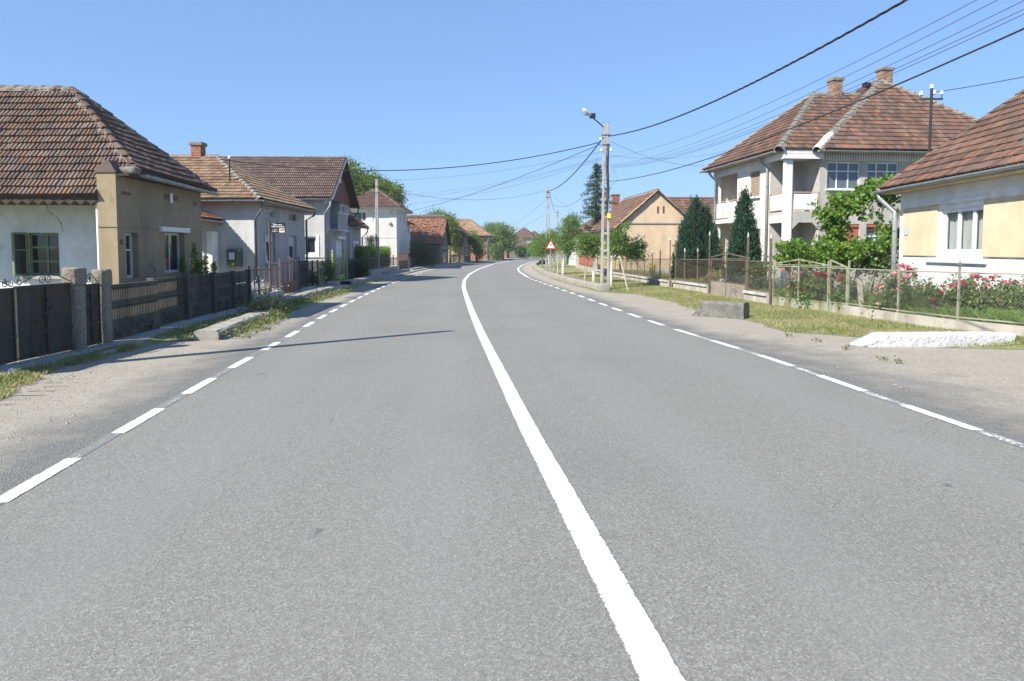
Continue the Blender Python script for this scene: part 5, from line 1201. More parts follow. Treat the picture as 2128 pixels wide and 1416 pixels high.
soffit(h, -8.6, .1, -ov, 0, ze-.02, MT['soffit'])
downpipe(h, [(-LG-.2, -ov-.02, ze-.05), (-LG-.2, -.35, ze-.3), (-LG-.1, -.1, ze-.6), (-LG-.1, -.1, 0)], MT['zinc'], .06)
downpipe(h, [(X1+.3, -ov, ze-.05), (X1+.3, -.35, ze-.3), (X1+.35, -.1, ze-.6), (X1+.35, -.1, 0)], MT['zinc'], .06)
# ---------------------------------------------------------------- peach gabled house
fr = right_frame(1291, 50.0, 930)
h = fr.thing('peach_house', 'peach rendered house with plain gable end and two small attic vents', 'house')
FW, SW = rsides(fr); W_ = SW.px(1437, 480)[0]; ze = SW.px(1300, 464)[1]; zr_ = SW.px(1364, 399)[1]
wall(h, MT['peach'], SW, 0, W_, 0, ze, [], gable=[(0, ze), (W_, ze), (W_/2, zr_)])
fo = [(-2.3, -1.3, 1.2, 2.8), (-5.4, -4.4, 1.2, 2.8)]
wall(h, MT['yellow'], FW, -9, 0, 0, ze, [(*o, .1) for o in fo])
for o in fo: window(h, FW, o, .08)
wall(h, MT['peach'], Wl(fr, (-9, 0), (0, 1), (-1, 0)), 0, W_, 0, ze)
for q in ((1365.5, 429, 1369, 443.5), (1377, 429, 1380.5, 443.5)): board(h, 'attic_vent', MT['redbrown_metal'], SW, *SW.rect(*q), 0, .02)
mb = MB(); pbox(mb, SW, 0, W_, ze-.06, ze+.03, 0, .05); mb.obj('string_course', MT['zinc'], h)
mb = MB(); zq = SW.px(1340, 561)[1]; pbox(mb, SW, 0, W_, 0, max(.3, zq), 0, .06); mb.obj('plinth', MT['concrete'], h)
sl = (zr_-ze)/(W_/2); ov = .5; o0 = .12
A, B = V((o0, W_/2, zr_+.1)), V((-9.4, W_/2, zr_+.1)); l0, l1 = V((o0, -ov, ze-sl*ov+.1)), V((-9.4, -ov, ze-sl*ov+.1)); r0, r1 = V((o0, W_+ov, ze-sl*ov+.1)), V((-9.4, W_+ov, ze-sl*ov+.1))
rf = roof(h, fr, [[l1, l0, A, B], [r0, r1, B, A]], MT['tile_mid'], .22, .33, detail=False)
caps(rf, [(A, B)], MT['tile_mid']); caps(rf, [(l0, A), (r0, A)], MT['tile_red'], L=.2, r=.1, mortar=False)
zb = SW.px(1440, 403)[1]
roof(h, fr, [[V((-3, W_/2+.5, zb-2.2)), V((-3, 14, zb-2.2)), V((-6, 14, zb+.2)), V((-6, W_/2, zb+.2))]], MT['tile_mid'], .22, .33, detail=False, name='wing_roof')
wall(h, MT['peach'], Wl(fr, (-3.4, 0), (0, 1), (1, 0)), W_, 13.8, 0, zb-2.2)
gutter(h, (-9.4, -ov-.06, l0.z-.03), (o0, -ov-.06, l0.z-.03)); downpipe(h, [(-.0, -ov, l0.z-.1), (-.05, -.1, l0.z-.6), (-.05, -.1, 0)], MT['zinc'])
def right_house(px, Y, vp, wpx, ey, ry, m, tm, label, depth=9, ch=None):
    fr = right_frame(px, Y, vp); h = fr.thing('house', label, 'house'); FW, SW = rsides(fr); W_ = SW.px(wpx, 480)[0]; ze = SW.px((px+wpx)/2, ey)[1]
    of = [(-3, -2, 1.1, 2.7), (-6, -5, 1.1, 2.7)]; ow = [(W_*.4, W_*.4+1.1, 1.1, 2.6)]
    wall(h, m, SW, 0, W_, 0, ze, [(*o, .1) for o in ow]); wall(h, m, FW, -depth, 0, 0, ze, [(*o, .1) for o in of]); wall(h, m, Wl(fr, (-depth, 0), (0, 1), (-1, 0)), 0, W_, 0, ze)
    for o in ow: window(h, SW, o, .08)
    for o in of: window(h, FW, o, .08)
    zr_ = CH+(HOR-ry)*(Y+depth/2)/F; A, B = V((-depth/2, depth/2, zr_)), V((-depth/2, max(W_-2, depth/2+.5), zr_)); c = [V((.5, -.5, ze)), V((-depth-.5, -.5, ze)), V((-depth-.5, W_+.5, ze)), V((.5, W_+.5, ze))]
    rf = roof(h, fr, [[c[0], c[3], B, A], [c[1], c[0], A], [c[2], c[1], A, B], [c[3], c[2], B]], tm, .24, .35, detail=False); caps(rf, [(c[0], A), (c[1], A), (A, B), (c[3], B)], tm)
    gutter(h, (.55, -.5, ze-.03), (.55, W_+.5, ze-.03), MT['zinc_dark'], ring=3)
    if ch: q = Wl(fr, (-depth/2, 0), (0, 1), (1, 0)).px(ch, 440); chimney(h, (-depth/2, q[0], zr_-.3), .6, .6, 1.4)
    return fr
right_house(1262, 66, 940, 1340, 470, 431, MT['yellow'], MT['tile_mid'], 'yellow house with tall orange chimney behind the peach gable', 9, 1279)
right_house(1199, 78, 960, 1262, 487, 441, MT['offwhite'], MT['tile_mid'], 'white house with hipped roof partly hidden by the spruce', 8)
# ---------------------------------------------------------------- concrete lattice poles, lamp, wires
def lattice_pole(P, H, label, wb=.42, wt=.25, d=.2, ang=0, rung=.78):
    o = thing('lattice_pole', label, 'pole', (P[0], P[1], 0), ang, 'concrete lattice power poles')
    for s in (-1, 1):
        lw = .115; b = [(s*wb/2-lw/2, -d/2), (s*wb/2+lw/2, -d/2), (s*wb/2+lw/2, d/2), (s*wb/2-lw/2, d/2)]; l2 = .085; t = [(s*(wt/2)-l2/2, -d*.36), (s*(wt/2)+l2/2, -d*.36), (s*(wt/2)+l2/2, d*.36), (s*(wt/2)-l2/2, d*.36)]
        MB().hexa([(x-s*lw/2, y, -.1) for x, y in b], [(x-s*l2/2, y, H) for x, y in t]).obj('leg', MT['pole'], o, bevel=.012)
    z = .28
    while z < H*.86:
        w_ = wb+(wt-wb)*z/H-.05; dd = d*(1-.28*z/H)*.46
        mb = MB(); mb.box(-w_/2+.04, w_/2-.04, -dd, dd, z-.055, z+.055)
        for s in (-1, 1):
            for q in (-1, 1): mb.hexa([(s*(w_/2-.045), -dd, z+q*.05), (s*(w_/2-.11), -dd, z+q*.05), (s*(w_/2-.11), dd, z+q*.05), (s*(w_/2-.045), dd, z+q*.05)][::(1 if q*s > 0 else -1)], [(s*(w_/2-.045), -dd, z+q*.13), (s*(w_/2-.05), -dd, z+q*.13), (s*(w_/2-.05), dd, z+q*.13), (s*(w_/2-.045), dd, z+q*.13)][::(1 if q*s > 0 else -1)])
        mb.obj('rung', MT['pole'], o); z += rung
    MB().box(-wt/2+.01, wt/2-.01, -d*.34, d*.34, H*.86, H-.02).obj('solid_head', MT['pole'], o)
    mb = MB()
    for z in (H-.5, H-.95): mb.box(-wt/2-.07, wt/2+.07, -d*.42, -d*.38, z-.02, z+.02); mb.box(-wt/2-.07, wt/2+.07, d*.38, d*.42, z-.02, z+.02)
    for x in (-.1, .1): mb.tube([(x, 0, H-.05), (x, 0, H+.09)], .012, 6)
    mb.obj('steel_band', MT['dark_metal'], o)
    return o
p1 = G(1257, 603.5); H1 = hz(p1, 262)
lp = lattice_pole((p1.x, p1.y), H1, 'concrete lattice power pole carrying a street lamp beside the young trees', .42, .24, .24)
a0 = V((-.12, -.05, H1-.15)); a1 = V(((1224-1257)*p1.y/F, -.35, hz(p1, 249))); 
MB().tube([a0, (a0+a1)/2+V((0, 0, .01)), a1], .028, 8).obj('lamp_arm', MT['dark_metal'], lp)
dl = (a1-a0).normalized(); lh = MB(); rg = []
for t, w_, u, dn in ((-.06, .05, .04, .04), (.0, .08, .07, .05), (.16, .11, .095, .06), (.36, .12, .095, .05), (.48, .08, .07, .035), (.52, .03, .03, .02)):
    c = a1+dl*t; sx = dl.cross(V((0, 0, 1))).normalized(); sy = sx.cross(dl).normalized()
    rg.append([c+sx*(w_*math.cos(a))+sy*((u if math.sin(a) > 0 else dn)*math.sin(a)) for a in np.linspace(0, 2*math.pi, 13)[:-1]])
for i in range(5): lh.add(rg[i]+rg[i+1], [(k, (k+1) % 12, 12+(k+1) % 12, 12+k) for k in range(12)])
lh.poly(rg[0][::-1]); lh.poly(rg[-1]); lamp = lh.obj('lamp_head', MT['lamp'], lp, smooth=True)
gl = MB(); rg = []
for t, w_, dn in ((.12, .06, .02), (.18, .09, .11), (.33, .10, .13), (.44, .07, .09), (.49, .03, .02)):
    c = a1+dl*t; rg.append([c+sx*(w_*math.cos(a))+sy*(-.03+dn*math.sin(a)) for a in np.linspace(math.pi, 2*math.pi, 9)])
for i in range(4): gl.add(rg[i]+rg[i+1], [(k, k+1, 10+k, 9+k) for k in range(8)])
gl.obj('lamp_bowl', MT['lamp_glass'], lamp, smooth=True)
c = a1-dl*.05; MB().box(c.x-.1, c.x+.16, c.y-.11, c.y+.09, c.z-.06, c.z+.15).obj('lamp_gear', MT['sign_black'], lamp, bevel=.02)
MB().box(.05, .22, -.26, -.12, hz(p1, 455), hz(p1, 445)).obj('junction_box', MT['sign_yellow'], lp, bevel=.01)
mb = MB()
for x in (.02, .07): mb.tube([(x+.03*math.sin(z*3), -.14, z) for z in np.linspace(hz(p1, 450), H1-.9, 14)], .018, 5)
mb.obj('riser_cable', MT['wire'], lp)
mb = MB()
for x, z in ((-.25, H1-.75), (.22, H1-1.25), (-.22, H1-1.25)): mb.lathe((x, -.1, z), [(.02, 0), (.06, .03), (.05, .07), (.06, .1), (.02, .14)], 8)
mb.obj('insulator', MT['ceramic'], lp)
def pole_at(px, top, Hh, label, X=None):
    Y = (Hh-CH)*F/(HOR-top); return lattice_pole(((px-CX)/F*Y, Y), Hh, label, .44, .26, .22), V(((px-CX)/F*Y, Y, Hh))
_, T2 = pole_at(1138, 390, 7.6, 'concrete lattice power pole rising from trees behind the warning sign')
_, T3 = pole_at(1158.5, 436, 7.6, 'concrete lattice power pole beyond the tall bushy street tree')
_, T4 = pole_at(1034, 463, 7.6, 'distant concrete power pole in front of the dark round tree')
pl_ = fx(787); HL = hz(pl_, 375); lattice_pole((pl_.x, pl_.y-.3), HL, 'slim concrete lattice pole standing at the lime hedge', .28, .17, .16); TL = V((pl_.x, pl_.y, HL))
lattice_pole((-1.43-LX*9.25, 16.6-LY*9.25), 8.15, 'concrete lattice pole whose long shadow crosses the road', .42, .26, .24, .5)
P0 = V((7.4, -3, 7.0)); lattice_pole((P0.x, P0.y), 7.2, 'concrete lattice power pole on the verge past the white culvert', .44, .26, .22)
T1 = V((p1.x, p1.y, H1))
def wire(A, B, sag, r, label, m=None, twist=0, group='overhead cables'):
    A, B = V(A), V(B); n = 28; pts = []
    for i in range(n+1):
        t = i/n; p = A+(B-A)*t; p.z -= 4*sag*t*(1-t); pts.append(p)
    if twist:
        mb = MB()
        N_ = int((B-A).length/.12)
        for s in (0, 2.1, 4.2):
            q = []
            for i in range(N_+1):
                t = i/N_; p = A+(B-A)*t; p.z -= 4*sag*t*(1-t); a = t*(B-A).length*6+s; q.append(p+V((math.cos(a)*r*.7, 0, math.sin(a)*r*.7)))
            mb.tube(q, r*.62, 4)
        o = mb.obj('cable', m or MT['wire'])
    else: o = MB().tube(pts, r, 5).obj('cable', m or MT['wire'])
    return tag(o, label, 'cable', group)
def to_p0(py1, px, py, r, label, m=None, twist=0, sag=.3, dx=0):
    """from the lamp pole (attached at image row py1) past the pixel (px,py) on to the pole beside the camera's right"""
    A = T1+V((dx, -.1, hz(p1, py1)-T1.z)); k = (px-CX)/F; d = P0-T1
    t = (k*A.y-A.x)/(d.x-k*d.y); Y = A.y+d.y*t; z = CH+(HOR-py)*Y/F*1.003
    zB = A.z+(z-A.z+4*sag*t*(1-t))/t
    wire(A, V((A.x+d.x, A.y+d.y, zB)), sag, r, label, m, twist)
to_p0(287, 1890, 0, .02, 'thick twisted black cable leaving the lamp pole head', twist=1, sag=1.1, dx=.1)
to_p0(379, 2128, 62, .014, 'thick black cable leaving the lamp pole at mid height', sag=.9, dx=.15)
for i, (a, x, y) in enumerate(((330, 2036, 0), (346, 2078, 0), (348, 2128, 4), (350, 2128, 22), (352, 2128, 32))): to_p0(a, x, y, .0055, 'thin bare wire of the bundle between lamp pole and rose garden', MT['wire_thin'], sag=1.0, dx=.12+.05*i)
wire(T1+V((-.15, -.1, hz(p1, 290)-T1.z)), T2+V((-.1, 0, -.4)), .55, .03, 'thick black cable sagging between lamp pole and next pole')
wire(T1+V((-.25, -.1, hz(p1, 299)-T1.z)), MAST2, .8, .02, 'long twisted cable crossing the road to the grey house mast')
wire(T1+V((-.25, -.1, hz(p1, 303)-T1.z)), D(812, 446, 66), .45, .014, 'dark cable from lamp pole to white two-storey house')
for i, (a, x, y, Y) in enumerate(((318, 700, 372, 45), (329, 783, 405, 50), (331, 783, 412, 50), (334, 783, 428, 50))): wire(T1+V((-.2, 0, hz(p1, a)-T1.z)), D(x, y, Y), .5, .007, 'thin wire crossing the road from lamp pole to left houses', MT['wire_thin'])
wire(T2+V((-.2, 0, -.3)), D(783, 388, 50), .9, .012, 'thin cable from second pole back to slim left pole', MT['wire_thin'])
wire(T2+V((-.2, 0, -1.2)), D(1034, 480, 150), .6, .012, 'thin cable from second pole to distant left pole', MT['wire_thin'])
wire(T1+V((.2, 0, hz(p1, 297)-T1.z)), D(1463, 345, 39), .3, .008, 'thin wire from lamp pole to the villa eave', MT['wire_thin'])
wire(T1+V((.2, 0, hz(p1, 326)-T1.z)), D(1560, 300, 40), .4, .006, 'thin wire from lamp pole toward villa roof ridge', MT['wire_thin'])
wire(T2+V((.2, 0, -.7)), T3+V((0, 0, -.3)), .7, .02, 'dark cable sagging between second and third pole')
wire(T2+V((.2, 0, -.5)), D(1262, 470, 66), .5, .01, 'thin cable from second pole to yellow house', MT['wire_thin'])
wire(T2+V((.2, 0, -1.5)), T1+V((0, 0, hz(p1, 365)-T1.z)), .8, .012, 'lower thin cable between lamp pole and second pole', MT['wire_thin'])
wire(T2+V((-.1, 0, -2.4)), D(1000, 497, 117), .6, .01, 'thin cable from second pole to brick house', MT['wire_thin'])
wire(MASTR, V((MASTR.x+4.5, MASTR.y-9, D(2128, 138, 18.5).z+.9)), .25, .012, 'single wire from the service mast over the cream roof')
mb = MB(); mb.tube([T1+V((.22, -.1, hz(p1, 350)-T1.z)), T1+V((.45, -.1, hz(p1, 365)-T1.z)), T1+V((.5, -.1, hz(p1, 380)-T1.z)), T1+V((.2, -.1, hz(p1, 386)-T1.z))], .008, 5); tag(mb.obj('cable_loop', MT['wire_thin']), 'loose loop of wire hanging beside the lamp pole', 'cable')
# ---------------------------------------------------------------- warning sign
ps = G(1144.5, 575); sg = thing('warning_sign', 'triangular red-bordered bend warning sign on thin grey post', 'road sign', (ps.x, ps.y, 0)); k = ps.y/F
zt, zb = hz(ps, 498), hz(ps, 518); hw = 11.3*k
MB().tube([(0, .04, 0), (0, .04, zt-.1)], .03, 8).obj('sign_post', MT['zinc'], sg)
def tri(y0, y1, s, m, name, par):
    c = V((0, 0, zb+(zt-zb)*.36)); pts = [V((-hw, 0, zb)), V((hw, 0, zb)), V((0, 0, zt))]; pts = [c+(p-c)*s for p in pts]
    return MB().hexa([p+V((0, y1, 0)) for p in pts], [p+V((0, y0, 0)) for p in pts]).obj(name, m, par)
pt_ = tri(-.005, .015, 1, MT['sign_red'], 'sign_plate', sg); tri(-.010, -.005, .68, MT['sign_white'], 'sign_face', pt_)
mb = MB(); zc = zb+(zt-zb)*.2; s = (zt-zb)/.75
arc = [(-.06, 0), (-.06, .1), (-.045, .16), (0, .2), (.05, .21)]
for (x0, z0), (x1, z1) in zip(arc, arc[1:]): mb.bar((x0*s, -.013, zc+z0*s), (x1*s, -.013, zc+z1*s), .006, .05*s, V((0, 0, 1)) if abs(x1-x0) > abs(z1-z0) else V((1, 0, 0)))
mb.hexa([(.04*s, -.017, zc+.15*s), (.12*s, -.017, zc+.215*s), (.04*s, -.017, zc+.28*s)], [(.04*s, -.0105, zc+.15*s), (.12*s, -.0105, zc+.215*s), (.04*s, -.0105, zc+.28*s)])
mb.obj('bend_arrow', MT['sign_black'], pt_)
# ---------------------------------------------------------------- right-hand kerbs and culvert heads
def kerb_path(label, pix, w, hgt, m, name='kerb'):
    P = [G(*p) for p in pix]; o0 = P[0]; mb = MB(); dense = []
    for a, b in zip(P, P[1:]):
        n = max(2, int((b-a).length/.5)); dense += [a+(b-a)*(i/n) for i in range(n)]
    dense.append(P[-1]); prev = None
    for i, p in enumerate(dense):
        d = (dense[min(i+1, len(dense)-1)]-dense[max(0, i-1)]).normalized(); x = V((d.y, -d.x, 0)); j = lambda: random.uniform(-.02, .02)
        ring = [q-o0 for q in (p+V((0, 0, -.05)), p+x*j()+V((0, 0, hgt-.04+j())), p+x*.05+V((0, 0, hgt+j()*.5)), p+x*(w-.05)+V((0, 0, hgt+j()*.5)), p+x*w+V((0, 0, hgt-.05)), p+x*w+V((0, 0, -.05)))]
        if prev: mb.add(prev+ring, [(k, 6+k, 7+k, k+1) for k in range(5)])
        else: mb.poly(ring)
        prev = ring
    mb.poly(prev[::-1]); o = mb.obj(name, m); o.location = o0; return tag(o, label, 'kerb')
kerb_path('long low concrete kerb curving from the lamp pole around the bend', [(1248, 606.5), (1225, 600), (1200, 594), (1160, 583), (1130, 571.5), (1111, 560.5), (1106, 553.5), (1116, 547.5), (1140, 542)], .42, .28, MT['kerb'])
def culvert(label, a, b, w, hgt, m, jag, slope=.45, rough=.04):
    a, b = V(a), V(b); d = b-a; f = Fr((a.x, a.y), math.atan2(d.y, d.x)); L = math.hypot(d.x, d.y); n = 40; mb = MB(); prev = None; K = 14
    for i in range(n+1):
        x = L*i/n; hh = hgt*min(1, max(.06, x/slope)); ring = []
        for k in range(K):
            t = k/(K-1)
            if t < .4: y, z = -w/2, hh*(t/.4)
            elif t < .6: y, z = -w/2+w*((t-.4)/.2), hh
            else: y, z = w/2, hh*(1-(t-.6)/.4)
            r_ = random.uniform(-rough, rough)*(1 if 0 < t < .38 else .25); ring.append((x, y+r_, z+random.uniform(-.01, .01) if t not in (0, 1) else -.06))
        if prev: mb.add(prev+ring, [(k, k+1, K+k+1, K+k) for k in range(K-1)])
        prev = ring
    mb.poly(prev[::-1]); o = mb.obj('culvert_head', m); o.location = f.o; o.rotation_euler = (0, 0, f.ang); o.data.polygons.foreach_set('use_smooth', [True]*len(o.data.polygons)); return tag(o, label, 'culvert')
q0, q1 = G(1785, 722)+V((.0, .22, 0)), G(2106, 720)+V((-.0, .22, 0))
culvert('white limewashed rough concrete culvert head with sloping end', q0, q1, .5, (hz(q0, 692)+hz(q1, 692))/2, MT['whitepaint'], .03, .5, .012)
q0, q1 = G(1446, 657)+V((.0, .12, 0)), G(1554, 665)+V((0, .12, 0))
culvert('grey mossy concrete culvert head on the dry verge', q0, q1, .32, .45, MT['grey_block'], .03, .35, .015)
mb = MB(); r_ = 9; mb.lathe((0, 0, 0), [(.45, 0), (.5, .15), (.4, .38), (.15, .5)], 9); o = mb.obj('culvert_shade', MT['dark'], smooth=True); o.location = G(1122, 551)+V((.3, .5, .1)); tag(o, 'dark lump put in for the shaded culvert opening at the kerb on the bend', 'stone')  # solid black lump added in place of the shaded culvert opening
# ---------------------------------------------------------------- right-hand fences
def fxr(px):
    k = (px-CX)/F; lo, hi = 8.0, 150.0
    for _ in range(60):
        mid = (lo+hi)/2
        if FENR(mid) > k*mid*1.002: lo = mid
        else: hi = mid
    return V((FENR(mid), mid, .0))
def rfence(name, label, pxs, tops, m, railrow, base, mesh=None, cat='fence', finial=None, w=.042, plinth=None, pm=None, sheet=None, extra=0, gable=None, coping=None, plast=.02):
    P = [fxr(p) for p in pxs]; f, L = along(P[-1], P[0]); g = f.thing(name, label, cat); us = []
    for p, t in zip(P, tops):
        lp_ = f.loc((p.x, p.y, 0)); zt = hz(p, t); us.append((lp_.x, lp_.y, zt))
        MB().box(lp_.x-w/2, lp_.x+w/2, lp_.y-w/2, lp_.y+w/2, 0, zt).obj('post', m, g)
        if finial: MB().lathe((lp_.x, lp_.y, zt), [(.022, -.02), (.036, .0), (.042, .04), (.02, .07), (.026, .095), (.004, .16)], 8).obj('finial', finial, g)
    for i, ((xa, ya, za), (xb, yb, zb_)) in enumerate(zip(us, us[1:])):
        zr0 = hz(P[i], railrow[0]+(railrow[1]-railrow[0])*i/max(1, len(us)-1)); zr1 = hz(P[i+1], railrow[0]+(railrow[1]-railrow[0])*(i+1)/max(1, len(us)-1)); mb = MB()
        bars_ = [(zr0, zr1, .03), (base+.03, base+.03, .03)]
        if gable and gable[i]: pk = gable[i]; bars_ += [(zr0+pk[0], zr1+pk[1], .035), (zr0+.05, zr1+.05, .025)]
        for (z0, z1, th_) in bars_: MB().bar((xa, ya, z0), (xb, yb, z1), th_, th_).obj('rail', m, g)
        if mesh: chain(g, f, (xb, yb), (xa, ya), base+.05, min(zr0, zr1), mesh, p=.055)
        if sheet: MB().hexa([(xb, yb-.01, .05), (xa, ya-.01, .05), (xa, ya+.006, .05), (xb, yb+.006, .05)], [(xb, yb-.01, base), (xa, ya-.01, base), (xa, ya+.006, base), (xb, yb+.006, base)]).obj('sheet_panel', sheet, g)
        if plinth:
            yy = .11
            b_ = MB().hexa([(xb, yb-yy, -.05), (xa, ya-yy, -.05), (xa, ya+yy, -.05), (xb, yb+yy, -.05)], [(xb, yb-yy, plinth), (xa, ya-yy, plinth), (xa, ya+yy, plinth), (xb, yb+yy, plinth)]).obj('plinth', pm or MT['concrete'], g)
            if coping: MB().hexa([(xb, yb-.17, plinth), (xa, ya-.17, plinth), (xa, ya+.17, plinth), (xb, yb+.17, plinth)], [(xb, yb-.16, plinth+.08), (xa, ya-.16, plinth+.08), (xa, ya+.16, plinth+.08), (xb, yb+.16, plinth+.08)]).obj('coping', coping, b_)
    return g
PL = plaster('stained_low_wall', (.42, .39, .33), (.13, .12, .09), .8, 0, .5, 25)
rfence('brown_mesh_fence', 'brown post and mesh fence with silver finials in front of the peach gable', [1241, 1253, 1266, 1278, 1289.5, 1300.5, 1311, 1324, 1338.5, 1355, 1371, 1391.5], [533, 532, 530, 529, 529, 529, 528, 528, 527, 527, 525, 501], MT['brown_metal'], (536.5, 538.5), .42, MT['fence_wire_brown'], finial=MT['silver'], plinth=.34, pm=PL, coping=MT['concrete'])
rfence('brown_mesh_fence', 'brown post and mesh fence with silver finials in front of the dark cypress', [1403, 1421.8, 1448.6, 1473], [500, 523, 523, 489], MT['brown_metal'], (538.5, 540), .46, MT['fence_wire_brown'], finial=MT['silver'], plinth=.38, pm=PL, coping=MT['concrete'])
rfence('villa_gate', 'brown garden gate with taupe lower sheet and peaked top rails before the villa', [1477, 1508.5, 1549.5], [540, 519, 541], MT['brown_metal'], (540, 541.5), .62, MT['fence_wire_brown'], cat='gate', sheet=MT['taupe'], gable=[(.1, .27), (.27, .1)])
rfence('short_mesh_fence', 'short brown mesh fence bay with tall finial posts beside pale green gate', [1552.5, 1600], [493, 496], MT['brown_metal'], (542, 544.5), .48, MT['fence_wire_brown'], finial=MT['silver'], plinth=.38, pm=PL, coping=MT['concrete'], w=.06)
rfence('pale_green_gate', 'wide pale green rusty mesh gate with peaked top beside the villa fence', [1607, 1659, 1721], [548, 537, 542], MT['pale_green'], (553, 556), .34, MT['fence_wire'], cat='gate', sheet=MT['pale_green'], gable=[(.07, .22), (.22, .06)], w=.042)
rfence('narrow_green_gate', 'narrow pale green rusty gate with sloping top bar next to roses', [1725, 1760], [539, 556], MT['pale_green'], (557, 558.5), .36, MT['fence_wire'], cat='gate', sheet=MT['pale_green'], gable=[(.22, .03)], w=.042)
rfence('rose_fence', 'rusty pale green mesh fence on stained white wall in front of the roses', [1763, 1867, 1992, 2140, 2330], [541, 553, 543, 545, 545], MT['rustpost'], (558.5, 575), .37, MT['fence_wire'], plinth=.34, pm=PL, w=.04)
P = fxr(1775)+V((.35, .2, 0)); o = MB().bar((0, 0, 0), (-.12, .05, 1.15), .1, .1).obj('timber_prop', MT['wood_stake']); o.location = P; tag(o, 'grey leaning timber prop behind the narrow green gate', 'post')
# red-brown board fence further on
def red_fence(px0, px1, top, label, n):
    a, b = fxr(px1), fxr(px0); f, L = along(a, b); g = f.thing('board_fence', label, 'fence'); z1 = hz((a+b)/2, top)
    MB().box(0, L, -.1, .1, 0, .45).obj('plinth', PL, g)
    for i in range(n): u0, u1 = L*i/n, L*(i+.88)/n; MB().box(u0, u1, -.02, .02, .47, z1+random.uniform(-.02, .02)).obj('board', MT['redfence'], g)
    mb = MB()
    for z in (.65, z1-.2): mb.box(0, L, .02, .06, z-.04, z+.04)
    mb.obj('rail', MT['redfence'], g)
    for u in (0, L): MB().box(u-.14, u+.14, -.14, .14, 0, z1+.1).obj('pillar', MT['concrete'], g)
red_fence(1203, 1238, 529, 'red-brown board fence between concrete pillars beside the lamp pole', 22)
red_fence(1160, 1199, 530, 'dull red board fence behind the staked young trees', 24)
# ================================================================== VEGETATION
def unit(n):
    v = rng.normal(size=(n, 3)); return v/np.linalg.norm(v, axis=1, keepdims=True)
def leaf_mesh(name, C, size, aspect=.55, droop=.3, outward=None, var=.35):
    n = len(C); C = np.asarray(C, dtype=float)
    d = unit(n); d[:, 2] -= droop
    if outward is not None: d += outward*.8
    d /= np.linalg.norm(d, axis=1, keepdims=True); u = unit(n); u[:, 2] += .6; s = np.cross(d, u); s /= np.linalg.norm(s, axis=1, keepdims=True)+1e-9
    nn = np.cross(s, d); L = size*(1+var*rng.uniform(-1, 1, n))[:, None]; w = L*aspect*.5
    v = np.empty((n, 4, 3)); v[:, 0] = C; v[:, 1] = C+d*L*.5+s*w+nn*L*.08; v[:, 2] = C+d*L; v[:, 3] = C+d*L*.5-s*w+nn*L*.08
    return np_mesh(name, v.reshape(-1, 3), np.arange(n*4).reshape(n, 4), 4)
def clump_points(blobs, n, clump=.22, per=28, shell=.55):
    """blobs: (cx,cy,cz,rx,ry,rz); clumps of leaves mostly near the surface, leaving gaps"""
    vol = np.array([b[3]*b[4]*b[5] for b in blobs])**.67; vol /= vol.sum(); out = []; ow = []
    k = max(1, n//per); idx = rng.choice(len(blobs), k, p=vol)
    for i in idx:
        b = blobs[i]; d = unit(1)[0]; r = shell+(1-shell)*rng.random()**.6; r *= 1+.16*rng.normal()
        c = np.array(b[:3])+d*np.array(b[3:])*r; m = int(per*rng.uniform(.5, 1.5))
        out.append(c+rng.normal(size=(m, 3))*clump*np.array([1, 1, .75])); ow.append(np.repeat(d[None], m, 0))
    return np.concatenate(out), np.concatenate(ow)
def foliage(parent, blobs, n, size, m, clump=.22, per=28, shell=.55, aspect=.55, droop=.3, name='crown', zmin=None):
    P, O = clump_points(blobs, n, clump, per, shell)
    if zmin is not None: k = P[:, 2] > zmin; P, O = P[k], O[k]
    return mesh_obj(name, leaf_mesh(name, P, size, aspect, droop, O), m, parent)
def limbs(parent, base, h0, r0, blobs, m, n=9, name='trunk', lean=(0, 0)):
    base = V(base); mb = MB(); top = base+V((lean[0], lean[1], h0)); pts = [base+V((0, 0, -.1)), base+(top-base)*.35+V((random.uniform(-.03, .03), random.uniform(-.03, .03), 0)), base+(top-base)*.7, top]
    mb.tube(pts, [r0*1.15, r0, r0*.85, r0*.7], 8)
    for i in range(n):
        b = random.choice(blobs); t = V((b[0]+random.uniform(-.7, .7)*b[3], b[1]+random.uniform(-.7, .7)*b[4], b[2]+random.uniform(-.3, .8)*b[5])); s = base+(top-base)*random.uniform(.7, 1)
        mid = (s+t)/2+V((0, 0, random.uniform(0, .25)*(t-s).length)); mb.tube([s, mid, t], [r0*.5, r0*.3, r0*.08], 5, caps=False)
    return mb.obj(name, m, parent, smooth=True)
def tree(name, label, P, blobs, n, size, m, h0, r0, tm=None, clump=.22, shell=.5, aspect=.55, group=None, cat='tree', per=28, lean=(0, 0)):
    t = thing(name, label, cat, (P[0], P[1], 0), 0, group)
    limbs(t, (0, 0, 0), h0, r0, blobs, tm or MT['trunk'], lean=lean); foliage(t, blobs, n, size, m, clump, per, shell, aspect); return t
def blob_px(P, px0, py0, px1, py1, dy=1.0, off=0):
    """ellipsoid covering a pixel box at the depth of the trunk P"""
    k = P.y/F; cx_ = (px0+px1)/2; return ((cx_-CX)*k-P.x, off, CH+(HOR-(py0+py1)/2)*k, abs(px1-px0)/2*k, dy, abs(py1-py0)/2*k)
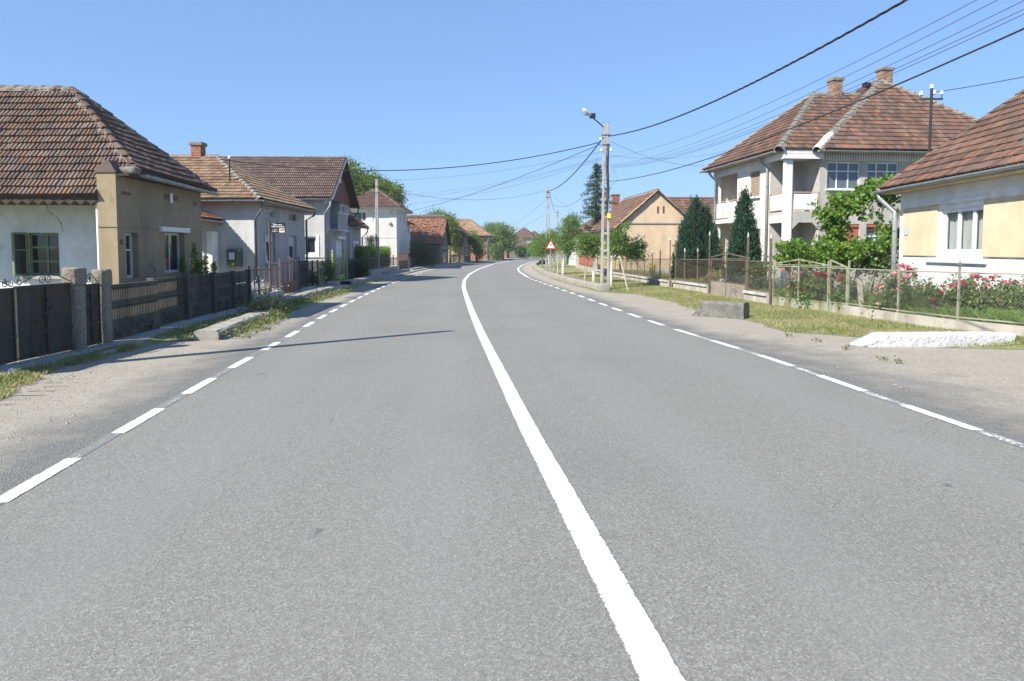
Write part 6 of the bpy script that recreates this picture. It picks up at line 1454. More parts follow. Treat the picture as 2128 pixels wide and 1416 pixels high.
# ---- street trees on the verge with stakes
def stake(px, py, top, label, lean=0, m=None):
    p = G(px, py, .06); k = p.y/F; o = MB().tube([(0, 0, -.05), (lean*k*.5, 0, (hz(p, top))*.5), (lean*k, 0, hz(p, top))], .035, 6).obj('stake', m or MT['wood_stake']); o.location = (p.x, p.y, 0); tag(o, label, 'stake', 'wooden tree stakes')
def street_tree(label, px, py, boxes, n, size=.095, wt=True, r0=.06, dy=.8, clump=.13):
    p = G(px, py, .06); boxes = list(boxes)+[(cx_-w_, cy_-w_*.8, cx_+w_, cy_+w_*.8) for b in boxes for _ in range(2) for cx_, cy_, w_ in [(random.uniform(b[0]-4, b[2]+4), random.uniform(b[1]-7, b[1]+(b[3]-b[1])*.8), random.uniform(3, 7))]]; bl = [blob_px(p, *b, dy=dy) if b[2]-b[0] > 16 else blob_px(p, *b, dy=.25, off=random.uniform(-.5, .5)*dy) for b in boxes]; return tree('street_tree', label, p, bl, n, size, MT['leaf_street'], min(b[2]-b[5]*.3 for b in bl), r0, MT['trunk_white'] if wt else MT['trunk'], clump, .15, .6, 'young street trees on the right verge')
street_tree('young leafy tree nearest the lamp pole with wide low crown', 1271, 596, [(1255, 492, 1300, 535), (1285, 498, 1330, 540), (1268, 475, 1300, 510), (1310, 512, 1340, 538)], 7000, dy=.75)
street_tree('young round-headed tree between red board fence and lamp pole', 1233, 589, [(1192, 500, 1230, 532), (1218, 492, 1250, 535), (1205, 488, 1240, 510)], 5600)
street_tree('taller bushy young tree behind the warning sign post', 1171, 577, [(1160, 455, 1195, 505), (1165, 485, 1200, 530), (1172, 445, 1204, 480), (1155, 500, 1185, 535)], 7500, dy=1.0)
street_tree('low spreading young tree left of the warning sign', 1152, 570, [(1118, 495, 1150, 528), (1135, 490, 1165, 520), (1105, 505, 1130, 532)], 6500, dy=1.1, clump=.22, size=.09)
street_tree('far spreading street tree overhanging the bend kerb', 1127, 556, [(1098, 500, 1125, 530), (1112, 492, 1145, 525)], 7500, dy=1.6, clump=.28, size=.12)
street_tree('distant small street tree beyond the bend kerb', 1140, 551, [(1120, 488, 1150, 512), (1135, 480, 1160, 505)], 6500, dy=1.8, clump=.3, size=.13)
stake(1306, 604, 532, 'pale leaning stake right of the lamp pole', -19); stake(1213, 588, 533, 'grey stake leaning beside the round-headed tree', 9); stake(1235, 590, 545, 'short straight stake beside the round-headed tree')
stake(1159, 572, 538, 'straight stake beside the warning sign'); stake(1167, 575.5, 536, 'thin stake beside the taller bushy tree'); stake(1145, 566, 540, 'white stake behind the warning sign post', 0, MT['trunk_white'])
# ---- spruce
def spruce(P, H, R, label):
    t = thing('spruce', label, 'tree', (P[0], P[1], 0)); MB().tube([(0, 0, 0), (0, 0, H*.5), (0, 0, H)], [.2, .12, .015], 8).obj('trunk', MT['trunk'], t)
    pts = []; br = MB(); z = H*.3
    while z < H*.985:
        f = 1-z/H; nb = int(4+5*f)
        for i in range(nb):
            a = random.uniform(0, 6.28); L = R*(f**.85)*random.uniform(.65, 1.15)+.12; dz = -L*.28*random.uniform(.3, 1.3)
            tip = V((L*math.cos(a), L*math.sin(a), z+dz+L*.12)); br.tube([(0, 0, z), ((tip.x)*.5, tip.y*.5, z+dz*.35), tip], [.03, .02, .006], 4, caps=False)
            k = int(30*L)+14
            for j in range(k):
                s = (j+random.random())/k; c = np.array([tip.x*s, tip.y*s, z+(dz+L*.12)*s]); pts.append(c+rng.normal(size=3)*np.array([.07, .07, .05])*(1+.6*(1-s)))
        z += .27+.3*f
    br.obj('branches', MT['trunk'], t); P_ = np.array(pts); P_ = np.concatenate([P_+rng.normal(size=P_.shape)*.05 for _ in range(4)])
    mesh_obj('crown', leaf_mesh('crown', P_, .15, .22, .5), MT['needle'], t); return t
spruce(((1238-CX)/F*60, 60), D(1238, 334, 60).z, 3.3, 'tall dark spruce rising behind the lamp pole')
# ---- flame-shaped cypresses
def cypress(label, P, blobs, n):
    t = thing('cypress', label, 'tree', (P[0], P[1], 0), 0, 'dark cypresses before the villa'); MB().tube([(0, 0, 0), (0, 0, 1.2)], [.1, .06], 8).obj('trunk', MT['trunk'], t); out = []; ow = []
    for (cx_, cy_, z0, z1, R) in blobs:
        k = n//len(blobs); m = k//30
        for _ in range(m):
            t_ = rng.random()**1.25; z = z0+(z1-z0)*t_; rr = R*min(1, (1-t_)**.62*1.08)*(.6+.4*min(1, t_/.12)); a = rng.uniform(0, 6.28); q = rr*(.74+.36*rng.random()**1.5)
            c = np.array([cx_+q*math.cos(a), cy_+q*math.sin(a), z]); up = rng.random((30, 1)); d = np.array([math.cos(a)*.25, math.sin(a)*.25, 1.0])
            out.append(c+d*up*rng.uniform(.18, .42)+rng.normal(size=(30, 3))*np.array([.05, .05, .05])); ow.append(np.repeat(d[None]*1.6, 30, 0))
        kk = k//3; t_ = rng.random(kk); a = rng.uniform(0, 6.28, kk); rr = R*np.minimum(1, (1-t_)**.62)*.82*np.sqrt(rng.random(kk)); out.append(np.stack([cx_+rr*np.cos(a), cy_+rr*np.sin(a), z0+(z1-z0)*t_], 1)); ow.append(np.tile([0, 0, 1.5], (kk, 1)))
    mesh_obj('crown', leaf_mesh('crown', np.concatenate(out), .10, .34, -.6, np.concatenate(ow)), MT['cypress'], t)
Pc = V(((1442-CX)/F*35.5, 35.5, 0)); k = Pc.y/F
cypress('broad dark double-topped cypress behind the brown mesh fence', Pc, [(0, 0, .15, CH+(HOR-424)*k, 42*k), (27*k, .3, .15, CH+(HOR-444)*k, 30*k), (-13*k, .1, .15, CH+(HOR-462)*k, 32*k), (36*k, -.2, .15, CH+(HOR-490)*k, 22*k)], 46000)
Pc = V(((1545-CX)/F*30, 30, 0)); k = Pc.y/F
cypress('narrow dark cypress in front of the villa street wall', Pc, [(0, 0, .2, CH+(HOR-411)*k, 33*k), (9*k, -.1, .2, CH+(HOR-470)*k, 27*k), (-10*k, .1, .2, CH+(HOR-480)*k, 25*k)], 30000)
# ---- low junipers and plants behind the villa fence
def shrub(name, label, P, blobs, n, size, m, clump=.12, aspect=.4, shell=.4, group=None, cat='shrub', droop=.1, stem=True):
    t = thing(name, label, cat, (P[0], P[1], 0), 0, group)
    if stem:
        mb = MB()
        for b in blobs:
            for _ in range(4): mb.tube([(b[0]*.6+random.uniform(-.1, .1), b[1]*.6+random.uniform(-.1, .1), 0), (b[0]*.9, b[1]*.9, b[2]*.6), (b[0]+random.uniform(-.5, .5)*b[3], b[1]+random.uniform(-.5, .5)*b[4], b[2]+random.uniform(-.2, .6)*b[5])], [.018, .014, .005], 5, caps=False)
        mb.obj('stems', MT['trunk'], t)
    foliage(t, blobs, n, size, m, clump, 24, shell, aspect, droop, 'foliage', zmin=.02); return t
for px, Y, s, lab in ((1535, 28.6, 1.0, 'low spreading blue-green juniper behind the villa gate'), (1582, 26.2, .9, 'low spreading blue-green juniper behind the short fence bay')):
    P = V(((px-CX)/F*Y+.2, Y, 0)); shrub('juniper', lab, P, [(0, 0, .45, .9*s, .6, .3), (-.5, .2, .42, .6*s, .5, .22), (.5, .1, .5, .5*s, .5, .25)], 6500, .10, MT['juniper'], .1, .25)
P = V(((1480-CX)/F*31.2+.35, 31.2, 0)); shrub('ornamental_grass', 'pale striped ornamental grass tuft behind brown mesh fence', P, [(0, 0, .4, .6, .4, .35)], 1400, .3, MT['grass_dry'], .12, .1, .3, droop=-.7, cat='plant')
P = V(((1573-CX)/F*28.3, 28.3, 0)); shrub('climber', 'thin leafy climber beside the villa downpipe', P, [(0, 0, .9, .35, .3, .55), (.3, 0, 1.0, .3, .3, .4)], 700, .12, MT['leaf_rose'], .14, .6)
o = MB().lathe((0, 0, 0), [(.2, 0), (.3, .1), (.29, .25), (.2, .38), (.05, .44)], 12).obj('garden_stone', MT['stone'], smooth=True); o.location = ((1503-CX)/F*29.6, 29.6, .25); tag(o, 'round pale stone among the junipers', 'stone')
for px, c, lab in ((1332, MT['yellowp'], 'yellow flowers in the peach house garden'),):
    P = fxr(px)+V((.6, .3, 0)); t = shrub('garden_flower', lab, P, [(0, 0, .5, .2, .2, .5)], 300, .12, MT['leaf_herb'], .1, .3, cat='plant'); mesh_obj('blossom', leaf_mesh('blossom', rng.normal(size=(90, 3))*[.1, .1, .1]+[0, 0, 1.05], .09, .8), c, t)
# ---- grape vine on its trellis between villa and cream house
Pv = V(((1765-CX)/F*25.5, 25.5, 0)); k = Pv.y/F
bx = lambda a, b, c, d, dy=.5, off=0: blob_px(Pv, a, b, c, d, dy, off)
vb = [bx(1706, 428, 1750, 462), bx(1708, 455, 1752, 500), bx(1728, 405, 1780, 432), bx(1770, 390, 1812, 420), bx(1800, 377, 1850, 408), bx(1825, 398, 1866, 425), bx(1838, 372, 1864, 395), bx(1705, 495, 1752, 540), bx(1712, 470, 1748, 510), bx(1748, 425, 1775, 448)]
vn = thing('grape_vine', 'bright green grape vine arching over a trellis between villa and cream house', 'vine', Pv)
mb = MB(); mb.tube([(-.6, .1, 0), (-.55, .05, .9), (-.7, 0, 1.8), (-.2, 0, 3.0), (.7, 0, 3.6)], [.05, .045, .04, .03, .015], 6); mb.tube([(-.3, 0, 0), (-.4, .1, 1.2), (-.8, 0, 2.4)], [.04, .03, .015], 6); mb.obj('stems', MT['trunk'], vn)
foliage(vn, vb, 4600, .14, MT['leaf_vine'], .12, 18, .3, .85, .35)
hang = np.concatenate([np.array([(px-1765)*k, rng.uniform(-.3, .1), CH+(HOR-y)*k])[None]+rng.normal(size=(12, 3))*.06 for px, y0, n_ in ((1783, 440, 3), (1822, 440, 5), (1800, 430, 3), (1855, 440, 4), (1690, 425, 4)) for y in range(y0, y0+n_*9, 9)])
mesh_obj('hanging_shoots', leaf_mesh('hanging_shoots', hang, .13, .85, .5), MT['leaf_vine'], vn, kind='stuff')
P = V(((1740-CX)/F*24, 24.3, 0)); k = P.y/F
bx = lambda a, b, c, d, dy=.5, off=0: blob_px(P, a, b, c, d, dy, off)
t = shrub('vine_row', 'leafy vine row growing low along the villa forecourt', P, [bx(1614, 512, 1648, 548), bx(1644, 506, 1668, 532), bx(1668, 524, 1700, 552), bx(1694, 500, 1745, 548), bx(1740, 512, 1772, 552), bx(1772, 503, 1800, 530), bx(1800, 502, 1858, 522), bx(1845, 475, 1866, 520), bx(1640, 535, 1690, 556)], 4800, .135, MT['leaf_vine'], .12, .85, .3)
P = V(((1800-CX)/F*26, 26.4, 0)); k = P.y/F
shrub('dark_vine_row', 'shaded dark vines behind the bright vine row', P, [bx(1780, 525, 1862, 560), bx(1700, 530, 1770, 570)], 2000, .14, MT['leaf_rose'], .18, .8, .2)
# trellis posts
for px, y0 in ((1783, 505), (1857, 500)):
    p = V(((px-CX)/F*25.2, 25.2, 0)); o = MB().box(-.05, .05, -.05, .05, 0, hz(p, y0)).obj('trellis_post', MT['concrete']); o.location = p; tag(o, 'slim concrete trellis post among the vines' if px < 1800 else 'slim concrete trellis post close to the grey downpipe', 'post', 'trellis posts')
# ---- roses
def rose(px, Y, top, w, n, bl, label, dense=1.0):
    Y = max(Y, fxr(px).y+.55)
    n = int(n*1.5); P = V(((px-CX)/F*Y, Y, 0)); k = Y/F; H = hz(P, top); t = thing('rose_bush', label, 'rose bush', P, 0, 'roses behind the front fence'); W_ = w*k/2
    mb = MB(); tips = []
    for _ in range(9):
        a = random.uniform(0, 6.28); r = random.uniform(.2, .95); tip = V((W_*r*math.cos(a), .35*r*math.sin(a), H*random.uniform(.55, .97))); tips.append(tip); mb.tube([(tip.x*.2, tip.y*.2, 0), (tip.x*.7, tip.y*.7, tip.z*.55), tip], [.014, .011, .005], 5, caps=False)
    mb.obj('canes', MT['trunk'], t)
    P1 = [np.array(tp)[None]*np.array([1, 1, 1])*rng.uniform(.35, 1, (int(n/14), 1))+rng.normal(size=(int(n/14), 3))*.11 for tp in tips]; P2, _ = clump_points([(0, 0, H*.36, W_*.9, .35, H*.34)], int(n*.5), .1, 18, .3)
    mesh_obj('foliage', leaf_mesh('foliage', np.concatenate(P1+[P2]), .085, .6, .1), MT['leaf_rose'], t)
    for (bx_, by_, s, mm) in bl:
        c = np.array([(bx_-px)*k, -.25+rng.uniform(-.1, .1), CH+(HOR-by_)*(Y-.25)/F]); m = 46; d = unit(m); d[:, 2] = np.abs(d[:, 2])*.9-.2
        R = s*k*.5; Q = c+d*R*rng.uniform(.2, .75, (m, 1)); mesh_obj('blossom', leaf_mesh('blossom', Q, R*.85, .95, -.2, d*1.2), MT[mm], t)
rose(1700, 20.6, 555, 70, 1500, [(1690, 570, 12, 'red'), (1697, 574, 12, 'crimson'), (1706, 575, 14, 'red'), (1741, 578, 16, 'crimson'), (1748, 584, 13, 'red'), (1736, 583, 12, 'red')], 'rose bush with loose red clusters behind the pale green gate')
rose(1672, 20.9, 556, 50, 1100, [(1666, 606, 13, 'red'), (1660, 611, 10, 'red'), (1668, 601, 9, 'red'), (1655, 566, 7, 'pink'), (1618, 561, 8, 'pink')], 'rose bush with scarlet blooms low behind the wide green gate')
rose(1760, 19.4, 568, 60, 900, [(1813, 606, 11, 'pink'), (1820, 597, 13, 'palepink'), (1829, 600, 12, 'palepink'), (1825, 593, 10, 'palepink')], 'small rose bush with salmon blooms by the timber prop')
rose(1862, 18.6, 556, 90, 2200, [(1863, 555, 14, 'pink'), (1872, 556, 12, 'pink'), (1880, 566, 14, 'pink'), (1850, 571, 14, 'palepink'), (1862, 570, 13, 'palepink'), (1873, 575, 10, 'palepink'), (1858, 603, 15, 'palepink'), (1856, 610, 12, 'pink'), (1846, 573, 9, 'pink'), (1861, 642, 9, 'palepink'), (1815, 632, 8, 'palepink'), (1848, 646, 6, 'palepink'), (1885, 562, 9, 'pink'), (1867, 581, 9, 'pink')], 'tall rose bush with pale pink blooms against the grey downpipe')
rose(1905, 18.3, 575, 60, 1100, [(1901, 600, 10, 'pink'), (1918, 601, 12, 'pink'), (1928, 615, 6, 'crimson')], 'thin rose bush with two bright pink blooms on white plinth')
rose(1950, 17.6, 585, 70, 1900, [(1947, 611, 12, 'crimson'), (1950, 625, 11, 'crimson'), (1962, 629, 12, 'crimson'), (1972, 624, 12, 'crimson'), (1932, 638, 8, 'crimson'), (1926, 622, 7, 'crimson'), (1957, 632, 9, 'crimson'), (1948, 634, 7, 'crimson')], 'rose bush with crimson blooms low by the wall')
rose(2005, 17.4, 572, 90, 2600, [(1980, 587, 13, 'crimson'), (1982, 594, 11, 'pink'), (1960, 594, 8, 'crimson'), (1950, 596, 8, 'crimson'), (2013, 575, 13, 'pink'), (2019, 577, 13, 'crimson'), (2036, 583, 13, 'pink'), (2042, 578, 10, 'crimson'), (2014, 592, 12, 'crimson'), (2031, 594, 11, 'pink'), (2035, 602, 12, 'crimson'), (2057, 575, 9, 'palepink'), (1993, 590, 9, 'crimson'), (2040, 617, 6, 'pink'), (2047, 618, 7, 'crimson')], 'large rose bush with crimson blooms against the white plinth', 1)
rose(2075, 17.2, 576, 80, 2400, [(2068, 586, 9, 'pink'), (2077, 588, 10, 'crimson'), (2086, 589, 9, 'pink'), (2091, 586, 8, 'crimson'), (2092, 625, 9, 'pink'), (2060, 625, 5, 'pink')], 'leafy rose bush with pink blooms right of the crimson bush')
rose(2125, 16.8, 578, 70, 2000, [(2118, 595, 9, 'pink'), (2124, 598, 9, 'palepink'), (2128, 665, 14, 'crimson'), (2124, 680, 13, 'crimson'), (2130, 675, 13, 'red')], 'rose bush with deep crimson spray at the fence end')
t = shrub('white_herb', 'feathery green herb with tiny white umbels behind narrow green gate', V(((1785-CX)/F*21.4, 21.4, 0)), [(0, 0, .5, .6, .35, .45), (-.7, .3, .45, .6, .35, .45)], 3600, .10, MT['leaf_herb'], .12, .18, .2, cat='plant')
for _ in range(14): c = np.array([rng.uniform(-1.2, .6), rng.uniform(-.3, .3), rng.uniform(.75, 1.05)]); mesh_obj('umbel', leaf_mesh('umbel', c+rng.normal(size=(26, 3))*[.06, .06, .01], .03, .9), MT['whitep'], t)
shrub('bronze_rose', 'bronze-leaved bush with faded pink flowers behind wide green gate', V(((1690-CX)/F*22, 22.3, 0)), [(0, 0, .7, .6, .4, .45)], 1800, .09, leafmat('bronze_leaf', [(.16, .13, .05), (.2, .15, .07), (.1, .12, .04), (.3, .15, .12)], .3), .12, .6)
# ---- left side planting
Pw = V((-20, 78, 0)); k = Pw.y/F; bx = lambda a, b, c, d, dy=3, off=0: blob_px(Pw, a, b, c, d, dy, off)
tree('walnut_tree', 'large walnut tree rising behind the gabled and white houses', Pw, [bx(712, 335, 750, 420), bx(735, 365, 790, 425), bx(755, 362, 795, 405), bx(785, 375, 835, 425), bx(700, 360, 740, 440), bx(800, 395, 836, 428)], 15000, .26, MT['leaf_walnut'], 5, .28, clump=.42, shell=.3, per=24)
def bg_tree(label, px, Y, boxes, n, size, m, dy=1.5, r0=.15, clump=.3, name='tree', shell=.3):
    P = V(((px-CX)/F*Y, Y, 0)); bl = [blob_px(P, *b, dy=dy) for b in boxes]; tree(name, label, P, bl, n, size, m, max(.5, min(b[2] for b in bl)*.8), r0, None, clump, shell)
bg_tree('slender tree tops showing above the derelict barn roof', 895, 110, [(868, 452, 900, 475), (890, 440, 925, 470), (905, 445, 935, 480)], 5000, .26, MT['leaf_street'], 2, clump=.5)
bg_tree('ivy-green tree wedged between barn gable and tan house', 935, 95, [(924, 450, 950, 485), (930, 470, 955, 520), (928, 455, 945, 500)], 5000, .2, MT['leaf_walnut'], 1.2, clump=.35)
bg_tree('loose bright green tree in front of the brick house', 992, 104, [(978, 490, 1005, 530), (985, 505, 1008, 540), (972, 480, 990, 510)], 5000, .18, MT['leaf_walnut'], 1.2, clump=.32)
bg_tree('dark round-crowned tree before the far brick cottage', 1045, 130, [(1030, 470, 1065, 515), (1020, 485, 1050, 530), (1045, 480, 1070, 525), (1028, 466, 1050, 490)], 8000, .28, MT['leaf_street'], 2.5, .2, .5)
bg_tree('pale tree top showing left of the dark round tree', 1030, 175, [(1008, 468, 1035, 490)], 2600, .35, MT['leaf_street'], 2.5, clump=.6)
bg_tree('dark bush at the foot of the far houses', 1083, 148, [(1077, 515, 1092, 533)], 2200, .3, MT['leaf_dark'], 1.5, clump=.4, name='bush')
bg_tree('low green bush left of the far round tree', 1028, 118, [(1022, 505, 1042, 537)], 2800, .22, MT['leaf_street'], 1.2, clump=.35, name='bush')
bg_tree('dark tangled tree shading the derelict barn wall', 868, 72, [(855, 500, 885, 550), (872, 510, 905, 555), (852, 520, 875, 558)], 6000, .13, MT['leaf_dark'], .8, .1, .25)
P = fx(767)+V((-.85, .2, 0)); k = P.y/F
t = thing('lime_hedge', 'clipped lime green hedge behind brown railing fence', 'hedge', P); n = 26000; z1 = hz(P, 520); Lh = 10.0
Q = np.stack([rng.uniform(-.55, .55, n), rng.uniform(0, Lh, n), rng.uniform(.4, z1-.05, n)], 1); s = rng.integers(0, 3, n); sg_ = rng.choice([-1, 1], n)
Q[s == 0, 0] = (sg_*.55)[s == 0]; Q[s == 1, 1] = np.where(sg_ > 0, Lh, 0)[s == 1]; Q[s == 2, 2] = z1; Q[:, 2] += .06*np.sin(Q[:, 1]*4)+.05*np.sin(Q[:, 1]*9+1)
Q += rng.normal(size=Q.shape)*.05; mesh_obj('foliage', leaf_mesh('foliage', Q, .07, .5, -.3), MT['leaf_lime'], t); MB().box(-.4, .4, .15, Lh-.15, .1, z1-.15).obj('twigs', MT['leaf_dark'], t)
def left_shrub(name, label, px, d, boxes, n, size, m, clump=.16, asp=.55, dy=.4, cat='shrub'):
    P = fx(px)+V((-d, 0, -.1)) if not isinstance(d, tuple) else V(d); shrub(name, label, P, [blob_px(P, *b, dy=dy) for b in boxes], n, size, m, clump, asp, .25, cat=cat)
left_shrub('fir_bush', 'black-green young fir behind the lime hedge', 767, (-11.0, 56.5, 0), [(757, 500, 785, 575), (765, 488, 778, 520)], 5000, .12, MT['needle'], .14, .25)
left_shrub('dark_shrub', 'black-green shrub filling the dark railing beside lime gate', 744, .6, [(724, 540, 748, 580), (738, 542, 764, 580)], 6500, .08, MT['leaf_dark'])
left_shrub('garden_bush', 'tall loose shrub behind blue-grey bar fence', 676, .5, [(668, 555, 694, 595), (676, 545, 692, 575)], 3200, .08, MT['leaf_rose'])
left_shrub('lavender', 'purple-grey flowering border behind blue-grey bar fence', 648, .6, [(628, 560, 652, 590), (645, 562, 668, 592)], 2400, .06, MT['leaf_dark'])
t_ = fx(560)+V((-.75, .3, 0)); t = thing('phlox', 'pale lilac flower bed behind wire mesh fence', 'flowers', t_)
Q = np.stack([rng.normal(size=2600)*.28, rng.uniform(-3.2, 1.6, 2600), np.abs(rng.normal(size=2600))*.13+.1], 1); mesh_obj('blossoms', leaf_mesh('blossoms', Q+[0, 0, .15], .055, .9), MT['lilac'], t, kind='stuff'); mesh_obj('foliage', leaf_mesh('foliage', Q, .09, .4), MT['leaf_herb'], t)
P = fx(442)+V((-.75, .6, 0)); k = P.y/F
t = thing('tall_weed', 'tall spiky bright green weed behind the concrete fence', 'weed', P); H = hz(P, 516); mb = MB(); pts = []
for (x, hh) in ((0, H), (.3, H*.82), (-.35, H*.8), (.12, H*.75), (.55, H*.72)):
    mb.tube([(x*.8, 0, 0), (x, 0, hh)], [.012, .004], 5); zz = rng.uniform(.5, 1, 330)*hh; w_ = (.16*(1-(zz/hh))+.035)*(1 if x == 0 else .7); a = rng.uniform(0, 6.28, 330); pts.append(np.stack([x+w_*np.cos(a), w_*np.sin(a), zz], 1))
mb.obj('stems', MT['weed'], t); mesh_obj('foliage', leaf_mesh('foliage', np.concatenate(pts), .10, .3, -.4), MT['leaf_lime'], t)
# dry flower stalks near the kerb by the brown gate
P = G(668, 600, .1); t = thing('thistle', 'dry pale thistle stalk with purple tops beside the kerb slab', 'weed', P); mb = MB(); tp_ = []
for _ in range(7): x, y = random.uniform(-.25, .25), random.uniform(-.2, .2); z = random.uniform(.5, 1.3); mb.tube([(x*.3, y*.3, 0), (x, y, z)], [.01, .005], 4); tp_.append((x, y, z))
mb.obj('stems', MT['wood_stake'], t); mesh_obj('foliage', leaf_mesh('foliage', np.concatenate([np.array(q)[None]*rng.uniform(.2, 1, (20, 1))+rng.normal(size=(20, 3))*.04 for q in tp_]), .09, .3), MT['grass_dry'], t); mesh_obj('blossoms', leaf_mesh('blossoms', np.concatenate([np.array(q)[None]+rng.normal(size=(12, 3))*.03 for q in tp_[:3]]), .04, .7), MT['lilac'], t)
MT['grass_green'] = leafmat('lush_grass', [(.13, .22, .045), (.17, .27, .06), (.21, .3, .085), (.10, .18, .035)], .35, .7)
# ---- grass: blades as one mass each
def blades(name, XY, zf, hgt, m, w=.012, label=None):
    n = len(XY); a = rng.uniform(0, 6.28, n); l = hgt*rng.uniform(.35, 1.3, n); d = np.stack([np.cos(a), np.sin(a)], 1); lean = rng.uniform(.1, .9, n)[:, None]*l[:, None]
    base = np.column_stack([XY, zf]); s = np.column_stack([-d[:, 1], d[:, 0], np.zeros(n)])*w*.5
    v = np.empty((n, 4, 3)); mid = base+np.column_stack([d*lean*.35, l*.6]); tip = base+np.column_stack([d*lean, l])
    v[:, 0] = base-s; v[:, 1] = base+s; v[:, 2] = mid+s*.8; v[:, 3] = tip
    o = mesh_obj(name, np_mesh(name, v.reshape(-1, 3), np.arange(n*4).reshape(n, 4), 4), m, kind='stuff'); tag(o, label, 'grass'); return o
HOLES = [(G(1775, 722), G(2112, 720), .45), (G(1446, 657), G(1556, 665), .3)]
def scatter(fa, fb, y0, y1, n, patch=0, pw=1.0, near=True):
    y = y0+(y1-y0)*rng.random(n)**(1.6 if near else 1); t = rng.random(n)**pw; A = np.array([fa(q) for q in y]); B = np.array([fb(q) for q in y]); x = A+(B-A)*t
    if patch:
        f = np.sin(x*2.3+y*1.1)+np.sin(x*.9-y*1.9+1)+np.sin(x*5.1+2)*.6+np.sin(y*4.3)*.6+rng.normal(size=len(x))*.5; k = (f > patch) if patch < 5 else (f < patch-10); x, y, t = x[k], y[k], t[k]
    for a, b, w_ in HOLES:
        k = ~((x > a.x) & (x < b.x) & (y > min(a.y, b.y)-.12) & (y < max(a.y, b.y)+w_+.1)); x, y, t = x[k], y[k], t[k]
    return np.column_stack([x, y]), t
XY, t = scatter(lambda y: RSH(y)+wob(y, 2)+.05, lambda y: FENR(y)-.1, 13, 46, 75000, -.15); blades('verge_grass', XY, .012+.09*np.minimum(1, t*1.6), .06, MT['grass'], .011, 'short patchy green verge grass on the right')
XY, t = scatter(lambda y: RSH(y)+wob(y, 2)-.15, lambda y: FENR(y)-.1, 12, 46, 60000, 10.2); blades('dry_grass', XY, .012+.09*np.minimum(1, np.maximum(0, t)*1.6), .045, MT['grass_dry'], .011, 'dry straw-coloured grass patches on the right verge')
XY, t = scatter(lambda y: FENR(y)+.32, lambda y: FENR(y)+2.3, 13, 32, 34000); blades('garden_grass', XY, np.full(len(XY), .04), .42, MT['grass_green'], .016, 'long green garden grass around the roses')
XY, t = scatter(lambda y: FENR(y)+.2, lambda y: FENR(y)+2.5, 32, 52, 14000); blades('far_garden_grass', XY, np.full(len(XY), .04), .4, MT['grass'], .025, 'tall pale garden grass behind the brown mesh fence')
XY, t = scatter(lambda y: FEN(y)+PVW(y)-.06, lambda y: LSH(y)+wob(y, 1)+.08, 6, 34, 24000, -.3); blades('left_strip_grass', XY, .085-.078*np.clip(t, 0, 1), .065, MT['grass'], .010, 'ragged grass strip between left pavement and gravel')
XY, t = scatter(lambda y: LSH(y)+wob(y, 1)-.18, lambda y: LSH(y)+wob(y, 1)+.2, 6, 15, 9000, -.3); blades('left_dry_grass', XY, np.full(len(XY), .012), .06, MT['grass_dry'], .01, 'dry straw fringe at the left gravel edge')
XY, t = scatter(lambda y: FEN(y)-1.0, lambda y: FEN(y)-.1, 12, 30, 9000); blades('yard_grass', XY, np.full(len(XY), .05), .2, MT['grass'], .014, 'yard grass behind the slatted concrete fence')
# weeds hugging the left slabs
def weeds(pts, n, size, label, m=None, h=.2):
    c = []
    for (x, y, r) in pts: c.append(np.column_stack([rng.normal(x, r, n), rng.normal(y, r, n), np.abs(rng.normal(0, h, n))*.7+.03]))
    C = np.concatenate(c); o = mesh_obj('weeds', leaf_mesh('weeds', C, size, .45, -.3), m or MT['weed'], kind='stuff'); tag(o, label, 'weeds')
wl_ = [(xl_, y_, .12) for y_ in np.arange(15.2, 20, .35) for xl_ in (-5.80-.1*(y_-15),)]
weeds(wl_, 70, .075, 'leafy weeds along the road side of the long culvert slab', None, .16)
weeds([(-7.05-.1*(q-20), q, .3) for q in np.arange(20, 22.6, .4)], 170, .09, 'tall weeds between the two left slabs', None, .3)
weeds([(-7.2, q, .14) for q in np.arange(23, 32, .45)], 70, .08, 'weeds at the foot of the long kerb slab', None, .15)
weeds([(-7.4, 21.4, .25), (-6.9, 21.0, .2), (-6.85, 20.3, .2)], 160, .16, 'straw-dry weed tuft between the left slabs', MT['grass_dry'], .3)
weeds([G(px, py).to_tuple()[:2]+(.05,) for px, py in ((1760, 728), (1865, 757), (1834, 750), (1640, 700), (1700, 712))], 30, .05, 'tiny green weed tufts in the right gravel', None, .03)
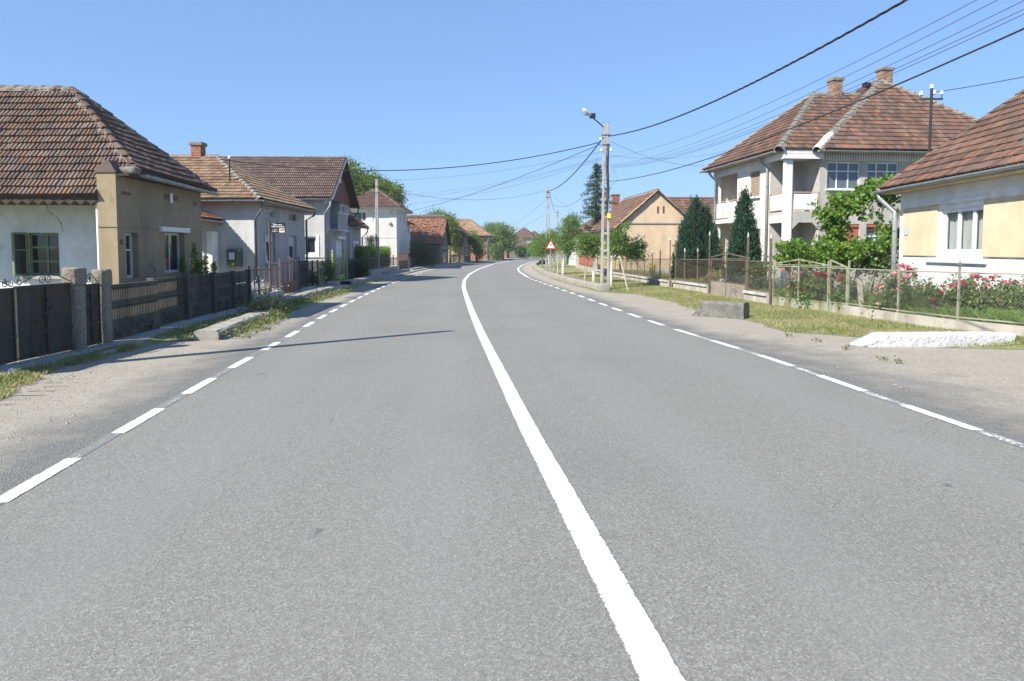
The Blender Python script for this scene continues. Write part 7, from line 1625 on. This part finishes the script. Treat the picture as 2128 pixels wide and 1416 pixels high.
for (px, py, m, lab, s) in ((28, 776, MT['sign_white'], 'crumpled white litter in the left grass strip', .09), (1800, 711, MT['sign_white'], 'white scrap lying in the right grass', .05)):
    P = G(px, py, .06); mb = MB(); mb.lathe((0, 0, 0), [(s*.6, 0), (s, s*.3), (s*.8, s*.6), (s*.2, s*.8)], 7); mb.v = [(x*random.uniform(.6, 1.3), y*random.uniform(.6, 1.3), z*random.uniform(.5, 1.3)) for x, y, z in mb.v]; o = mb.obj('litter', m); o.location = P; tag(o, lab, 'litter')
# loose stones on the shoulders
Q = []; F_ = []
ico = [(1, 0, -.3), (-.5, .87, -.3), (-.5, -.87, -.3), (0, 0, 1), (.3, .3, .6), (-.4, -.2, .6)]
mb = MB()
for i in range(6500):
    y = 5+33*random.random()**1.8
    if random.random() < .5: a, b = xl(y)-.5, LSH(y)
    else: a, b = xr(y)+.4, RSH(y)
    x = a+(b-a)*random.random()**.7; s = random.uniform(.005, .018)*(1 if random.random() > .04 else 1.9); th = random.uniform(0, 6.28); c_, s_ = math.cos(th)*s, math.sin(th)*s; q = random.uniform(.6, 1.2)
    vs = [(x+c_*u-s_*v*q, y+s_*u+c_*v*q, .006+w_*s*.7) for u, v, w_ in ((1, 0, 0), (0, 1, 0), (-1, 0, 0), (0, -1, 0), (.2, .1, 1))]; mb.add(vs, [(0, 1, 4), (1, 2, 4), (2, 3, 4), (3, 0, 4)])
tag(mb.obj('loose_stones', layered('gravel_stone', (.13, .12, .10), (.34, .32, .28), 30, .95, obj=False), kind='stuff'), 'loose gravel stones on both road shoulders', 'gravel')

# ------------------------------------------------------------------ summer haze
hb = MB().box(-1600, 1600, -1600, 1600, -1.2, 12.5); m = bpy.data.materials.new('haze_air'); m.use_nodes = True; t = m.node_tree; t.nodes.clear()
pv_ = t.nodes.new('ShaderNodeVolumePrincipled'); pv_.inputs['Color'].default_value = (.9, .95, 1, 1); pv_.inputs['Density'].default_value = .0005; pv_.inputs['Anisotropy'].default_value = .3
t.links.new(pv_.outputs[0], t.nodes.new('ShaderNodeOutputMaterial').inputs['Volume']); tag(hb.obj('haze', m), kind='stuff')
